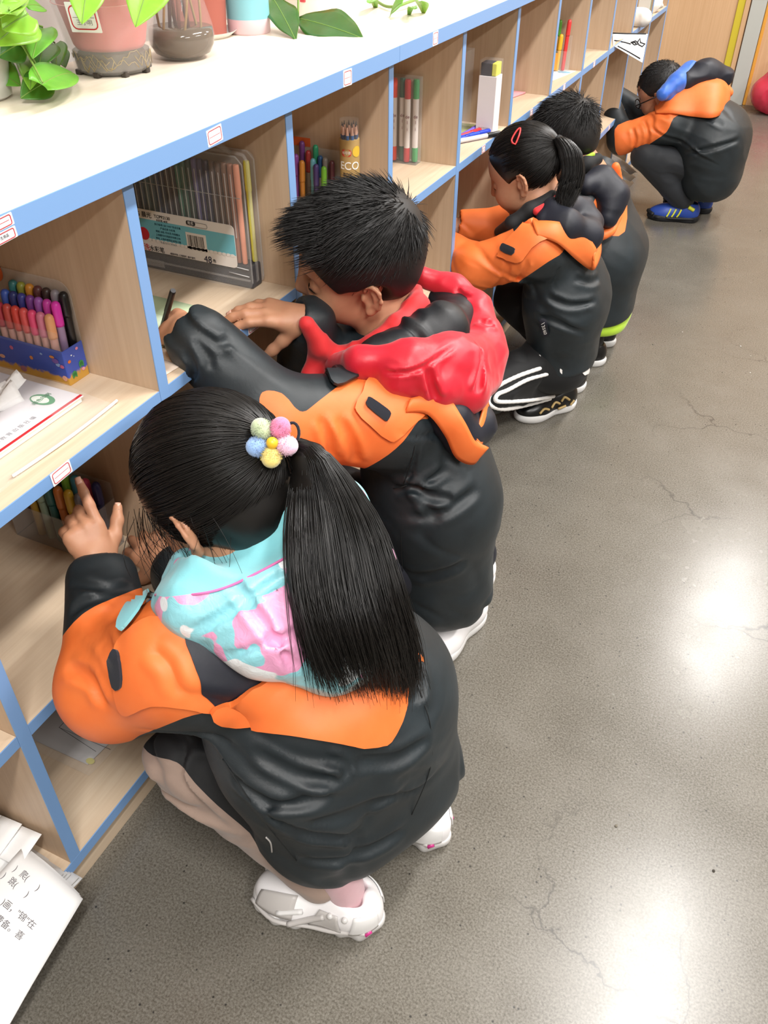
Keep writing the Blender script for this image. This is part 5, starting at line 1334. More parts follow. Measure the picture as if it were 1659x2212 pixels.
# ================================================================== boy in the blue hood at the far end
cloth_mat('hood_blue', '#2f62c0', '#3a70cf', 0.5, wr=3.0); cloth_mat('trouser_black', '#15181d', '#1b1f25', 0.7, wr=3.0)
flat('shoe_blue', '#27479c', 0.5); flat('lime', '#cdd13c', 0.5); flat('sole_dark', '#16181c', 0.6); flat('glasses_black', '#101012', 0.3)
def boy_far():
    A = lambda *x: np.array(x, float)
    s = .93; hc = A(.140, 3.235, .480); HM = frame(A(-.87, .15, -.48), A(-.47, -.08, .88))
    j = dict(nk=A(.225, 3.235, .430), ch=A(.30, 3.235, .39), mid=A(.385, 3.235, .32), pel=A(.405, 3.24, .235), SL=A(.215, 3.125, .385), SR=A(.225, 3.345, .395), EL=A(.040, 3.10, .315), WL=A(-.055, 3.215, .42), ER=A(.06, 3.37, .35), WR=A(-.045, 3.31, .425),
             hL=A(.37, 3.18, .215), kL=A(.145, 3.10, .265), aL=A(.335, 3.17, .085), hR=A(.37, 3.30, .215), kR=A(.15, 3.36, .27), aR=A(.37, 3.30, .085))
    T_, b, B, J, Tr, tr = base_child('boy with glasses and a blue hood crouching at the far end of the shelves', (.33, 3.23, 0), j, hc, HM, s, 81, (.118, .118, .095), h=.006, bh=.0045, trousers='trouser_black', tlab='black trousers', wr=.005, hem=.10)
    J.disp.append(creases([(list(hits(J, [(1390, 260), (1400, 290), (1395, 315)])[0]), .006, .008), (list(hits(J, [(1365, 275), (1372, 300), (1368, 325)])[0]), .006, .008), (list(hits(J, [(1480, 330), (1540, 320), (1600, 300)])[0]), .007, .010)]))
    rg = lambda pts, **k: cloth_region(hits(J, pts, raw=True)[0], **k)
    orn = rg([(1335, 270), (1400, 245), (1420, 215), (1470, 210), (1480, 240), (1455, 255), (1440, 285), (1405, 310), (1370, 335), (1335, 335), (1328, 300)], depth=.14)
    jb = finish_jacket(J, .0055, T_, [(orn, 'orange_sleeve', 'jacket_orange', 'orange shoulder and sleeve')])
    hp = lambda u, v_, l=0.0: hits(J, [(u, v_)], lift=l)[0][0]
    band('hood_rim', [hp(1412, 226, .012), hp(1445, 208, .045), hp(1490, 204, .055), hp(1540, 204, .055), at(1578, 196, d=3.42)], [hp(1418, 246, .006), hp(1452, 248, .010), hp(1495, 254, .012), hp(1545, 256, .014), at(1574, 228, d=3.42)], 'jacket_orange', jb, .006, 'broad orange edge of the jacket hood', .015)
    Nv = Soft(); Nv.chain([hp(1480, 205, .05), hp(1520, 195, .06), hp(1550, 190, .055)], [.040, .048, .040], .03); Nv.disp.append(wrinkles(.006, 16, np.eye(3), 18)); soft_part(Nv, .005, 'hood', 'jacket_navy', jb, 'navy hood lining')
    Ob = Soft(); Ob.chain([at(1536, 172, d=3.56), at(1560, 180, d=3.5), at(1574, 200, d=3.44)], [.012, .018, .018], .01); soft_part(Ob, .005, 'hood_edge', 'jacket_orange', jb, 'orange far edge of the hood')
    Bu = Soft(); Bu.chain([at(1432, 203, d=3.33), at(1462, 178, d=3.34), at(1490, 152, d=3.37)], [.024, .034, .036], .02); Bu.chain([at(1445, 210, d=3.36), at(1490, 175, d=3.40)], [.02, .03], .02)
    Bu.disp.append(wrinkles(.003, 30, np.eye(3), 4)); soft_part(Bu, .0045, 'padded_hood', 'hood_blue', T_, 'bright blue padded hood')
    def okf(P):
        f, l, u = P.T; al = np.abs(l); return ~((f > .04) & (u < .05)) & ~((f > .005) & (u < .01)) & ~((f > -.045) & (f <= .012) & (u < .005) & (al > .05)) & (u > -.06)
    short_hair(T_, hc, HM, s, 3500, 25, okf, lambda P: np.where(P[:, 2] > .05, .014, .010), (-.75, .0, .66), .5, (.0007, .0012), 'hair_short', .006, None, 'cropped black hair', (((.085, 0, -.04), (.075, .09, .085)), ((.03, .09, -.04), (.05, .04, .05)), ((.03, -.09, -.04), (.05, .04, .05))), .2)
    gl = world_part('glasses', tube_me('glasses', [Vector(hc+s*(HM@A(*x))) for x in ((-.005, .086, .002), (.04, .084, .0), (.095, .066, -.004))], .0022, 6), MATS['glasses_black'], T_); tag(gl, 'black framed glasses')
    for sg in (1, -1):
        M = frame(HM[:, 1], HM[:, 0]); ring = [Vector(hc+s*(HM@A(.100, sg*.034+.026*math.cos(t), -.006+.019*math.sin(t)))) for t in np.linspace(0, 6.283, 18, endpoint=False)]
        world_part('rim', tube_me('rim', ring, .0022, 6, closed=True), MATS['glasses_black'], gl)
        ln = [[hc+s*(HM@A(.100, sg*.034+a*.024, -.006+c*.017)) for a in np.linspace(-1, 1, 4)] for c in np.linspace(-1, 1, 4)]
        world_part('lens', sheet_me('lens', ln, .001), MATS['clear_plastic'], gl)
    world_part('temple', tube_me('temple', [Vector(hc+s*(HM@A(*x))) for x in ((-.005, -.086, .002), (.04, -.084, .0), (.095, -.066, -.004))], .0022, 6), MATS['glasses_black'], gl)
    for hl, to in ((A(.405, 3.185, 0), A(.215, 3.150, 0)), (A(.440, 3.315, 0), A(.25, 3.345, 0))):
        s0, SH, P, M = plain_shoe(T_, hl, to, .215, 'shoe_blue', 'sole_dark', 'blue and lime hiking shoe', 1.05)
        for sd in (1, -1):
            for x in (.075, .095, .115): on_shoe(SH, P, s0, [(x, sd*.032, .052), (x+.006, sd*.037, .034), (x+.012, sd*.040, .022)], .0035, 'lime', 'lime_stripe')
            on_shoe(SH, P, s0, [(.03, sd*.028, .052), (.05, sd*.029, .062)], .008, 'lime', 'ankle_patch'); on_shoe(SH, P, s0, [(.02, sd*.028, .018), (.1, sd*.038, .016), (.17, sd*.036, .016)], .005, 'sole_dark', 'rand')
        on_shoe(SH, P, s0, [(.175, .028, .022), (.195, 0, .026), (.175, -.028, .022)], .008, 'sole_dark', 'toe_cap')
boy_far()
# ================================================================== things on the shelves
def place(o, M): o.matrix_basis = M; return o
def basis(origin, x, y):
    """matrix with given x and y directions"""
    x = Vector(x).normalized(); y = Vector(y); y = (y-x*y.dot(x)).normalized(); z = x.cross(y)
    return Matrix(((x.x, y.x, z.x, origin[0]), (x.y, y.y, z.y, origin[1]), (x.z, y.z, z.z, origin[2]), (0, 0, 0, 1)))
_COLM = {}
def colm(hexc, rough=0.4, **kw):
    k = (hexc, rough)+tuple(kw.items())
    if k not in _COLM: _COLM[k] = flat('paint_'+hexc.lstrip('#'), hexc, rough, **kw)
    return _COLM[k]
def lettering(body, size, M, col, parent, name='lettering', ext=0.00015, align='CENTER'):
    me = text_mesh(body, size, ext, align); o = link(name, me, colm(col, 0.6), None)
    if parent is not None: o.parent = parent
    o.matrix_basis = M; return o
def plate(name, w_, h_, t, M, mat, parent, r=0.0, n=5):
    """flat rounded rectangle of thickness t lying in the xy plane of M"""
    bm = bmesh.new(); pts = []
    if r > 0:
        for cx, cy, a0 in ((w_/2-r, h_/2-r, 0), (-w_/2+r, h_/2-r, 90), (-w_/2+r, -h_/2+r, 180), (w_/2-r, -h_/2+r, 270)):
            for k in range(n+1): a = math.radians(a0+90*k/n); pts.append((cx+r*math.cos(a), cy+r*math.sin(a)))
    else: pts = [(w_/2, h_/2), (-w_/2, h_/2), (-w_/2, -h_/2), (w_/2, -h_/2)]
    A = [bm.verts.new((x, y, t)) for x, y in pts]; B = [bm.verts.new((x, y, 0)) for x, y in pts]
    bm.faces.new(A); bm.faces.new(B[::-1])
    for i in range(len(pts)): j = (i+1) % len(pts); bm.faces.new((A[i], B[i], B[j], A[j]))
    bmesh.ops.recalc_face_normals(bm, faces=bm.faces)
    o = link(name, bm_mesh(name, bm), mat, parent); o.matrix_basis = M; return o
def frame_line(name, w_, h_, t, M, mat, parent, lw, r=0.002):
    """thin rounded outline"""
    pts = []
    for cx, cy, a0 in ((w_/2-r, h_/2-r, 0), (-w_/2+r, h_/2-r, 90), (-w_/2+r, -h_/2+r, 180), (w_/2-r, -h_/2+r, 270)):
        for k in range(4): a = math.radians(a0+90*k/3); pts.append((cx+r*math.cos(a), cy+r*math.sin(a), t))
    o = link(name, tube_me(name, pts, lw, 6, closed=True), mat, parent); o.matrix_basis = M; return o

# ---- paper labels stuck to the front edges
def sticker(parent, y, z, w_, h_, rz=0.0, txt=None, x=0.0, row='edge label'):
    M = Matrix.Translation((x, y, z)) @ Matrix.Rotation(rz, 4, 'X') @ basis((0, 0, 0), (0, 1, 0), (0, 0, 1))
    s = plate('name_sticker', w_, h_, .0003, M, MATS['white_paper'], parent, .001); tag(s, 'white paper name sticker with red border')
    frame_line('red_border', w_*.84, h_*.78, .0004, Matrix(), MATS['red_line'], s, .0005, h_*.15)
    if txt: lettering(txt, h_*.34, Matrix.Translation((0, 0, .0004)), '#55555a', s)
    else: plate('rule', w_*.7, .0005, .0001, Matrix.Translation((0, 0, .0004)), MATS['red_line'], s)
    return s
ze = (Z_TB+Z_TT)/2
sticker(WT[0], .284, ze, .034, .020, .06, None, OVER); sticker(WT[0], .661, ze-.001, .030, .024, -.04, None, OVER); sticker(WT[1], 1.033, ze, .026, .024, .0, None, OVER)
sticker(WT[0], -.085, ze+.005, .036, .012, .05, None, OVER); sticker(WT[0], -.085, ze-.008, .036, .011, .05, '学生用品', OVER)
u0, u1 = BAY_PARENT[1], BAY_PARENT[6]
sticker(u0, -.079, (Z_S1+Z_S1B)/2+.001, .034, .0185, .05); sticker(u0, .357, (Z_S1+Z_S1B)/2, .030, .017, .0, 'YYY'); sticker(u0, 1.16-.25, .6818, .028, .017)
for y_ in (1.431, 1.83, 2.172, 2.553): sticker(u1 if y_ < 2.4 else BAY_PARENT[9], y_, .682, .026, .018)
for y_ in (2.62, 3.0): sticker(BAY_PARENT[9], y_, .376, .024, .018)

# ---- markers and pens
def pen_proto(L, r, cap, capcol, bodycol, tip='round', plain=False):
    """meshes for one pen standing on the origin along +z"""
    b = lathe_me('barrel', [(0, 0), (r*.8, 0), (r*.9, .002), (r*.9, L-cap), (0, L-cap)], 12, None, True)
    z0 = L-cap; prof = [(0, z0-.001), (r, z0-.001), (r*1.05, z0+.003), (r*1.02, L-r*1.2)]
    if tip == 'round': prof += [(r*.9, L-r*.55), (r*.55, L-r*.15), (0, L)]
    else: prof += [(r*.95, L-.001), (r*.85, L), (0, L)]
    return b, lathe_me('cap', prof, 12, None, tip != 'round')
_PENS = {}
def pen(name, label, base, L, r, capcol, bodycol, direction=(0, 0, 1), cap=.04, tip='round', group=None, cat='marker', bodykw=None):
    k = (round(L, 4), round(r, 4), cap, tip)
    if k not in _PENS: _PENS[k] = pen_proto(L, r, cap, capcol, bodycol, tip)
    b, c = _PENS[k]
    t = thing(name, label, cat, tuple(base), 0, group); t.rotation_mode = 'QUATERNION'; t.rotation_quaternion = Vector(direction).to_track_quat('Z', 'Y')
    for nme, me, col in (('barrel', b, bodycol), ('cap', c, capcol)):
        o = bpy.data.objects.new(nme, me.copy()); COL.objects.link(o); o.parent = t; o.data.materials.append(colm(col, .35))
    return t
# 1 sea-life tray of markers beside the first upright
tr = thing('marker_tray', 'blue sea-life card tray with clear back holding upright markers', 'tray', (-.245, .097, Z_S1))
W_, D_, H_ = .25, .038, .052
def tpart(nme, c, s_, mat, bevel=.0008): return link(nme, box_me(nme, c, s_, None, bevel), mat, tr)
fr_m, N, L, Bn = nm('sea_print'); v_ = coords(N, L)
sx = N.new('ShaderNodeSeparateXYZ'); L.new(v_, sx.inputs[0]); nz = noise(N, L, v_, 60, 3, .6, 1.0)
mm = N.new('ShaderNodeMath'); mm.operation = 'MULTIPLY_ADD'; L.new(nz, mm.inputs[0]); mm.inputs[1].default_value = .018; L.new(sx.outputs[2], mm.inputs[2])
cc = mixcol(N, L, ramp(N, L, mm.outputs[0], [(.0205, (0, 0, 0)), (.0215, (1, 1, 1))]), srgb('#c9983e'), srgb('#3f57b5'))
L.new(cc, Bn.inputs['Base Color']); Bn.inputs['Roughness'].default_value = .3
tpart('front_card', (0, -D_/2, H_/2), (W_, .0015, H_), fr_m); e_ = tpart('end_card', (W_/2, 0, H_/2), (.0015, D_, H_), fr_m); tpart('end_card', (-W_/2, 0, H_/2), (.0015, D_, H_), fr_m); tpart('base', (0, 0, .001), (W_, D_, .002), colm('#6f7078'))
bc = plate('back_card', W_, .135, .0012, basis((0, D_/2+.001, .0675), (1, 0, 0), (0, 0, 1)), MATS['cloudy_plastic'], tr, .02); tag(bc, 'clear plastic back panel with rounded corner')
plate('orange_arch', .14, .03, .0014, basis((-.06, D_/2+.0005, .128), (1, 0, 0), (0, 0, 1)), colm('#d4622a', .4), tr, .014)
plate('front_window', W_, .030, .0008, basis((0, -D_/2, H_+.012), (1, 0, 0), (0, 0, 1)), MATS['clear_plastic'], tr, .004)
def blob(parent, nme, x, y, z, r, col, M, sq=1.0, n=12):
    bm = bmesh.new(); pts = [(x+r*math.cos(6.283*k/n), y+r*sq*math.sin(6.283*k/n)) for k in range(n)]
    A = [bm.verts.new((a, b, z+.0004)) for a, b in pts]; B = [bm.verts.new((a, b, z)) for a, b in pts]; bm.faces.new(A); bm.faces.new(B[::-1])
    for i in range(n): j = (i+1) % n; bm.faces.new((A[i], B[i], B[j], A[j]))
    o = link(nme, bm_mesh(nme, bm), colm(col, .4), parent); o.matrix_basis = M; return o
Me = basis((W_/2+.0008, 0, 0), (0, 1, 0), (0, 0, 1))
for x, z, r, c in ((-.012, .034, .0028, '#e0762e'), (.006, .046, .0025, '#d88aa8'), (.010, .013, .003, '#e09ab0'), (-.006, .041, .0013, '#dfe8f0'), (-.002, .038, .0008, '#dfe8f0')): blob(tr, 'print', x, z, .0004, r, c, Me, .8)
for x0, z0 in ((-.008, .008), (.008, .017)):
    for k in range(5): blob(tr, 'seaweed', x0+(k-2)*.0016, z0+.006-abs(k-2)*.001, .0004, .0012, '#3f8f4f', Me, 4.0, 8)
Mf = basis((0, -D_/2-.0009, 0), (1, 0, 0), (0, 0, 1))
rs = random.Random(4)
for k in range(26): blob(tr, 'print', rs.uniform(-.11, .12), rs.uniform(.006, .046), .0004, rs.uniform(.002, .006), rs.choice(['#7b5aa8', '#c66a8e', '#d88a4a', '#5a8f6a', '#8fa8d8', '#a0687a', '#e0a890']), Mf, rs.uniform(.5, 1))
rows = [(.110, .122, [('black', '#17171a'), ('grey', '#8c8790'), ('dark brown', '#3a2a28'), ('brown', '#5c3434'), ('amber', '#c88730'), ('olive', '#8d8f3a'), ('teal', '#3a7a7a')]),
        (.097, .113, [('bright magenta', '#e23ab8'), ('magenta', '#c840a8'), ('violet', '#9a58b0'), ('purple', '#7a3f90'), ('navy blue', '#3c3f8e'), ('dark blue', '#2d3570'), ('blue', '#3d5bb0')]),
        (.085, .099, [('peach', '#e8a878'), ('pale pink', '#d8809a'), ('hot pink', '#ef5080'), ('coral', '#e25a58'), ('red', '#d84a40'), ('dark coral', '#c85048'), ('crimson', '#b83a48')])]
for ri, (yy, hh, cols) in enumerate(rows):
    for i, (cn, cx) in enumerate(cols):
        pen('felt_marker', f'{cn} capped felt marker standing in the sea-life card tray', (-.132-.0146*i-.004*ri, yy, Z_S1+.002), hh, .0062, cx, cx if ri < 1 else '#d9a49a' if ri == 2 else '#a08ab0', (0.05, 0.0, 1), .034, 'round', 'markers in the sea-life tray')
# 2 exercise book with torn paper and a clear zip bag
bk = thing('exercise_book', 'white exercise book with red lower edge in a clear zip bag', 'book', (-.15, -.045, Z_S1+.001))
link('pages', box_me('pages', (0, 0, .004), (.148, .19, .007)), colm('#e9ecdf', .8), bk); link('cover', box_me('cover', (0, .001, .0082), (.152, .194, .0012), None, .0004), colm('#dedbe0', .5), bk)
link('red_band', box_me('red_band', (.0725, .001, .0091), (.004, .194, .0006)), colm('#c02a30', .5), bk)
lettering('语', .085, basis((-.035, -.085, .009), (0, 1, 0), (-1, 0, 0)), '#d8c84a', bk, 'title_shadow', .0002); lettering('语', .080, basis((-.035, -.085, .0094), (0, 1, 0), (-1, 0, 0)), '#1f3060', bk, 'title')
blob(bk, 'badge', 0, 0, 0, .019, '#3f8f5f', Matrix.Translation((.035, .066, .0093)), .62, 20); blob(bk, 'badge_leaf', 0, 0, 0, .014, '#e6efe6', Matrix.Translation((.033, .064, .0098)), .55, 16)
lettering('绿色印刷', .008, basis((.034, .066, .0104), (0, 1, 0), (-1, 0, 0)), '#2f7a4f', bk, 'badge_text')
lettering('山 东 教 育 出 版 社 编', .008, basis((.056, -.01, .009), (0, 1, 0), (-1, 0, 0)), '#8a8a90', bk, 'publisher')
zb = thing('zip_bag', 'crinkled clear zip bag around the exercise book', 'bag', (-.10, -.03, Z_S1))
g = [[(-.135+.21*a+.002*math.sin(9*b), -.20+.29*b+.03*a*0, .0155-.013*max(0, (a-.62)/.38)**.7+.0018*math.sin(17*a+5*b)*math.sin(13*b)) for b in np.linspace(0, 1, 26)] for a in np.linspace(0, 1, 22)]
link('film', sheet_me('film', g, .0003), MATS['clear_plastic'], zb)
link('zip_strip', tube_me('zip_strip', [(.066+.004*math.sin(3*t), -.09+.10*t*1.9, .0035) for t in np.linspace(0, 1, 12)], .0022, 6), colm('#f2f0ea', .3), zb)
tp = thing('torn_paper', 'torn curled scrap of white paper on the exercise book', 'paper', (-.17, .0, Z_S1+.012))
for k, (dx, dy, w_) in enumerate(((0, 0, .03), (.012, -.02, .026), (-.01, -.045, .03))):
    g = [[(dx+w_*(a-.5)+.01*b, dy+.05*b-.02, .002+.022*math.sin(2.2*a+k)*b+.006*math.sin(9*a+3*b)) for a in np.linspace(0, 1, 8)] for b in np.linspace(0, 1, 8)]
    link('scrap', sheet_me('scrap', g, .0004), MATS['white_paper'], tp)
# 3 second pack of markers in the bay below, in front of the girl's hands
pk = thing('marker_pack', 'clear plastic pack of markers on the lower shelf behind the girl hand', 'pack', (-.205, .075, Z_S2))
for c, s_ in (((0, .030, .06), (.17, .001, .12)), ((0, -.030, .035), (.17, .001, .07)), ((.085, 0, .045), (.001, .06, .09)), ((-.085, 0, .045), (.001, .06, .09)), ((0, 0, .0006), (.17, .06, .0012))):
    link('panel', box_me('panel', c, s_), MATS['grey_film'], pk)
cols = [('red', '#b0283a'), ('navy', '#252a5e'), ('grey', '#6a6468'), ('pink', '#c8486e'), ('yellow', '#c8a030'), ('teal', '#3a7a88'), ('orange', '#b86a30'), ('lime', '#7fae3a'), ('dark teal', '#2f5f5a'), ('brown', '#4c3230'), ('sage', '#8fa08a'), ('green', '#6a9a48'), ('gold', '#b08a38'), ('black', '#1c1c20')]
for i, (cn, cx) in enumerate(cols):
    pen('felt_marker', f'{cn} marker in the clear pack on the lower shelf', (-.130-.0205*(i//2)-.003*(i % 2), .064+.022*(i % 2), Z_S2+.002), .128-.012*(1-i % 2), .0072, cx, cx, (.02, .0, 1), .04, 'round', 'markers in the lower pack')
# 4 clear case of 48 felt pens
CX0, CX1, CY0, CY1, CZ0, CZ1 = -.345, -.058, .4535, .4915, Z_S1, .905
cs = thing('marker_case', 'clear plastic carrying case of 48 felt pens with printed card', 'case', ((CX0+CX1)/2, (CY0+CY1)/2, CZ0))
w_, h_ = CX1-CX0, CZ1-CZ0
front = plate('front_shell', w_, h_, .0012, basis((0, -(CY1-CY0)/2, h_/2), (1, 0, 0), (0, 0, 1)), MATS['clear_plastic'], cs, .014)
plate('back_shell', w_, h_, .0012, basis((0, (CY1-CY0)/2-.0012, h_/2), (1, 0, 0), (0, 0, 1)), MATS['cloudy_plastic'], cs, .014)
link('rim', tube_me('rim', [(x, (-.0), z) for x, z in [(w_/2-.002, .012), (w_/2-.002, h_-.012), (w_/2-.008, h_-.003), (w_/2-.02, h_-.001), (-w_/2+.02, h_-.001), (-w_/2+.002, h_-.012), (-w_/2+.002, .012), (-w_/2+.012, .001), (w_/2-.012, .001)]], .0028, 8, closed=True), MATS['cloudy_plastic'], cs)
for yy in (-.017, .017): link('edge_bead', tube_me('edge_bead', [(w_/2-.001, yy, .012), (w_/2-.001, yy, h_-.012), (w_/2-.012, yy, h_-.001), (0, yy, h_-.001)], .0014, 6), MATS['cloudy_plastic'], cs)
hd_ = link('handle', tube_me('handle', [(w_/2-.10, 0, h_-.002), (w_/2-.095, -.004, h_+.010), (w_/2-.075, -.006, h_+.013), (w_/2-.05, -.005, h_+.010), (w_/2-.03, 0, h_-.002)], [.004, .005, .005, .005, .004], 8), MATS['cloudy_plastic'], cs)
link('tray', box_me('tray', (0, 0, .020), (w_-.006, .030, .038), None, .003), flat('smoke_tray', '#4c4e55', .25, Alpha=.75), cs)
link('ledge', box_me('ledge', (0, -.018, .016), (w_-.01, .003, .003), None, .0008), MATS['cloudy_plastic'], cs); link('clasp', box_me('clasp', (-.06, -.0195, .014), (.05, .002, .012), None, .0008), MATS['cloudy_plastic'], cs)
for zz in (.025, .037): link('ridge', tube_me('ridge', [(w_/2-.045, -.0188, zz), (w_/2-.006, -.0188, zz-.002)], .0008, 6), colm('#d8d8da', .3), cs)
pens48 = ['#efa184', '#a4735f', '#83624e', '#6e5548', '#6b5a55', '#3b3a58', '#45446a', '#6f6a9a', '#35504a', '#3f6a5c', '#2f7560', '#3a3236', '#433840', '#2f3348', '#34456a', '#3f5b6a', '#4a6a70', '#35506a', '#2a3a58', '#1f4a48', '#3a2a2a', '#5a3a3a', '#6a2a3a', '#8a2a2a']
n48 = ['peach', 'tan brown', 'brown', 'umber', 'taupe', 'dark violet', 'indigo', 'lavender', 'dark green', 'green', 'emerald', 'charcoal', 'plum grey', 'slate', 'steel blue', 'petrol', 'grey teal', 'denim', 'navy', 'deep teal', 'sepia', 'maroon', 'wine', 'dark red']
for i, (cn, cx) in enumerate(zip(n48, pens48)):
    xx = CX1-.019-.0112*i
    if xx < CX0+.01: break
    pen('felt_pen', f'{cn} felt pen in the clear 48 colour case', (xx, CY0+.012, CZ0+.040), .158, .0050, cx, cx, (0, 0, 1), .045, 'flat', 'felt pens in the 48 colour case', 'pen')
    if i: link('divider_rib', box_me('divider_rib', (xx+.0056-(CX0+CX1)/2, -.0165, .135), (.0009, .0009, .10)), colm('#c9c6c4', .4), cs)
pen('felt_pen', 'yellow felt pen at the outer edge of the 48 colour case', (CX1-.0075, CY0+.024, CZ0+.042), .160, .0050, '#d8d25a', '#d8d25a', (0, 0, 1), .045, 'flat', 'felt pens in the 48 colour case', 'pen')
link('cross_rib', box_me('cross_rib', (.01, -.0172, .150), (w_-.04, .0007, .0009)), colm('#a9a7a6', .4), cs)
# printed card
cx0, cx1, cz0, cz1 = -.338, -.084, .7255, .797
cd_ = plate('card', cx1-cx0, cz1-cz0, .0005, basis(((cx0+cx1)/2-(CX0+CX1)/2, -(CY1-CY0)/2-.0006, (cz0+cz1)/2-CZ0), (1, 0, 0), (0, 0, 1)), colm('#e9e2dc', .45), cs, .008); tag(cd_, 'printed white and cyan card')
def on_card(x, z): return Matrix.Translation((x-(cx0+cx1)/2, z-(cz0+cz1)/2, .0006))
plate('cyan_band', cx1-cx0-.001, .034, .0002, on_card((cx0+cx1)/2, .764), colm('#74bccb', .45), cd_, .001)
for k in range(30): blob(cd_, 'scallop', 0, 0, 0, .0048, '#e9e2dc', on_card(cx0+.006+.0083*k, .7462)@Matrix.Translation((0, 0, .0001)), .55, 10)
pw = lambda u, v_: at(u, v_, y=CY0-.001)
for txt, u, v_, sz, col in (('M&G 晨光', 303, 462, .0105, '#20242a'), ('TCP92130', 350, 470, .0075, '#26262c'), ('水彩笔 48支', 350, 478, .0045, '#55555c'), ('水彩笔', 340, 539, .0105, '#202026'), ('洗', 318, 534, .013, '#c8283a'), ('48', 450, 561, .016, '#1c1c3a'), ('色', 464, 564, .0065, '#2a2a30'), ('•超级可洗 •三角笔杆 •盖子通气', 395, 553, .0038, '#55545a')):
    q = pw(u, v_); lettering(txt, sz, on_card(q[0], q[2])@Matrix.Translation((0, 0, .0004)), col, cd_)
for k, ln in enumerate(('执行标准 GB 21027 安全无毒', '产品名称 水彩笔', '规格 48色 可水洗 环保墨水', '上海晨光文具股份有限公司', '地址 上海市奉贤区金钱公路', '电话 021-57475621')):
    q = pw(362+k*.6, 489+k*7.5); lettering(ln, .0042, on_card(q[0], q[2])@Matrix.Translation((0, 0, .0004)), '#2f5a6a', cd_)
q = pw(425, 523); bcM = on_card(q[0], q[2])@Matrix.Translation((0, 0, .0003)); bcp = plate('barcode', .040, .029, .0002, bcM, colm('#e6dfd8', .5), cd_)
rs = random.Random(9); xx = -.016
while xx < .016:
    ww = rs.choice((.0006, .0009, .0014)); plate('bar', ww, .019, .0001, Matrix.Translation((xx, .001, .0003)), colm('#3a3432', .6), bcp); xx += ww+rs.choice((.0006, .0009, .0013))
lettering('6 920355 043836', .0036, Matrix.Translation((0, -.0115, .0003)), '#3a3432', bcp)
q = pw(412, 482); plate('name_pill', .018, .0075, .0002, on_card(q[0], q[2])@Matrix.Translation((0, 0, .0004)), colm('#26262a', .5), cd_, .003); lettering('姓名', .0058, on_card(q[0], q[2])@Matrix.Translation((0, 0, .0008)), '#e8e4de', cd_)
q = pw(431, 487); frame_line('name_box', .030, .0075, .0006, on_card(q[0], q[2]), colm('#6a6a6e', .5), cd_, .0003, .003)
q = pw(318, 505); blob(cd_, 'red_disc', 0, 0, 0, .011, '#c8283a', on_card(q[0]-.006, q[2])@Matrix.Translation((0, 0, .0004)), 1, 20)
q = pw(487, 520)
# 5 loose sheets and the strip where the boy writes
def sheet(name, label, cat, pts, mat, z, n=10, sag=0.0, thick=.0005, group=None):
    """quad sheet, pts = four (x,y[,z]) corners in order"""
    P = [np.array([p[0], p[1], p[2] if len(p) > 2 else z]) for p in pts]
    g = [[(P[0]*(1-a)+P[1]*a)*(1-b)+(P[3]*(1-a)+P[2]*a)*b+np.array([0, 0, sag*math.sin(3*a+2*b)*math.sin(5*b)]) for a in np.linspace(0, 1, n)] for b in np.linspace(0, 1, n)]
    o = link(name, sheet_me(name, g, thick), mat); tag(o, label, cat, group); return o
sheet('paper', 'pale green sheet of paper lying under the 48 colour case', 'paper', [(-.24, .20), (-.12, .20), (-.105, .362), (-.235, .366)], colm('#b3c4a0', .8), Z_S1+.0012, 8)
sheet('paper', 'lighter mint paper edge under the boy hand', 'paper', [(-.20, .19), (-.075, .19), (-.065, .305), (-.19, .31)], colm('#d5e6c8', .8), Z_S1+.0022, 8)
sheet('paper', 'narrow yellow paper strip beside the boy right hand', 'paper', [(-.105, .337), (-.037, .336), (-.033, .327), (-.088, .319)], colm('#e0a92e', .8), Z_S1+.0028, 6)
sheet('paper', 'small white paper with an orange corner beneath the boy sleeve', 'paper', [(-.075, .15), (-.02, .145), (-.015, .19), (-.07, .195)], colm('#ecd9c8', .8), Z_S1+.0012, 6)
pen('pen', 'black pen held in the boy left hand', tuple(at(352, 722, d=1.262)-np.array([.03, -.02, .03])), .135, .0045, '#15151a', '#15151a', (.35, -.15, .55), .05, 'flat', None, 'pen')
# 6 pencil tube and marker pack in the third bay
TX, TY = -.068, .836
tb = thing('pencil_tube', 'kraft card tube of blue pencils with a clear lid', 'tube', (TX, TY, Z_S1))
link('tube', lathe_me('tube', [(0, 0), (.0185, 0), (.019, .001), (.019, .150), (.018, .1502), (0, .1502)], 28, None, True), colm('#b3935c', .7), tb)
link('lid', lathe_me('lid', [(.0184, .148), (.0188, .152), (.0180, .154), (.0180, .184), (.0170, .1845), (0, .1845)], 28, None, True), MATS['clear_plastic'], tb)
for k in range(12):
    rr = .0135 if k < 9 else .005; a = 6.283*k/(9 if k < 9 else 3); px_, py_ = rr*math.cos(a), rr*math.sin(a)
    p = thing('pencil', 'blue pencil with dark point standing in the kraft tube', 'pencil', (TX+px_, TY+py_, Z_S1+.004), 0, 'pencils in the kraft tube')
    link('shaft', lathe_me('shaft', [(0, 0), (.0034, 0), (.0034, .154), (0, .154)], 6, None, True), colm('#2f5f9a' if k % 3 else '#2a3a5a', .4), p)
    link('wood', lathe_me('wood', [(.0034, .154), (.0014, .168), (0, .168)], 10), colm('#d0a088', .8), p); link('lead', lathe_me('lead', [(.0014, .168), (.0004, .175), (0, .1752)], 8), colm('#3a3230', .5), p)
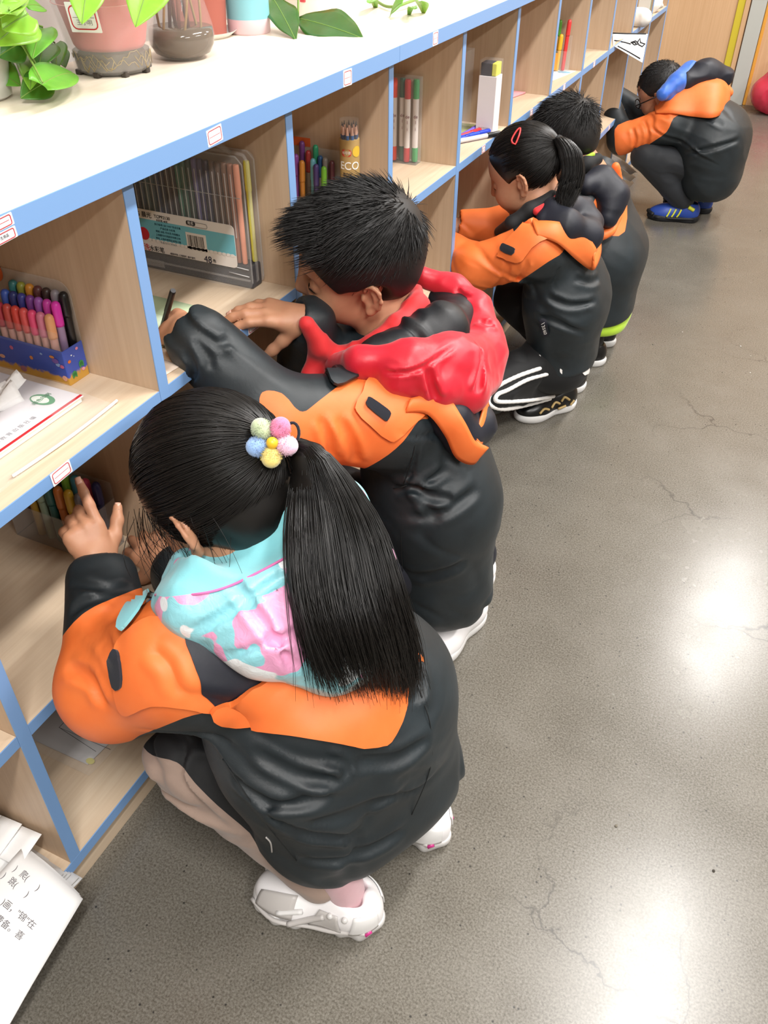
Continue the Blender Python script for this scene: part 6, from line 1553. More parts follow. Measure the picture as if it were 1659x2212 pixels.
def wrap(me, ang, z, R):
    co = np.empty(len(me.vertices)*3, F32); me.vertices.foreach_get('co', co); co = co.reshape(-1, 3).copy(); a = ang+co[:, 0]/R; rr = R+.0003+co[:, 2]
    me.vertices.foreach_set('co', np.stack([rr*np.cos(a), rr*np.sin(a), z+co[:, 1]], 1).astype(F32).ravel()); me.update(); return me
va = math.atan2(CAM.y-TY, CAM.x-TX)
def bent_plate(w_, h_, r):
    o = plate('t', w_, h_, .0002, Matrix(), None, None, r); me = o.data; bpy.data.objects.remove(o); return me
link('lettering', wrap(text_mesh('ECO', .020), va-.05, .104, .0193), colm('#f2f0ea', .5), tb); link('lettering', wrap(text_mesh('BOX', .009), va-.25, .088, .0193), colm('#4a3a28', .5), tb)
link('brand_patch', wrap(bent_plate(.020, .013, .006), va-.35, .128, .0192), colm('#c8402e', .5), tb); link('brand_text', wrap(text_mesh('马培德', .006), va-.35, .128, .0196), colm('#f0e0d0', .5), tb)
link('sun_patch', wrap(bent_plate(.018, .020, .009), va+.75, .130, .0192), colm('#ddb63a', .5), tb)
def clear_box(name, label, c, s_, cat='pack', wall=.0008, mat='clear_plastic'):
    t = thing(name, label, cat, (c[0], c[1], c[2])); x, y, z = s_
    for cc_, ss_ in (((0, -y/2, z/2), (x, wall, z)), ((0, y/2, z/2), (x, wall, z)), ((x/2, 0, z/2), (wall, y, z)), ((-x/2, 0, z/2), (wall, y, z)), ((0, 0, wall/2), (x, y, wall)), ((0, 0, z-wall/2), (x, y, wall))):
        link('panel', box_me('panel', cc_, ss_), MATS[mat], t)
    return t
p2 = thing('marker_pack', 'smoky clear pack of loose markers beside the kraft pencil tube', 'pack', (-.155, .822, Z_S1))
for c, s_ in (((0, .028, .06), (.13, .001, .12)), ((0, -.026, .020), (.13, .001, .040)), ((.065, 0, .025), (.001, .054, .05)), ((0, 0, .0006), (.13, .054, .0012))): link('panel', box_me('panel', c, s_), MATS['grey_film'], p2)
link('orange_card', box_me('orange_card', (-.03, .026, .128), (.05, .001, .016)), colm('#c65a28', .5), p2)
for i, (cn, cx, dx, yy, hh) in enumerate((('maroon', '#5a3038', -.110, .836, .103), ('lime', '#74b83a', -.115, .812, .098), ('grey', '#8a857f', -.126, .838, .106), ('purple', '#4c3f7a', -.132, .812, .100), ('blue', '#2f5a8a', -.138, .840, .108), ('sky blue', '#6fb8cc', -.143, .820, .107), ('teal green', '#2f9a70', -.149, .842, .126), ('orange', '#d08a3a', -.163, .812, .103), ('red', '#a83a3a', -.163, .838, .115), ('violet', '#8a4a9a', -.178, .815, .112), ('plum', '#6a3a7a', -.178, .84, .13))):
    pen('felt_marker', f'{cn} marker in the smoky pack beside the pencil tube', (dx, yy, Z_S1+.002), hh, .0055, cx, cx if i % 2 else '#9a9088', (.03, 0, 1), .040, 'round', 'markers in the smoky pack')
# 7 pack of double-ended markers against the fourth upright
d4 = clear_box('marker_pack', 'clear upright pack of red and green double ended markers with brand card', (-.150, 1.222, Z_S1), (.125, .030, .182))
for i, (cn, cx) in enumerate((('light green', '#2f9a58'), ('red', '#b83038'), ('dark green', '#1f5a48'), ('scarlet', '#e8442e'), ('maroon', '#7a2838'), ('plum', '#6a3858'), ('blue', '#3a5aa0'))):
    px_ = -.098-.0165*i; yy = 1.226 if i % 2 == 0 else 1.217
    t = thing('double_marker', f'white {cn} double ended marker in the clear brand pack', 'marker', (px_, yy, Z_S1+.003), 0, 'double ended markers')
    link('barrel', lathe_me('barrel', [(.0068, .030), (.0068, .136), (0, .136)], 14, None, True), colm('#d8d0cc', .4), t)
    link('cap', lathe_me('cap', [(0, 0), (.006, 0), (.0072, .003), (.0072, .031), (0, .031)], 14, None, True), colm(cx, .35), t); link('cap', lathe_me('cap', [(.0072, .135), (.0072, .170), (.006, .174), (0, .174)], 14, None, True), colm(cx, .35), t)
    a = math.atan2(CAM.y-yy, CAM.x-px_)
    for k, zz in enumerate((.098, .086, .072)): link('print', wrap(text_mesh('de li'[k*2:k*2+2].strip() or 'o', .010), a, zz, .0070), colm('#8a5a60', .6), t)
bc_ = plate('brand_card', .055, .168, .0006, basis((-.037, -.0156, .09), (1, 0, 0), (0, 0, 1)), colm('#d8cfc8', .5), d4, .003); plate('red_patch', .030, .024, .0003, Matrix.Translation((.0, .035, .0007)), colm('#b3202c', .5), bc_, .003); lettering('deli', .013, Matrix.Translation((.002, .036, .0011)), '#f0e8e6', bc_)
plate('crimson_base', .052, .045, .0003, Matrix.Translation((0, -.055, .0007)), colm('#9a2a48', .5), bc_, .002)
# 8 orange pencil case, white box and loose pens
oc = clear_box('pencil_case', 'tall clear case holding one long orange brush', (-.118, 1.545, Z_S1), (.055, .06, .185))
pen('orange_brush', 'long orange pen standing in the tall clear case', (-.112, 1.535, Z_S1+.022), .158, .0065, '#e2542e', '#e2542e', (.05, .0, 1), .05, 'flat', None, 'pen')
wb = thing('pen_box', 'tall white card box with clear top showing black and yellow pens', 'box', (-.038, 1.560, Z_S1))
link('carton', box_me('carton', (0, 0, .066), (.046, .044, .132), None, .0006), colm('#e6e0e2', .5), wb); link('clear_top', box_me('clear_top', (0, 0, .1495), (.046, .044, .035), None, .0006), MATS['clear_plastic'], wb)
link('black_pens', box_me('black_pens', (-.007, 0, .147), (.028, .038, .028), None, .002), colm('#3a3840', .5), wb); link('yellow_pen', box_me('yellow_pen', (.014, 0, .147), (.012, .038, .028), None, .002), colm('#d8d65a', .5), wb)
lettering('MADE IN CHINA', .0042, basis((0, -.0222, .012), (1, 0, 0), (0, 0, 1)), '#9a9498', wb)
for nme, lab, a, b, r, c1, c2 in (('pen', 'black pen lying nearest the front edge among loose pens', (1000, 303), (1082, 287), .0062, '#17171a', '#c8c8cc'), ('pen', 'blue pen lying behind the black pen', (1000, 296), (1062, 281), .0056, '#1f3fc0', '#2a50d0'), ('pen', 'red pen lying between the blue and purple pens', (1004, 291), (1040, 279), .0055, '#d03038', '#d84850'), ('pen', 'purple pen lying farthest back among loose pens', (998, 292), (1036, 271), .0055, '#6a58c0', '#7a68d0'), ('pen', 'second blue pen half hidden behind the fourth upright', (996, 300), (1025, 288), .0052, '#2038a8', '#2848c0')):
    A_, B_ = at(*a, z=Z_S1+r+.001), at(*b, z=Z_S1+r+.001); d_ = unit(B_-A_); A_ = B_-d_*.135
    pen(nme, lab, tuple(A_), .135, r, c1, c2, tuple(d_), .045, 'round', 'loose pens in front of the white pen box', 'pen')
sheet('paper', 'olive green paper under the tall clear case', 'paper', [(-.16, 1.44), (-.06, 1.44), (-.07, 1.60), (-.17, 1.60)], colm('#a8ad78', .8), Z_S1+.001, 6)
# 9 pink booklet, marker pack, papers further on
sheet('booklet', 'pink booklet lying in the fifth bay', 'booklet', [(-.25, 1.80), (-.098, 1.88), (-.070, 1.995), (-.25, 1.99)], colm('#dd9aa0', .7), Z_S1+.003, 6, 0, .005)
ch_ = thing('marker_pack', 'clear pack with red orange and green markers on blue printed paper', 'pack', (-.075, 2.345, Z_S1+.002))
for c, s_ in (((0, .018, .05), (.07, .001, .10)), ((0, -.018, .03), (.07, .001, .06)), ((.035, 0, .03), (.001, .036, .06))): link('panel', box_me('panel', c, s_), MATS['clear_plastic'], ch_)
plate('card', .040, .05, .0006, basis((-.015, -.0185, .028), (1, 0, 0), (0, 0, 1)), colm('#e8a040', .5), ch_, .004)
plate('grey_badge', .030, .034, .0006, basis((-.022, -.0185, .085), (1, 0, 0), (0, 0, 1)), colm('#7f9aa0', .5), ch_, .014); plate('dark_mask', .020, .010, .0006, basis((-.022, -.0195, .088), (1, 0, 0), (0, 0, 1)), colm('#20242a', .5), ch_, .003)
for cn, cx, dx, dy, hh in (('red', '#d83a3a', .018, .006, .145), ('yellow', '#e8b030', .002, -.008, .105), ('green', '#5aa03a', -.012, .008, .142), ('orange', '#e08a3a', -.014, -.008, .10)):
    pen('felt_marker', f'{cn} marker in the small clear pack in the sixth bay', (-.075+dx, 2.345+dy, Z_S1+.003), hh, .0068, cx, cx, (.03, 0, 1), .045, 'round', 'markers in the sixth bay')
sheet('paper', 'white printed paper with a blue patch under the small clear marker pack', 'paper', [(-.16, 2.22), (-.045, 2.20), (-.015, 2.37), (-.15, 2.375)], MATS['white_paper'], Z_S1+.0008, 6)
blob(None, 'paper_print', 0, 0, 0, .022, '#8fc0d8', Matrix.Translation((-.045, 2.33, Z_S1+.0016)), .6, 14); tag(bpy.data.objects['paper_print'], 'pale blue cut-out shape on white paper in the sixth bay', 'paper')
# drawing hanging over the edge
dr = thing('drawing', 'white drawing with black ink lines curling over the far shelf edge', 'drawing', (0, 3.0, Z_S1))
C4 = [np.array(p) for p in ((-.064, 3.085, .694), (.068, 3.115, .697), (.095, 2.945, .628), (-.005, 2.850, .6925))]
g = [[(C4[0]*(1-a)+C4[1]*a)*(1-b)+(C4[3]*(1-a)+C4[2]*a)*b+np.array([0, 0, .014*math.sin(math.pi*b)*a]) for a in np.linspace(0, 1, 12)] for b in np.linspace(0, 1, 12)]
world_part('sheet', sheet_me('sheet', g, .0006), MATS['white_paper'], dr)
def on_draw(a, b): return Vector((C4[0]*(1-a)+C4[1]*a)*(1-b)+(C4[3]*(1-a)+C4[2]*a)*b+np.array([0, 0, .014*math.sin(math.pi*b)*a+.0016]))
for st in ([(.02, .03), (.4, .05), (.95, .03)], [(.05, .62), (.35, .60), (.55, .62)], [(.15, .92), (.5, .93), (.9, .95)], [(.55, .55), (.68, .45), (.78, .55), (.66, .62), (.58, .56)], [(.74, .50), (.80, .32), (.84, .50), (.97, .52), (.90, .62), (.78, .58)], [(.60, .52), (.68, .53), (.72, .58)]):
    world_part('ink_line', tube_me('ink_line', [on_draw(*p) for p in st], .0028, 6), colm('#16161a', .7), dr)
def far_blob(name, label, cat, pts, rs_, mat, h=.005, wr=.004):
    t = thing(name, label, cat, tuple(np.array(pts[0])*np.array([1, 1, 0])+np.array([0, 0, Z_S1]))); S_ = Soft(); S_.chain([np.array(p) for p in pts], rs_, .01); S_.disp.append(wrinkles(wr, 30, np.eye(3), 7)); soft_part(S_, h, name, mat, t); return t
flat('soft_white', '#e9e4dc', .7)
q = at(1385, 62, y=3.30); far_blob('paper_roll', 'white paper roll lying in the ninth bay behind the drawing', 'roll', [(q[0]-.05, 3.30, Z_S1+.034), (q[0], 3.30, Z_S1+.034)], [.033, .033], 'soft_white')
g_ = thing('folder', 'thin green folder edge standing beside the white roll', 'folder', (.0-.02, 3.44, Z_S1)); link('cover', box_me('cover', (0, 0, .045), (.05, .004, .09), None, .001), colm('#4a8a6a', .5), g_); link('pages', box_me('pages', (0, -.004, .043), (.048, .003, .086)), colm('#e8e4da', .7), g_)
q = at(1418, 24, x=-.01); far_blob('crumpled_paper', 'crumpled white paper in the tenth bay near the end of the shelves', 'paper', [(-.03, q[1]-.02, Z_S1+.03), (-.015, q[1]+.02, Z_S1+.035)], [.028, .026], 'soft_white', .005, .008)
# paper sheets by the far boy
sheet('paper', 'white worksheet lying beside the boy with glasses', 'paper', [(-.15, 3.20), (-.02, 3.18), (-.01, 3.48), (-.14, 3.49)], MATS['white_paper'], Z_S2+.003, 6)
fb = thing('paper_bundle', 'bundle of white papers in clear film sticking out of the lowest far bay', 'papers', (0, 3.28, Z_B1))
for k in range(4):
    C5 = [np.array(p) for p in ((-.22, 3.175, Z_B1+.03+.02*k), (-.20, 3.42, Z_B1+.03+.02*k), (.085+.008*k, 3.33-.02*k, .06+.028*k), (.070, 3.175, .075+.036*k))]
    g = [[(C5[0]*(1-a)+C5[1]*a)*(1-b)+(C5[3]*(1-a)+C5[2]*a)*b+np.array([0, 0, .05*math.sin(math.pi*b*.9)+.006*math.sin(7*a+k)]) for a in np.linspace(0, 1, 8)] for b in np.linspace(0, 1, 10)]
    world_part('sheet', sheet_me('sheet', g, .0006), MATS['white_paper'] if k < 3 else MATS['clear_plastic'], fb)
# 10 bottom bay: drawing in a clear sleeve
sl = thing('sleeve', 'clear plastic sleeve with a pencil drawn plan in the lowest bay behind the knee', 'sleeve', (-.16, .0, Z_B1))
C6 = [np.array(p) for p in ((-.30, -.125, Z_B1+.006), (-.075, -.125, Z_B1+.005), (-.050, .09, Z_B1+.006), (-.30, .09, Z_B1+.007))]
def sl_pt(a, b, dz=0): return (C6[0]*(1-a)+C6[1]*a)*(1-b)+(C6[3]*(1-a)+C6[2]*a)*b+np.array([0, 0, dz+.003*math.sin(6*a+1)*math.sin(4*b)])
world_part('sheet', sheet_me('sheet', [[sl_pt(a*.93, .04+b*.95) for a in np.linspace(0, 1, 12)] for b in np.linspace(0, 1, 12)], .0005), colm('#b9b6b6', .5), sl)
world_part('film', sheet_me('film', [[sl_pt(a*1.04-.02, b*1.0-.04, .004+.0012*math.sin(23*a)*math.sin(19*b)) for a in np.linspace(0, 1, 20)] for b in np.linspace(0, 1, 20)], .0003), MATS['clear_plastic'], sl)
for st in ([(.50, .95), (.50, .22), (.98, .22)], [(.78, .95), (.80, .22)], [(.5+.0, .22), (.9, .16)]): world_part('pencil_line', tube_me('pencil_line', [Vector(sl_pt(a, b, .0007)) for a, b in st], .0005, 5), colm('#3a3a3c', .7), sl)
for cx_, cy_, r_ in ((.30, .50, .15), (.45, .80, .12)): world_part('pencil_line', tube_me('pencil_line', [Vector(sl_pt(cx_+r_*math.cos(t), cy_+r_*math.sin(t), .0007)) for t in np.linspace(-2.2, 1.6, 20)], .0005, 5), colm('#3a3a3c', .7), sl)
blob(sl, 'yellow_smear', 0, 0, 0, .008, '#d8cf7a', Matrix.Translation(sl_pt(.93, .07, .002))@Matrix.Translation(-Vector(sl.location)), .7)
# 11 bottom left bay: stacks of worksheets, one bundle drooping to the floor
def stack_sheet(P, j, name='sheet', thick=.0006):
    return sheet_me(name, P, thick)
st1 = thing('paper_stack', 'thick stack of white worksheets bulging out of the lowest near bay', 'papers', (-.1, -.42, Z_B1))
for k in range(9):
    x1 = .020-.004*k+.003*math.sin(k*2.1); y1 = -.266-.004*k; zk = Z_B1+.010+.0068*k
    g = [[(-.33+(x1+.33)*b, -.62+(y1+.62)*a, zk+.018*math.sin(math.pi*min(b*1.05, 1))*(.4+.6*a)-(.03 if k > 5 else .012)*max(0, b-.72)/.28*(1-.3*a)-.02*max(0, a-.80)/.2+.002*math.sin(5*a+k)) for a in np.linspace(0, 1, 18)] for b in np.linspace(0, 1, 18)]
    world_part('sheet', sheet_me('sheet', g, .0022), MATS['white_paper'], st1)
for k, (x0, y0) in enumerate(((-.12, -.262), (-.085, -.258), (-.05, -.257))):
    g = [[(x0-.05+.07*b, y0-.06+.05*a, Z_B1+.066-.004*k+.010*b*a) for a in np.linspace(0, 1, 5)] for b in np.linspace(0, 1, 5)]; world_part('corner', sheet_me('corner', g, .0006), MATS['white_paper'], st1)
dp = thing('worksheets', 'stapled printed worksheets drooping from the lowest near bay over the plinth', 'papers', (.03, -.42, Z_B1))
D4 = [np.array(p) for p in ((-.045, -.294, .140), (.068, -.306, .098), (.075, -.52, .055), (-.060, -.55, .128))]
def dpt(a, b, k=0): # a: outward, b: towards the viewer
    p = (D4[0]*(1-a)+D4[1]*a)*(1-b)+(D4[3]*(1-a)+D4[2]*a)*b; return p+np.array([-.004*k*a, .002*k, .016*math.sin(math.pi*a*.8)*(1-.4*b)-.0016*k-.012*max(0, b-.55)])
for k in range(4):
    g = [[dpt(a, b, k) for a in np.linspace(0, 1.0+.02*(k == 1), 14)] for b in np.linspace(0, 1, 16)]; world_part('sheet', sheet_me('sheet', g, .0007), MATS['white_paper'], dp)
def print_on(fn, txt, a0, b0, size, col='#6a666c', da=1, rot=0.0):
    me = text_mesh(txt, 1.0, .0, 'LEFT'); co = np.empty(len(me.vertices)*3, F32); me.vertices.foreach_get('co', co); co = co.reshape(-1, 3)
    W = []
    for x, y, z in co:
        a = a0+(x*math.cos(rot)-y*math.sin(rot))*size; b = b0-(x*math.sin(rot)+y*math.cos(rot))*size*.52; e = 1e-3
        p = fn(a, b); n_ = np.cross(fn(a+e, b)-p, fn(a, b+e)-p); n_ = n_/np.linalg.norm(n_); n_ = n_ if n_[2] > 0 else -n_; W.append(p+n_*.0011)
    me.vertices.foreach_set('co', np.array(W, F32).ravel()); me.update(); world_part('print', me, colm(col, .8), dp)
# lines of print run from the back towards the front edge
for txt, a0, b0 in ((')   爬(      )', .12, .10), (')   跳(      )', .06, .16), ('再查(   )画，"锦"在', -.02, .26), ('(变,②想,费备。喜', -.02, .34), ('(    )', .10, .44)):
    print_on(dpt, txt, a0, b0, .092, '#6a666c', 1, -.06)
# ================================================================== plants and pots on the worktop
def leaf_mat(name, a, b, rough=.35):
    m, N, L, B = nm(name); v = coords(N, L); n1 = noise(N, L, v, 70, 3)
    L.new(mixcol(N, L, n1, srgb(a), srgb(b)), B.inputs['Base Color']); B.inputs['Roughness'].default_value = rough
    B.inputs['Subsurface Weight'].default_value = .08; B.inputs['Subsurface Scale'].default_value = .02; bump(N, L, B, noise(N, L, v, 160, 2), .08, .001); return m
leaf_mat('leaf_bright', '#76b030', '#8cc442'); leaf_mat('leaf_mid', '#4f9a2c', '#6fb53c'); leaf_mat('leaf_dark', '#33701f', '#447f2a'); leaf_mat('leaf_lily', '#2c5a22', '#3a6b2c', .3); leaf_mat('stem_green', '#6c8f3a', '#7fa048', .5)
def leaf(parent, base, tip, width, nrm, mat, kind='heart', curl=.12, name='leaf', fold=.18):
    base = np.asarray(base, float); tip = np.asarray(tip, float); ax = tip-base; L_ = np.linalg.norm(ax); ax = ax/L_; nrm = unit(np.asarray(nrm, float)-ax*np.dot(nrm, ax)); sd = np.cross(nrm, ax)
    n = 16; m = 9; g = np.zeros((n, m, 3))
    for i, t in enumerate(np.linspace(0, 1, n)):
        if kind == 'heart': w_ = width/2*(math.sin(math.pi*min(1, (t*.96+.04))**.62)**.85 if t < 1 else 0.0)
        else: w_ = width/2*math.sin(math.pi*(t*.97+.015)**.85)**1.1
        for j, s in enumerate(np.linspace(-1, 1, m)):
            back = -.10*L_*(abs(s)**1.5)*max(0, 1-t*5) if kind == 'heart' else 0
            wave = .012*L_*math.sin(t*16+s)*abs(s) if kind == 'lily' else 0
            g[i, j] = base+ax*(t*L_+back)+sd*(s*w_)+nrm*(fold*abs(s)*w_-curl*L_*(t-.35)**2*1.6+wave)
    o = world_part(name, sheet_me(name, g, .0008), MATS[mat], parent)
    rib = [Vector(g[i, m//2]+nrm*.0004) for i in range(n)]; world_part('midrib', tube_me('midrib', rib, [.0009]*(n-1)+[.0003], 5), MATS['stem_green'], o)
    return o
def on_leaf(p, S): return p
tow = lambda p: unit(np.array(CAM)-np.asarray(p))
up_ = np.array([0, 0, 1.0])
# ---- pink pot in a clear cachepot
pp = thing('potted_plant', 'leafy plant in a pink pot inside a clear water pot with paper label', 'plant', (-.296, .482, Z_TOP))
link('inner_pot', lathe_me('inner_pot', [(0, .034), (.050, .034), (.054, .040), (.080, .150), (.084, .152), (.084, .160), (.078, .160), (.0775, .152), (0, .150)], 40, None, True), flat('pot_pink', '#dd6a6e', .4), pp)
link('outer_pot', lathe_me('outer_pot', [(0, .002), (.050, .002), (.057, .006), (.0585, .010), (.0605, .030), (.064, .034), (.086, .150), (.0845, .150), (.0625, .036), (.058, .032), (.0555, .008), (0, .006)], 48), MATS['cloudy_plastic'], pp)
link('water', lathe_me('water', [(0, .0065), (.054, .0065), (.0575, .031), (0, .031)], 40, None, True), flat('pot_water', '#40352a', .15, Alpha=.92), pp)
for k in range(8):
    a = k*.785+.2; link('foot_notch', box_me('foot_notch', (.0535*math.cos(a), .0535*math.sin(a), .004), (.010, .010, .008), None, .002), colm('#37302a', .4), pp)
for z_ in (.096, .108): link('rib_line', tube_me('rib_line', [((.0745+.0145*(z_-.096)/.012*.18)*math.cos(t), (.0745+.0145*(z_-.096)/.012*.18)*math.sin(t), z_) for t in np.linspace(0, 6.283, 48, endpoint=False)], .0006, 5, closed=True), colm('#e6a8a4', .4), pp)
rs = random.Random(3)
for k in range(9):
    a0 = rs.uniform(-2.4, .4); link('root', tube_me('root', [(.0585*math.cos(a0+t*.9), .0585*math.sin(a0+t*.9), .012+.018*rs.random()+.006*math.sin(t*5+k)) for t in np.linspace(0, 1, 10)], .0006, 5), colm('#a08a58', .6), pp)
lb_a = math.atan2(CAM.y-.482, CAM.x+.296)-.42
lp = Vector((.0745*math.cos(lb_a), .0745*math.sin(lb_a), .083)); out_ = Vector((math.cos(lb_a), math.sin(lb_a), -.22)).normalized(); xd = Vector((-math.sin(lb_a), math.cos(lb_a), 0))
ML_ = basis(lp, xd, out_.cross(xd)); lab_ = plate('label', .046, .040, .0006, ML_, MATS['white_paper'], pp, .001); tag(lab_, 'white paper label with red frame')
frame_line('red_frame', .038, .031, .0007, Matrix(), MATS['red_line'], lab_, .0009, .007); plate('rule', .032, .0005, .0002, Matrix.Translation((0, 0, .0006)), colm('#6a4a4a', .6), lab_)
lettering('绿萝', .009, Matrix.Translation((0, .007, .0007)), '#8a8488', lab_); lettering('王小明', .008, Matrix.Translation((0, -.007, .0007)), '#8a8488', lab_)
for (bu, bv), (tu, tv), w_, d0, mt in (((190, -40), (177, 47), .050, 1.13, 'leaf_bright'), ((330, -60), (293, 53), .065, 1.15, 'leaf_bright'), ((260, -70), (250, -10), .06, 1.16, 'leaf_mid'), ((345, -10), (338, 10), .012, 1.2, 'leaf_mid')):
    b_, t_ = at(bu, bv, d=d0+.02), at(tu, tv, d=d0); leaf(pp, b_, t_, w_, tow(t_)+.3*up_, mt, 'heart', .1)
    world_part('stalk', tube_me('stalk', [Vector(x) for x in smoothpath([b_, b_+np.array([-.03, .03, .03]), np.array([-.296, .482, Z_TOP+.16])], 5)], .0016, 6), MATS['stem_green'], pp)
# ---- pothos trailing from a grey-white pot at the left edge
po = thing('potted_plant', 'pothos with heart shaped leaves trailing from a grey white pot', 'plant', (-.355, .255, Z_TOP))
link('pot', lathe_me('pot', [(0, 0), (.044, 0), (.050, .004), (.062, .10), (.066, .105), (.066, .112), (.058, .112), (.056, .10), (0, .095)], 36, None, True), colm('#c9c6c0', .5), po)
hub = np.array([-.30, .295, Z_TOP+.085])
for (bu, bv), (tu, tv), w_, z0, mt in (((52, 45), (-12, 92), .062, .085, 'leaf_bright'), ((60, 30), (5, 62), .05, .10, 'leaf_bright'), ((92, 58), (70, 114), .046, .065, 'leaf_mid'), ((96, 95), (82, 142), .048, .04, 'leaf_dark'), ((72, 120), (64, 181), .042, .028, 'leaf_bright'),
                                       ((92, 178), (168, 146), .052, .022, 'leaf_mid'), ((100, 176), (45, 210), .042, .010, 'leaf_dark'), ((-10, 150), (42, 182), .042, .02, 'leaf_mid'), ((40, 95), (-5, 122), .046, .055, 'leaf_dark'), ((118, 92), (122, 140), .036, .03, 'leaf_dark'),
                                       ((20, 20), (40, -20), .04, .11, 'leaf_bright'), ((55, 10), (100, 12), .032, .10, 'leaf_mid'), ((128, 110), (140, 142), .028, .012, 'leaf_dark'), ((10, -20), (-10, 30), .06, .12, 'leaf_bright')):
    b_, t_ = at(bu, bv, z=Z_TOP+z0+.012), at(tu, tv, z=Z_TOP+z0)
    leaf(po, b_, t_, w_, tow(t_)+.4*up_, mt, 'heart', .10)
    world_part('stalk', tube_me('stalk', [Vector(x) for x in smoothpath([b_, (b_+hub)/2+np.array([0, 0, .006]), hub], 5)], .0013, 6), MATS['stem_green'], po)
world_part('vine', tube_me('vine', [Vector(x) for x in smoothpath([hub, at(48, 108, z=Z_TOP+.055), at(30, 125, z=Z_TOP+.045), at(-15, 145, z=Z_TOP+.04)], 6)], .0024, 7), MATS['stem_green'], po)
world_part('vine', tube_me('vine', [Vector(x) for x in smoothpath([np.array([-.355, .255, Z_TOP+.11]), at(20, 20, z=Z_TOP+.12), hub], 6)], .0026, 7), MATS['stem_green'], po)
# ---- glass vase with brown water
gv = thing('glass_vase', 'pear shaped glass vase with brown root water', 'vase', (-.258, .612, Z_TOP))
gl_m, N, L, B = nm('vase_glass'); B.inputs['Base Color'].default_value = (.9, .93, .92, 1); B.inputs['Roughness'].default_value = .03; B.inputs['Alpha'].default_value = .09; B.inputs['IOR'].default_value = 1.5
link('glass', lathe_me('glass', [(0, .001), (.036, .001), (.046, .006), (.0535, .020), (.055, .032), (.052, .050), (.044, .078), (.034, .108), (.026, .135), (.024, .15)], 40), gl_m, gv)
link('water', lathe_me('water', [(0, .004), (.034, .004), (.0445, .009), (.0515, .021), (.053, .032), (.0512, .045), (0, .045)], 36), flat('brown_water', '#54402c', .1, Alpha=.93), gv)
for k in range(6): link('root', tube_me('root', [(.035*math.cos(k*1.05+t*.6), .035*math.sin(k*1.05+t*.6), .012+.05*t+.03*t*t) for t in np.linspace(0, 1, 8)], .0022, 6), colm('#8a6a3a', .6), gv)
for k in range(5): link('stem', tube_me('stem', [(.018*math.cos(k*1.3), .018*math.sin(k*1.3), .03), (.012*math.cos(k*1.3+.3), .012*math.sin(k*1.3+.3), .09), (.010*math.cos(k*1.3), .010*math.sin(k*1.3), .20)], .003, 6), colm('#5a3a30' if k % 2 else '#7a4a3a', .6), gv)
# ---- terracotta pot on a white saucer, thermos, second pot
tc = thing('plant_pot', 'tall terracotta pot on a white saucer behind the glass vase', 'pot', (-.345, .790, Z_TOP))
link('saucer', lathe_me('saucer', [(0, 0), (.050, 0), (.064, .010), (.0655, .010), (.052, .0), (.050, .003), (0, .004)], 36, None, True), colm('#e6e2dc', .5), tc); link('pot', lathe_me('pot', [(0, .004), (.046, .004), (.055, .14), (.058, .14), (.058, .16), (.05, .16), (.046, .13), (0, .12)], 36, None, True), colm('#a35a4c', .6), tc)
th = thing('thermos_bottle', 'pale blue bottle with pink base band standing on the worktop', 'bottle', (-.286, .860, Z_TOP))
link('body', lathe_me('body', [(.0395, .0245), (.0395, .18), (.036, .195), (0, .2)], 40, None, True), colm('#86c4cf', .35), th); link('base_band', lathe_me('base_band', [(0, 0), (.037, 0), (.0395, .003), (.0397, .024), (.0393, .0252), (0, .0252)], 40, None, True), colm('#e3c3c8', .4), th)
p2_ = thing('plant_pot', 'red pot with clear white base and peace lily leaves bending to the worktop', 'plant', (-.280, 1.072, Z_TOP))
link('base', lathe_me('base', [(0, 0), (.040, 0), (.0465, .008), (.050, .040), (.047, .042), (0, .04)], 36, None, True), colm('#e8dccf', .3), p2_); link('outer_pot', lathe_me('outer_pot', [(.047, .004), (.054, .10), (.0525, .10), (.0455, .006)], 36), MATS['clear_plastic'], p2_)
link('pot', lathe_me('pot', [(0, .034), (.046, .034), (.0475, .036), (.056, .13), (.052, .13), (0, .12)], 36, None, True), colm('#cf4a50', .45), p2_)
for k in range(3): link('foot', box_me('foot', (.045*math.cos(k*2.1-1.2), .045*math.sin(k*2.1-1.2), .036), (.012, .012, .012), None, .002), colm('#cf4a50', .45), p2_)
top_ = np.array([-.280, 1.072, Z_TOP+.15])
for (bu, bv), (tu, tv), w_, db, dt, mt in (((588, -8), (641, 124), .058, 1.60, 1.545, 'leaf_lily'), ((644, 38), (786, 106), .088, 1.60, 1.555, 'leaf_lily')):
    b_, t_ = at(bu, bv, d=db), at(tu, tv, d=dt); t_[2] = max(t_[2], Z_TOP+.003)
    leaf(p2_, b_, t_, w_, tow(t_)*.6+up_, mt, 'lily', .06, fold=.10)
    world_part('stalk', tube_me('stalk', [Vector(x) for x in smoothpath([top_, (top_+b_)/2+np.array([0, 0, .05]), b_], 6)], .0022, 6), MATS['stem_green'], p2_)
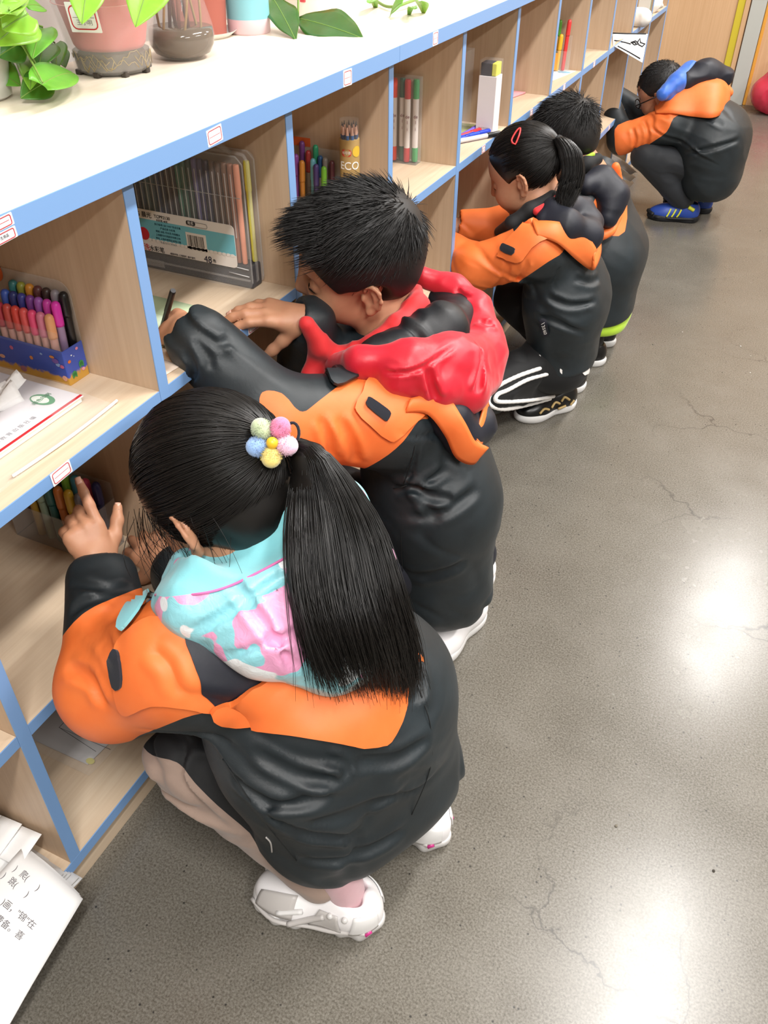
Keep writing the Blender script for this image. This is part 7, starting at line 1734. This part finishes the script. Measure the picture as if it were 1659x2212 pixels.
vn = thing('vine_cutting', 'vine cutting with curled leaves lying on the worktop beyond the peace lily', 'plant', (-.16, 1.25, Z_TOP))
world_part('stem', tube_me('stem', [Vector(x) for x in smoothpath([at(800, -8, z=Z_TOP+.012), at(830, 12, z=Z_TOP+.006), at(855, 14, z=Z_TOP+.010), at(885, 4, z=Z_TOP+.014), at(915, -6, z=Z_TOP+.014)], 6)], .003, 7), MATS['stem_green'], vn)
for (bu, bv), (tu, tv), w_ in (((868, 4), (836, 32), .040), ((905, 0), (918, 22), .032), ((895, 12), (880, 22), .016), ((800, -2), (815, 6), .02)):
    b_, t_ = at(bu, bv, z=Z_TOP+.030), at(tu, tv, z=Z_TOP+.004); leaf(vn, b_, t_, w_, tow(t_)*.7+up_, 'leaf_mid', 'heart', .25)
# ---- red plastic bag on the floor by the end wall
rb_m, N, L, B = nm('red_film'); B.inputs['Base Color'].default_value = srgb('#c8324a'); B.inputs['Roughness'].default_value = .25; B.inputs['Alpha'].default_value = .9
bg = thing('plastic_bag', 'knotted red plastic bag on the floor by the end wall', 'bag', (.50, 5.27, 0)); Sb = Soft(); Sb.ell((.50, 5.27, .105), (.13, .12, .11), None, .02); Sb.cone((.50, 5.27, .19), (.50, 5.28, .30), .055, .03, .05); Sb.plane((0, 0, .002), (0, 0, -1), .01)
Sb.disp.append(wrinkles(.010, 16, np.array([[1, 0, 0], [0, 1, 0], [0, 0, .5]]), 17)); soft_part(Sb, .008, 'bag', 'red_film', bg)
# ---- bits of litter on the floor
rs = random.Random(12)
for k in range(14):
    x_, y_ = rs.uniform(.45, 1.0), rs.uniform(-.1, 3.2); bm = bmesh.new(); bmesh.ops.create_icosphere(bm, subdivisions=1, radius=rs.uniform(.0012, .0028), matrix=Matrix.Translation((x_, y_, .0012))@Matrix.Diagonal((1, 1, .6, 1)))
    o = link('grit', bm_mesh('grit', bm), colm(rs.choice(['#d8d4ca', '#6a6458', '#3a352e']), .8)); tag(o, 'tiny grain of grit on the polished concrete floor', 'grit', 'grit on the floor')
